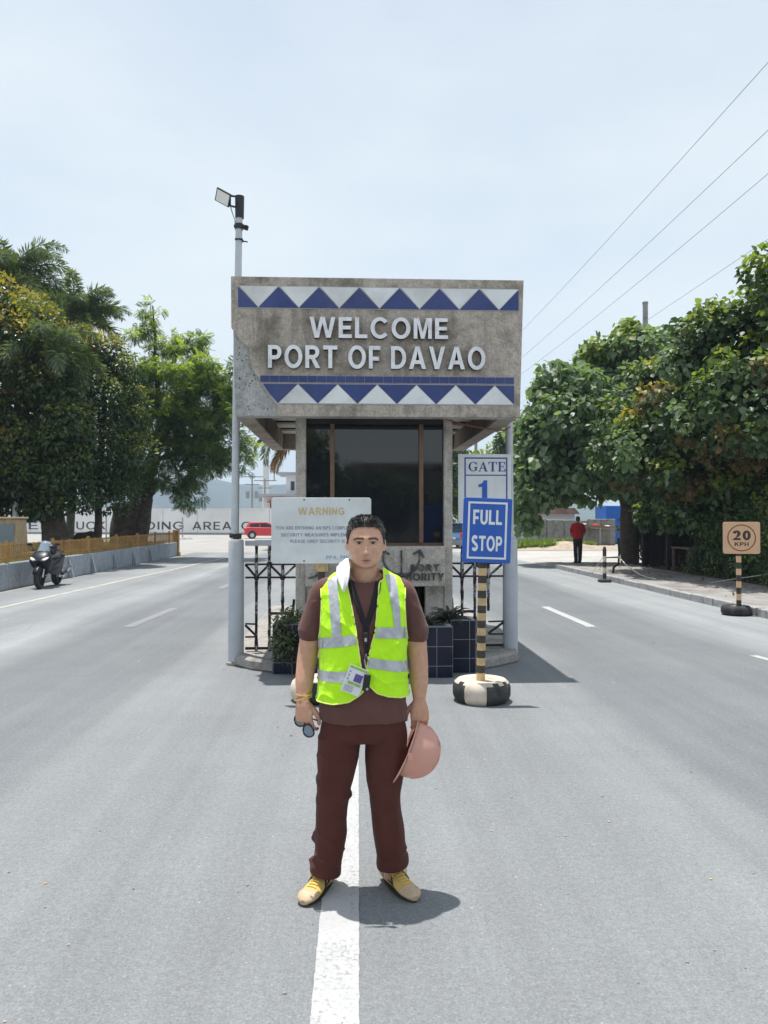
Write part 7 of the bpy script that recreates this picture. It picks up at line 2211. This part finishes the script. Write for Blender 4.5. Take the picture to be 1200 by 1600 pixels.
def leg_fold(p):
    d = 0.004 * noise.noise(Vector((p.x * 8, p.y * 8, p.z * 6)))
    s = -1 if p.x < 0 else 1
    # rucks at the knee and above the cuff: slanting creases that fade in and out round the leg
    cx = -0.135 if s < 0 else 0.118
    az = math.atan2(p.y, p.x - cx)
    k1 = math.exp(-((p.z - 0.45) / 0.10) ** 2); k2 = math.exp(-((p.z - 0.19) / 0.09) ** 2); k3 = math.exp(-((p.z - 0.66) / 0.06) ** 2)
    d += 0.016 * k1 * crease_at(p, 62, (0.35 * s, 0.15, 0.92), 1.7 + s) + 0.020 * k2 * crease_at(p, 80, (-0.30 * s, 0.25, 0.92), 5.1 + s) + 0.012 * k3 * crease_at(p, 60, (0.75 * s, 0.2, 0.62), 8.2 + s)
    d += 0.006 * crease_at(p, 30, (0.8 * s, 0.3, 0.35), 11.3 + s)
    d += 0.003 * noise.noise(Vector((p.x * 16, p.y * 16, p.z * 9)))
    return d
v = wrinkle(v, n, leg_fold)
set_v(me, v)
trousers = link_mesh('trousers', me, M['trousers'], man, True)

# ---------------- safety vest: shell over the shirt, open at the front, cut round the arms
vm = MB()
trunk(vm, 0.011, 0.78)
me = remesh(vm, 0.0050, 5)
v = get_v(me); n = get_n(me)
def vest_fold(p):
    d = 0.005 * noise.noise(Vector((p.x * 8, p.y * 8, p.z * 6)))
    d += 0.009 * crease_at(p, 46, (0.80, 0.1, -0.5), 3.1) + 0.007 * crease_at(p, 60, (0.85, 0.1, 0.5), 6.6)
    d += 0.006 * crease_at(p, 90, (0.5, 0.2, 0.85), 12.6, 7.0)
    d += 0.0022 * noise.noise(Vector((p.x * 34, p.y * 20, p.z * 26)))
    if p.z < 1.0: d += 0.010 * (1.0 - p.z) / 0.14
    return d
v = wrinkle(v, n, vest_fold)
set_v(me, v)
OPEN_L = [(0.80, 0.030), (0.905, 0.022), (0.935, 0.016), (1.02, -0.004), (1.10, -0.016), (1.20, -0.030), (1.30, -0.048), (1.38, -0.066), (1.45, -0.076)]
OPEN_R = [(0.80, 0.030), (0.905, 0.026), (0.94, 0.023), (1.02, 0.016), (1.08, 0.024), (1.14, 0.040), (1.20, 0.056), (1.30, 0.066), (1.38, 0.074), (1.45, 0.080)]
HEM_F = [(-0.22, 0.882), (-0.12, 0.882), (-0.06, 0.895), (-0.02, 0.920), (0.012, 0.952), (0.024, 0.970), (0.034, 0.958), (0.06, 0.932), (0.11, 0.914), (0.16, 0.905), (0.22, 0.900)]
ARMH = [(1.02, 0.26), (1.08, 0.225), (1.13, 0.204), (1.20, 0.191), (1.30, 0.186), (1.37, 0.190), (1.45, 0.196)]
def itp(tab, q): return float(np.interp(q, [a for a, b in tab], [b for a, b in tab]))
def keep(c):
    if c.z > 1.47: return False
    if abs(c.x - 0.012) < 0.084 and c.z > 1.41: return False
    if c.y < 0.03:
        if itp(OPEN_L, c.z) < c.x < itp(OPEN_R, c.z): return False
        if c.z < itp(HEM_F, c.x): return False
    elif c.z < 0.89: return False
    if abs(c.x - 0.004) > itp(ARMH, c.z): return False
    return True
bm = bmesh.new(); bm.from_mesh(me)
bmesh.ops.delete(bm, geom=[f for f in bm.faces if not keep(f.calc_center_median())], context='FACES')
bmesh.ops.delete(bm, geom=[q for q in bm.verts if not q.link_faces], context='VERTS')
for _ in range(8):
    mv = {}
    for q in bm.verts:
        if q.is_boundary:
            nb = [e.other_vert(q) for e in q.link_edges if e.is_boundary]
            if len(nb) == 2: mv[q] = q.co * 0.4 + (nb[0].co + nb[1].co) * 0.3
    for q, p in mv.items(): q.co = p
# loops of the border, for the edging
loops, seen = [], set()
for e in bm.edges:
    if e.is_boundary and e not in seen:
        lp = [e.verts[0].co.copy(), e.verts[1].co.copy()]; seen.add(e); cur = e.verts[1]; start = e.verts[0]
        while True:
            nx = [g for g in cur.link_edges if g.is_boundary and g not in seen]
            if not nx: break
            seen.add(nx[0]); cur = nx[0].other_vert(cur); lp.append(cur.co.copy())
            if cur is start: break
        if len(lp) > 30: loops.append(lp)
bm.to_mesh(me); bm.free()
vest = link_mesh('safety_vest', me, M['vest'], man, True)
vest.modifiers.new('solid', 'SOLIDIFY').thickness = 0.0025
bvh_vest = BVHTree.FromPolygons([tuple(p) for p in get_v(me)], [tuple(p.vertices) for p in me.polygons])
pb = MB()
for lp in loops:
    q = lp[::3] + [lp[-1]]
    pb.tube(q, 0.0034, 6)
tag(pb.build('edging', M['piping'], vest, True, local=True), kind='stuff')

def front_hit(x_, z_, bv, off):
    h = bv.ray_cast(Vector((x_, -1.0, z_)), Vector((0, 1, 0)))
    if h[0] is None: return None
    return h[0] + Vector((0, -off, 0))
def front_strip(path, bv, off, steps=26, wn_=4):
    """path: list of ((x, z) left edge, (x, z) right edge); laid on a surface seen from the front"""
    mb = MB()
    rows = []
    for i in range(steps + 1):
        t = i / steps * (len(path) - 1); k = min(int(t), len(path) - 2); f = t - k
        a = [path[k][0][m] * (1 - f) + path[k + 1][0][m] * f for m in (0, 1)]; b = [path[k][1][m] * (1 - f) + path[k + 1][1][m] * f for m in (0, 1)]
        row = []
        for j in range(wn_ + 1):
            g_ = j / wn_
            row.append(front_hit(a[0] * (1 - g_) + b[0] * g_, a[1] * (1 - g_) + b[1] * g_, bv, off))
        rows.append(row)
    last = None
    idx = {}
    for i, row in enumerate(rows):
        for j, p in enumerate(row):
            if p is not None: idx[(i, j)] = len(mb.v); mb.v.append(tuple(p))
    for i in range(steps):
        for j in range(wn_):
            q = [(i, j), (i, j + 1), (i + 1, j + 1), (i + 1, j)]
            if all(c in idx for c in q): mb.f.append(tuple(idx[c] for c in q)); mb.m.append(0)
    return mb
def round_band(ztop, zbot, sgn, steps=44):
    """band from the front opening round the side to the middle of the back; ztop/zbot: (x, z) tables"""
    mb = MB(); rows = []
    for i in range(steps + 1):
        a = PI * i / steps                     # 0 = front, pi = back
        row = []
        for j in range(5):
            g_ = j / 4
            xg = min(1.0, a / (PI * 0.5))
            zt, zb2 = ztop[0] + (ztop[1] - ztop[0]) * xg, zbot[0] + (zbot[1] - zbot[0]) * xg
            zz = zt * (1 - g_) + zb2 * g_
            d = Vector((sgn * math.sin(a), -math.cos(a), 0))
            if a < 1.1:
                lim = itp(OPEN_L if sgn < 0 else OPEN_R, zz)
                xx = lim + sgn * (0.006 + 0.165 * (a / 1.1))
                h = front_hit(xx, zz, bvh_vest, 0.0032)
            else:
                o_ = Vector((0.004, -0.004, zz)) + d * 0.6
                r = bvh_vest.ray_cast(o_, -d); h = None if r[0] is None else r[0] + d * 0.0032
            row.append(h)
        rows.append(row)
    idx = {}
    for i, row in enumerate(rows):
        for j, p in enumerate(row):
            if p is not None: idx[(i, j)] = len(mb.v); mb.v.append(tuple(p))
    for i in range(steps):
        for j in range(4):
            q = [(i, j), (i, j + 1), (i + 1, j + 1), (i + 1, j)]
            if all(c in idx for c in q):
                if max((Vector(mb.v[idx[q[0]]]) - Vector(mb.v[idx[c]])).length for c in q[1:]) < 0.12:
                    mb.f.append(tuple(idx[c] for c in q)); mb.m.append(0)
    return mb
def band(mb):
    for g_ in islands(mb.v, mb.f):                # the arm hole cuts the upper bands in two
        ix = sorted({i for f in g_ for i in f}); mp = {q: k for k, q in enumerate(ix)}
        MB().add([mb.v[i] for i in ix], [tuple(mp[i] for i in f) for f in g_]).build('reflective_band', M['reflect'], vest, True, local=True)
band(round_band((1.182, 1.146), (1.138, 1.102), -1)); band(round_band((1.212, 1.200), (1.165, 1.152), 1))
band(round_band((1.030, 1.012), (0.986, 0.966), -1)); band(round_band((1.082, 1.045), (1.040, 0.998), 1))
band(front_strip([((-0.160, 1.435), (-0.114, 1.435)), ((-0.156, 1.40), (-0.110, 1.40)), ((-0.150, 1.34), (-0.106, 1.34)), ((-0.142, 1.25), (-0.098, 1.25)), ((-0.134, 1.162), (-0.092, 1.170))], bvh_vest, 0.0030))
band(front_strip([((0.104, 1.435), (0.150, 1.435)), ((0.112, 1.40), (0.155, 1.40)), ((0.122, 1.34), (0.162, 1.34)), ((0.134, 1.27), (0.168, 1.27)), ((0.140, 1.205), (0.170, 1.204))], bvh_vest, 0.0030))

# ---------------- shoes
def shoe(s, heel, yaw):
    t = MB()
    secs = [(0.00, 0.026, 0.068), (0.02, 0.034, 0.078), (0.055, 0.037, 0.084), (0.09, 0.037, 0.088), (0.125, 0.039, 0.080), (0.155, 0.043, 0.066), (0.19, 0.047, 0.055), (0.225, 0.047, 0.050), (0.252, 0.040, 0.045), (0.270, 0.026, 0.036), (0.277, 0.010, 0.026)]
    rot_ = Matrix.Rotation(yaw, 3, 'Z')
    def T(p): return rot_ @ Vector(p) + Vector(heel)
    rings = []
    for a, w, h in secs:
        ring = []
        for k in range(20):
            q = 2 * PI * k / 20
            x_ = math.cos(q) * w * (1.0 if math.sin(q) < 0.2 else (1 - 0.28 * (math.sin(q) - 0.2)))
            z_ = 0.010 + (h - 0.010) * (0.5 + 0.5 * math.sin(q)) if math.sin(q) > -0.6 else 0.010
            ring.append(T((x_, -a, z_)))
        rings.append(ring)
    mb = MB(); ring_loft(mb, rings)
    sh0 = mb.build('shoe', M['shoe'], man, True, local=True)
    # toe cap and heel guard sit proud of the upper
    def patch(a0, a1, zlim, mat, nm, grow=0.0022, lo=0.010):
        mb = MB(); rr = []
        for a in np.linspace(a0, a1, 7):
            w = float(np.interp(a, [q[0] for q in secs], [q[1] for q in secs])) + grow; h = float(np.interp(a, [q[0] for q in secs], [q[2] for q in secs])) + grow
            rr.append([T((math.cos(q) * w * (1.0 if math.sin(q) < 0.2 else (1 - 0.28 * (math.sin(q) - 0.2))), -a - (grow if a1 > 0.2 else -grow), min(zlim, lo + (h - lo) * (0.5 + 0.5 * math.sin(q))))) for q in [2 * PI * k / 20 for k in range(20)]])
        ring_loft(mb, rr); return mb.build(nm, mat, sh0, True, local=True)
    patch(0.212, 0.2755, 1, M['shoe_toe'], 'toe_cap'); patch(0.001, 0.045, 0.066, M['shoe_toe'], 'heel_guard')
    mb = MB(); rr = []
    for zz in (0.0, 0.005, 0.0098):
        ring = []
        for k in range(32):
            q = 2 * PI * k / 32
            a = 0.1385 - 0.1375 * math.cos(q)
            w = float(np.interp(min(max(a, 0), 0.277), [c[0] for c in secs], [c[1] for c in secs])) + 0.0005
            ring.append(T((math.sin(q) ** 1 * w if abs(math.sin(q)) > 0.02 else 0, -a, zz)))
        rr.append(ring)
    ring_loft(mb, rr); mb.build('sole', M['sole'], sh0, local=True)
    mb = MB()
    for k in range(6):
        a = 0.108 + 0.018 * k; h = float(np.interp(a, [c[0] for c in secs], [c[2] for c in secs]))
        pts = [T((x_, -a - 0.004 * (1 if i % 2 else -1) * 0, h + 0.003 - 9.0 * x_ * x_)) for i, x_ in enumerate(np.linspace(-0.021, 0.021, 7))]
        mb.tube(pts, 0.0032, 6)
    for k in (-1, 1):
        mb.tube([T((0, -0.100, 0.094)), T((k * 0.022, -0.098, 0.104)), T((k * 0.044, -0.105, 0.090)), T((k * 0.050, -0.118, 0.066)), T((k * 0.036, -0.116, 0.072)), T((k * 0.004, -0.104, 0.094))], 0.0028, 6)
        mb.tube([T((0, -0.102, 0.094)), T((k * 0.02, -0.118, 0.092)), T((k * 0.040, -0.138, 0.066))], 0.0026, 6)
    tag(mb.build('laces', M['lace'], sh0, True, local=True), kind='stuff')
    for k in (-1, 1):
        mb = MB()
        for (a0, z0_), (a1, z1_) in (((0.165, 0.024), (0.110, 0.078)), ((0.125, 0.024), (0.085, 0.080)), ((0.06, 0.050), (0.15, 0.034)), ((0.05, 0.066), (0.105, 0.050))):
            for i in range(5):
                f0, f1 = i / 5, (i + 1) / 5
                def S_(f):
                    a = a0 + (a1 - a0) * f; zz = z0_ + (z1_ - z0_) * f
                    w = float(np.interp(a, [c[0] for c in secs], [c[1] for c in secs])); h = float(np.interp(a, [c[0] for c in secs], [c[2] for c in secs]))
                    sn = 2 * (zz - 0.02) / (h - 0.02) - 1
                    cs = math.sqrt(max(0.0, 1 - sn * sn)) * (1 if sn < 0.2 else 1 - 0.28 * (sn - 0.2))
                    return T((k * (cs * w + 0.0015), -a, zz))
                mb.bar(S_(f0), S_(f1), 0.0075, 0.0035)
        tag(mb.build('side_stripes', M['shoe_dark'], sh0, local=True), kind='stuff')
    mb = MB(); rr = [sell(T((0, -0.052, zz)), rot_ @ Vector((1, 0, 0)), rot_ @ Vector((0, 1, 0)), a, b, 18) for zz, a, b in ((0.066, 0.034, 0.048), (0.086, 0.035, 0.046), (0.104, 0.034, 0.042))]
    ring_loft(mb, rr); mb.build('collar', M['shoe'], sh0, True, local=True)
shoe(-1, (-0.142, 0.115, 0.0), R(-25)); shoe(1, (0.108, 0.125, 0.0), R(27))

# ---------------- what the man carries
tw_ = thing('towel', 'folded white towel tucked at the collar on the man shoulder', 'towel', (PX - 0.07, PYY, 1.42))
mb = MB()
TP = [((-0.072, 0.075, 1.472), (-0.044, 0.085, 1.49)), ((-0.094, 0.040, 1.478), (-0.056, 0.030, 1.505)), ((-0.116, -0.005, 1.466), (-0.060, -0.030, 1.500)), ((-0.118, -0.048, 1.440), (-0.056, -0.070, 1.468)), ((-0.110, -0.078, 1.412), (-0.058, -0.092, 1.432)), ((-0.098, -0.100, 1.388), (-0.066, -0.108, 1.400)), ((-0.088, -0.112, 1.368), (-0.078, -0.114, 1.374))]
rr = []
for a, b in TP:
    a, b = Vector(a), Vector(b); ring = []
    c = (a + b) / 2; u = (b - a) / 2
    nn_ = Vector((-0.35, -0.55, 0.75)).normalized()
    for k in range(20):
        q = 2 * PI * k / 20
        ring.append(Vector((PX, PYY, 0)) + c + u * math.cos(q) + nn_ * (0.011 + 0.0045 * math.sin(5 * q + c.y * 45) + 0.003 * noise.noise(c * 40 + Vector((q, 0, 0)))) * math.sin(q))
    rr.append(ring)
ring_loft(mb, rr)
mb.build('cloth', M['towel'], tw_, True)

W0 = Vector((PX, PYY, 0))
ly = thing('lanyard', 'black lanyard round the man neck with a tilted white id card and key fob', 'lanyard', (PX, PYY, 1.30))
both = BVHTree.FromPolygons([tuple(p) for p in get_v(shirt.data)] + [tuple(p) for p in get_v(vest.data)], [tuple(p.vertices) for p in shirt.data.polygons] + [tuple(i + len(shirt.data.vertices) for i in p.vertices) for p in vest.data.polygons])
def world_mb(mb):
    mb.v = [tuple(Vector(p) + W0) for p in mb.v]; return mb
for pth in ([((-0.066, 1.415), (-0.040, 1.420)), ((-0.056, 1.37), (-0.030, 1.37)), ((-0.028, 1.29), (-0.002, 1.29)), ((-0.001, 1.215), (0.022, 1.215))], [((0.060, 1.420), (0.086, 1.415)), ((0.052, 1.37), (0.078, 1.37)), ((0.030, 1.29), (0.056, 1.29)), ((0.006, 1.215), (0.028, 1.215))],
            [((-0.001, 1.225), (0.028, 1.225)), ((0.002, 1.16), (0.026, 1.16)), ((0.006, 1.10), (0.024, 1.10))]):
    o = world_mb(front_strip(pth, both, 0.0045, 22, 3)).build('strap', M['lanyard'], ly, True); o.modifiers.new('solid', 'SOLIDIFY').thickness = 0.002
yf = (front_hit(0.014, 1.13, both, 0.0).y if front_hit(0.014, 1.13, both, 0.0) else -0.14) - 0.012
mb = MB(); mb.box(W0 + Vector((0.013, yf, 1.165)), (0.020, 0.010, 0.050)); mb.build('clip', M['black'], ly, bevel=0.003)
mb = MB(); mb.box(W0 + Vector((0.013, yf - 0.006, 1.160)), (0.010, 0.003, 0.016)); mb.build('clip_window', M['chrome'], ly)
mb = MB(); mb.tube([W0 + Vector(p) for p in ((0.014, yf, 1.10), (0.008, yf - .012, 1.075), (0.012, yf - .014, 1.045), (0.016, yf - .014, 1.03))], 0.0035, 6); mb.tube([W0 + Vector(p) for p in ((0.014, yf, 1.10), (0.024, yf - .012, 1.07), (0.024, yf - .014, 1.04))], 0.003, 6); mb.build('hook', M['chrome'], ly, True)
crot = Matrix.Rotation(R(22), 3, 'Y') @ Matrix.Rotation(R(-4), 3, 'X')
yc = -0.186
cc = W0 + Vector((-0.036, yc, 0.992))
mb = MB(); mb.box(cc, (0.084, 0.003, 0.118), crot); cd_ = mb.build('id_card', M['card'], ly)
def oncard(nm, x_, z_, w, h, mat):
    mb = MB(); mb.box(cc + crot @ Vector((x_, -0.0024, z_)), (w, 0.0012, h), crot); mb.build(nm, mat, cd_)
oncard('photo', 0.012, 0.012, 0.034, 0.034, M['card_lilac']); oncard('stripe', 0.004, -0.016, 0.058, 0.012, M['card_green']); oncard('header', 0, 0.051, 0.078, 0.010, M['card_green'])
for k in range(4): oncard('print_line', -0.012, -0.030 - 0.007 * k, 0.040, 0.0025, M['print_grey'])
for k in range(3): oncard('print_line', -0.030, 0.030 - 0.016 * k, 0.006, 0.008, M['print_grey'])
frot = Matrix.Rotation(R(8), 3, 'Y')
mb = MB(); mb.box(W0 + Vector((0.016, yc - 0.006, 0.982)), (0.030, 0.012, 0.072), frot); fo = mb.build('key_fob', M['black'], ly, bevel=0.005)
mb = MB(); mb.lathe([(0, 0.002), (0.005, 0.0015), (0.006, 0)], W0 + Vector((0.018, yc - 0.0125, 0.956)), 10, (0, -1, 0)); mb.build('fob_button', M['chrome'], fo)

br = thing('bracelet', 'pair of gold bangles on the wrist at the left of the picture', 'bracelet', (PX - 0.255, PYY - 0.03, 0.885))
for dz, til, r_ in ((0.0, 0.25, 0.0345), (0.017, -0.12, 0.0345), (0.006, 0.42, 0.0355)):
    mb = MB(); pts = [W0 + Vector((-0.264 + r_ * 1.05 * math.cos(a), -0.037 + r_ * 0.97 * math.sin(a), 0.884 + dz + r_ * til * math.cos(a))) for a in np.linspace(0, 2 * PI, 25)]
    mb.tube(pts, 0.0034, 6, cap=False); mb.build('bangle', M['gold'], br, True)

# sunglasses hanging from the fingers
sg = thing('sunglasses', 'black framed sunglasses held in the fingers beside the trouser leg', 'sunglasses', (PX - 0.25, PYY - 0.06, 0.76))
gc = W0 + Vector((-0.262, -0.058, 0.775))
gr = Matrix.Rotation(R(-32), 3, 'Z') @ Matrix.Rotation(R(20), 3, 'Y')
for sx, dx, dz in ((-1, -0.022, 0.004), (1, 0.036, -0.018)):
    mb = MB(); pts = [gc + gr @ Vector((dx + 0.030 * math.cos(a), 0, dz + 0.027 * math.sin(a) * (1 - 0.15 * math.cos(a)))) for a in np.linspace(0, 2 * PI, 25)]
    mb.tube(pts, 0.0034, 6, cap=False); rim = mb.build('rim', M['black'], sg, True)
    mb = MB(); ring = [gc + gr @ Vector((dx + 0.0295 * math.cos(a), 0.001, dz + 0.0265 * math.sin(a) * (1 - 0.15 * math.cos(a)))) for a in np.linspace(0, 2 * PI, 24, endpoint=False)]
    mb.add(ring + [p + gr @ Vector((0, 0.002, 0)) for p in ring], [tuple(range(24)), tuple(range(47, 23, -1))]); mb.build('lens', M['screen'], rim)
mb = MB(); mb.tube([gc + gr @ Vector(p) for p in ((0.006, -0.002, 0.004), (0.010, -0.004, 0.0))], 0.003, 6); mb.build('bridge', M['black'], sg)
for p0, p1 in (((-0.05, 0, 0.012), (0.055, 0.014, 0.040)), ((0.064, 0, -0.010), (-0.03, 0.016, 0.036))):
    mb = MB(); mb.tube([gc + gr @ Vector(p0), gc + gr @ ((Vector(p0) + Vector(p1)) / 2 + Vector((0, .006, .004))), gc + gr @ Vector(p1)], 0.0032, 6); mb.build('temple', M['black'], sg, True)

# hard hat hanging from the hand by its brim, its crown to the right
hh_ = thing('hard_hat', 'pale salmon pink hard hat hanging from the man hand', 'hard hat', tuple(W0 + Vector((0.25, -0.03, 0.62))))
ax_u = Vector((0.93, -0.06, -0.36)).normalized()                # crown
ax_f = Vector((-0.36, -0.05, -0.93)); ax_f = (ax_f - ax_u * ax_f.dot(ax_u)).normalized()   # peak
ax_s = ax_u.cross(ax_f).normalized()
hc = W0 + Vector((0.205, -0.030, 0.655))
def HT(f, s_, u): return hc + ax_f * f + ax_s * s_ + ax_u * u
mb = MB(); rr = []
for t in np.linspace(0, 1, 13):
    e_ = t * PI / 2
    k_ = math.cos(e_) ** 0.85; u_ = 0.145 * math.sin(e_)
    ring = []
    for j in range(48):
        q = 2 * PI * j / 48
        rid = 0.006 * math.exp(-(math.sin(q) * k_ / 0.22) ** 2) * min(1, t * 4) if True else 0
        ring.append(HT(0.128 * k_ * math.cos(q), 0.106 * k_ * math.sin(q), u_ + rid))
    rr.append(ring)
n_ = 48; k0 = 0
for r in rr: mb.v += [tuple(p) for p in r]
for i in range(len(rr) - 1):
    for j in range(n_): mb.f.append((i * n_ + j, i * n_ + (j + 1) % n_, (i + 1) * n_ + (j + 1) % n_, (i + 1) * n_ + j)); mb.m.append(0)
o = mb.build('shell', M['hat'], hh_, True); o.modifiers.new('solid', 'SOLIDIFY').thickness = 0.003
mb = MB(); rin, rout = [], []
for j in range(48):
    q = 2 * PI * j / 48
    pk = max(0.0, math.cos(q)) ** 2.0
    rin.append(HT(0.128 * math.cos(q), 0.106 * math.sin(q), 0.0)); rout.append(HT((0.136 + 0.075 * pk) * math.cos(q), 0.115 * math.sin(q), -0.004 - 0.016 * pk))
mb.add(rin + rout, [(j, (j + 1) % 48, 48 + (j + 1) % 48, 48 + j) for j in range(48)])
o = mb.build('brim', M['hat'], hh_, True); o.modifiers.new('solid', 'SOLIDIFY').thickness = 0.004
for k in (-1, 0, 1):
    mb = MB(); pts = []
    for t in np.linspace(-0.75, 0.75, 15):
        e_ = t * PI / 2; f_ = 0.128 * math.sin(e_) * 1.0; u_ = 0.145 * math.cos(e_) ** 0.95
        pts.append(HT(f_, k * 0.030 * math.cos(e_), u_ + 0.003 - abs(k) * 0.004))
    mb.tube(pts, 0.0048, 6); mb.build('ridge', M['hat'], hh_, True)
mb = MB()
mb.tube([HT(0.10 * math.cos(q), 0.084 * math.sin(q), 0.012) for q in np.linspace(0, 2 * PI, 25)], 0.006, 6, cap=False)
mb.build('headband', M['black'], hh_, True)
mb = MB(); mb.box(HT(0.01, -0.107, 0.012), (0.02, 0.02, 0.03)); mb.build('slot', M['hat'], hh_)

# ---------------- man in red walking off on the pavement
RX, RY = 8.12, 27.0
rm = thing('person', 'man in a red shirt and black trousers walking away on the shaded right pavement', 'person', (RX, RY, 0.137))
b2 = MB()
ring_loft(b2, [sell((0, 0, zz), (1, 0, 0), (0, 1, 0), a, b, 24, 2.3) for zz, a, b in ((0.80, 0.14, 0.10), (0.95, 0.165, 0.115), (1.10, 0.165, 0.11), (1.28, 0.18, 0.105), (1.38, 0.165, 0.09), (1.43, 0.08, 0.065))])
limb_loft(b2, [(0, 0.01, 1.38), (0, 0, 1.50)], [0.058, 0.054], 14)
ring_loft(b2, [sell((0, -0.005, zz), (1, 0, 0), (0, 1, 0), a, b, 20, 2.2) for zz, a, b in ((1.435, 0.03, 0.04), (1.47, 0.058, 0.07), (1.54, 0.072, 0.088), (1.60, 0.071, 0.09), (1.645, 0.05, 0.06), (1.66, 0.015, 0.02))])
for s in (-1, 1):
    P, Rr = dense([(s * 0.165, 0, 1.36), (s * 0.225, 0.01, 1.18), (s * 0.215, 0.07, 1.00), (s * 0.13, 0.14, 0.98)], [0.054, 0.046, 0.040, 0.03], 4); limb_loft(b2, P, Rr, 14)
    hand(b2, (s * 0.13, 0.14, 0.98), (-s * 0.7, 0.7, -0.1), (-s * 0.6, -0.5, -0.4), (0, 0.2, 1), 0.95, (0.4, 0.5, 0.3))
    P, Rr = dense([(s * 0.08, 0, 0.86), (s * 0.085, 0.0 + 0.02 * s, 0.46), (s * 0.075, 0.04 * s - 0.01, 0.09)], [0.085, 0.055, 0.036], 4); limb_loft(b2, P, Rr, 14)
    P, Rr = dense([(s * 0.075, 0.04 * s - 0.04, 0.045), (s * 0.08, 0.04 * s + 0.10, 0.035), (s * 0.085, 0.04 * s + 0.19, 0.028)], [0.04, 0.04, 0.026], 3); limb_loft(b2, P, Rr, 12)
me = remesh(b2, 0.010, 3)
v = get_v(me)
ca = me.color_attributes.new('tone', 'FLOAT_COLOR', 'POINT')
ca.data.foreach_set('color', np.tile(np.array([0.30, 0.15, 0.09, 1], dtype=np.float32), len(v)))
rb_o = link_mesh('body', me, M['skin'], rm, True)
b2 = MB()
ring_loft(b2, [sell((0, 0, zz), (1, 0, 0), (0, 1, 0), a, b, 28, 2.3) for zz, a, b in ((0.86, 0.185, 0.125), (1.0, 0.185, 0.13), (1.15, 0.185, 0.125), (1.28, 0.198, 0.118), (1.385, 0.172, 0.10), (1.43, 0.075, 0.07))])
for s in (-1, 1):
    P, Rr = dense([(s * 0.155, 0, 1.365), (s * 0.215, 0.005, 1.24), (s * 0.23, 0.015, 1.13)], [0.066, 0.066, 0.066], 4); limb_loft(b2, P, Rr, 18)
me = remesh(b2, 0.011, 3); v = get_v(me); set_v(me, wrinkle(v, get_n(me), lambda p: 0.006 * noise.noise(p * 9)))
link_mesh('shirt', me, M['red_shirt'], rm, True)
b2 = MB()
ring_loft(b2, [sell((0, 0, zz), (1, 0, 0), (0, 1, 0), a, b, 26, 2.3) for zz, a, b in ((0.94, 0.165, 0.115), (0.86, 0.170, 0.125), (0.78, 0.165, 0.12))])
for s in (-1, 1):
    P, Rr = dense([(s * 0.08, 0, 0.84), (s * 0.088, 0.02 * s, 0.48), (s * 0.078, 0.04 * s - 0.01, 0.06)], [(0.092, 0.105), (0.075, 0.085), (0.062, 0.075)], 5); limb_loft(b2, P, Rr, 18)
me = remesh(b2, 0.011, 3); v = get_v(me); set_v(me, wrinkle(v, get_n(me), lambda p: 0.006 * noise.noise(p * 8)))
link_mesh('trousers', me, M['black_cloth'], rm, True)
for s in (-1, 1):
    mb = MB(); P, Rr = dense([(s * 0.075, 0.04 * s - 0.05, 0.045), (s * 0.08, 0.04 * s + 0.10, 0.045), (s * 0.085, 0.04 * s + 0.20, 0.03)], [0.046, 0.048, 0.030], 3); limb_loft(mb, P, Rr, 12); mb.build('shoe', M['black'], rm, True, local=True)
mb = MB(); ring_loft(mb, [sell((0, -0.012 if zz < 1.6 else -0.005, zz), (1, 0, 0), (0, 1, 0), a, b, 20, 2.2) for zz, a, b in ((1.485, 0.055, 0.068), (1.54, 0.076, 0.086), (1.60, 0.076, 0.092), (1.65, 0.055, 0.066), (1.672, 0.016, 0.022))]); mb.build('hair', M['hair'], rm, True, local=True)
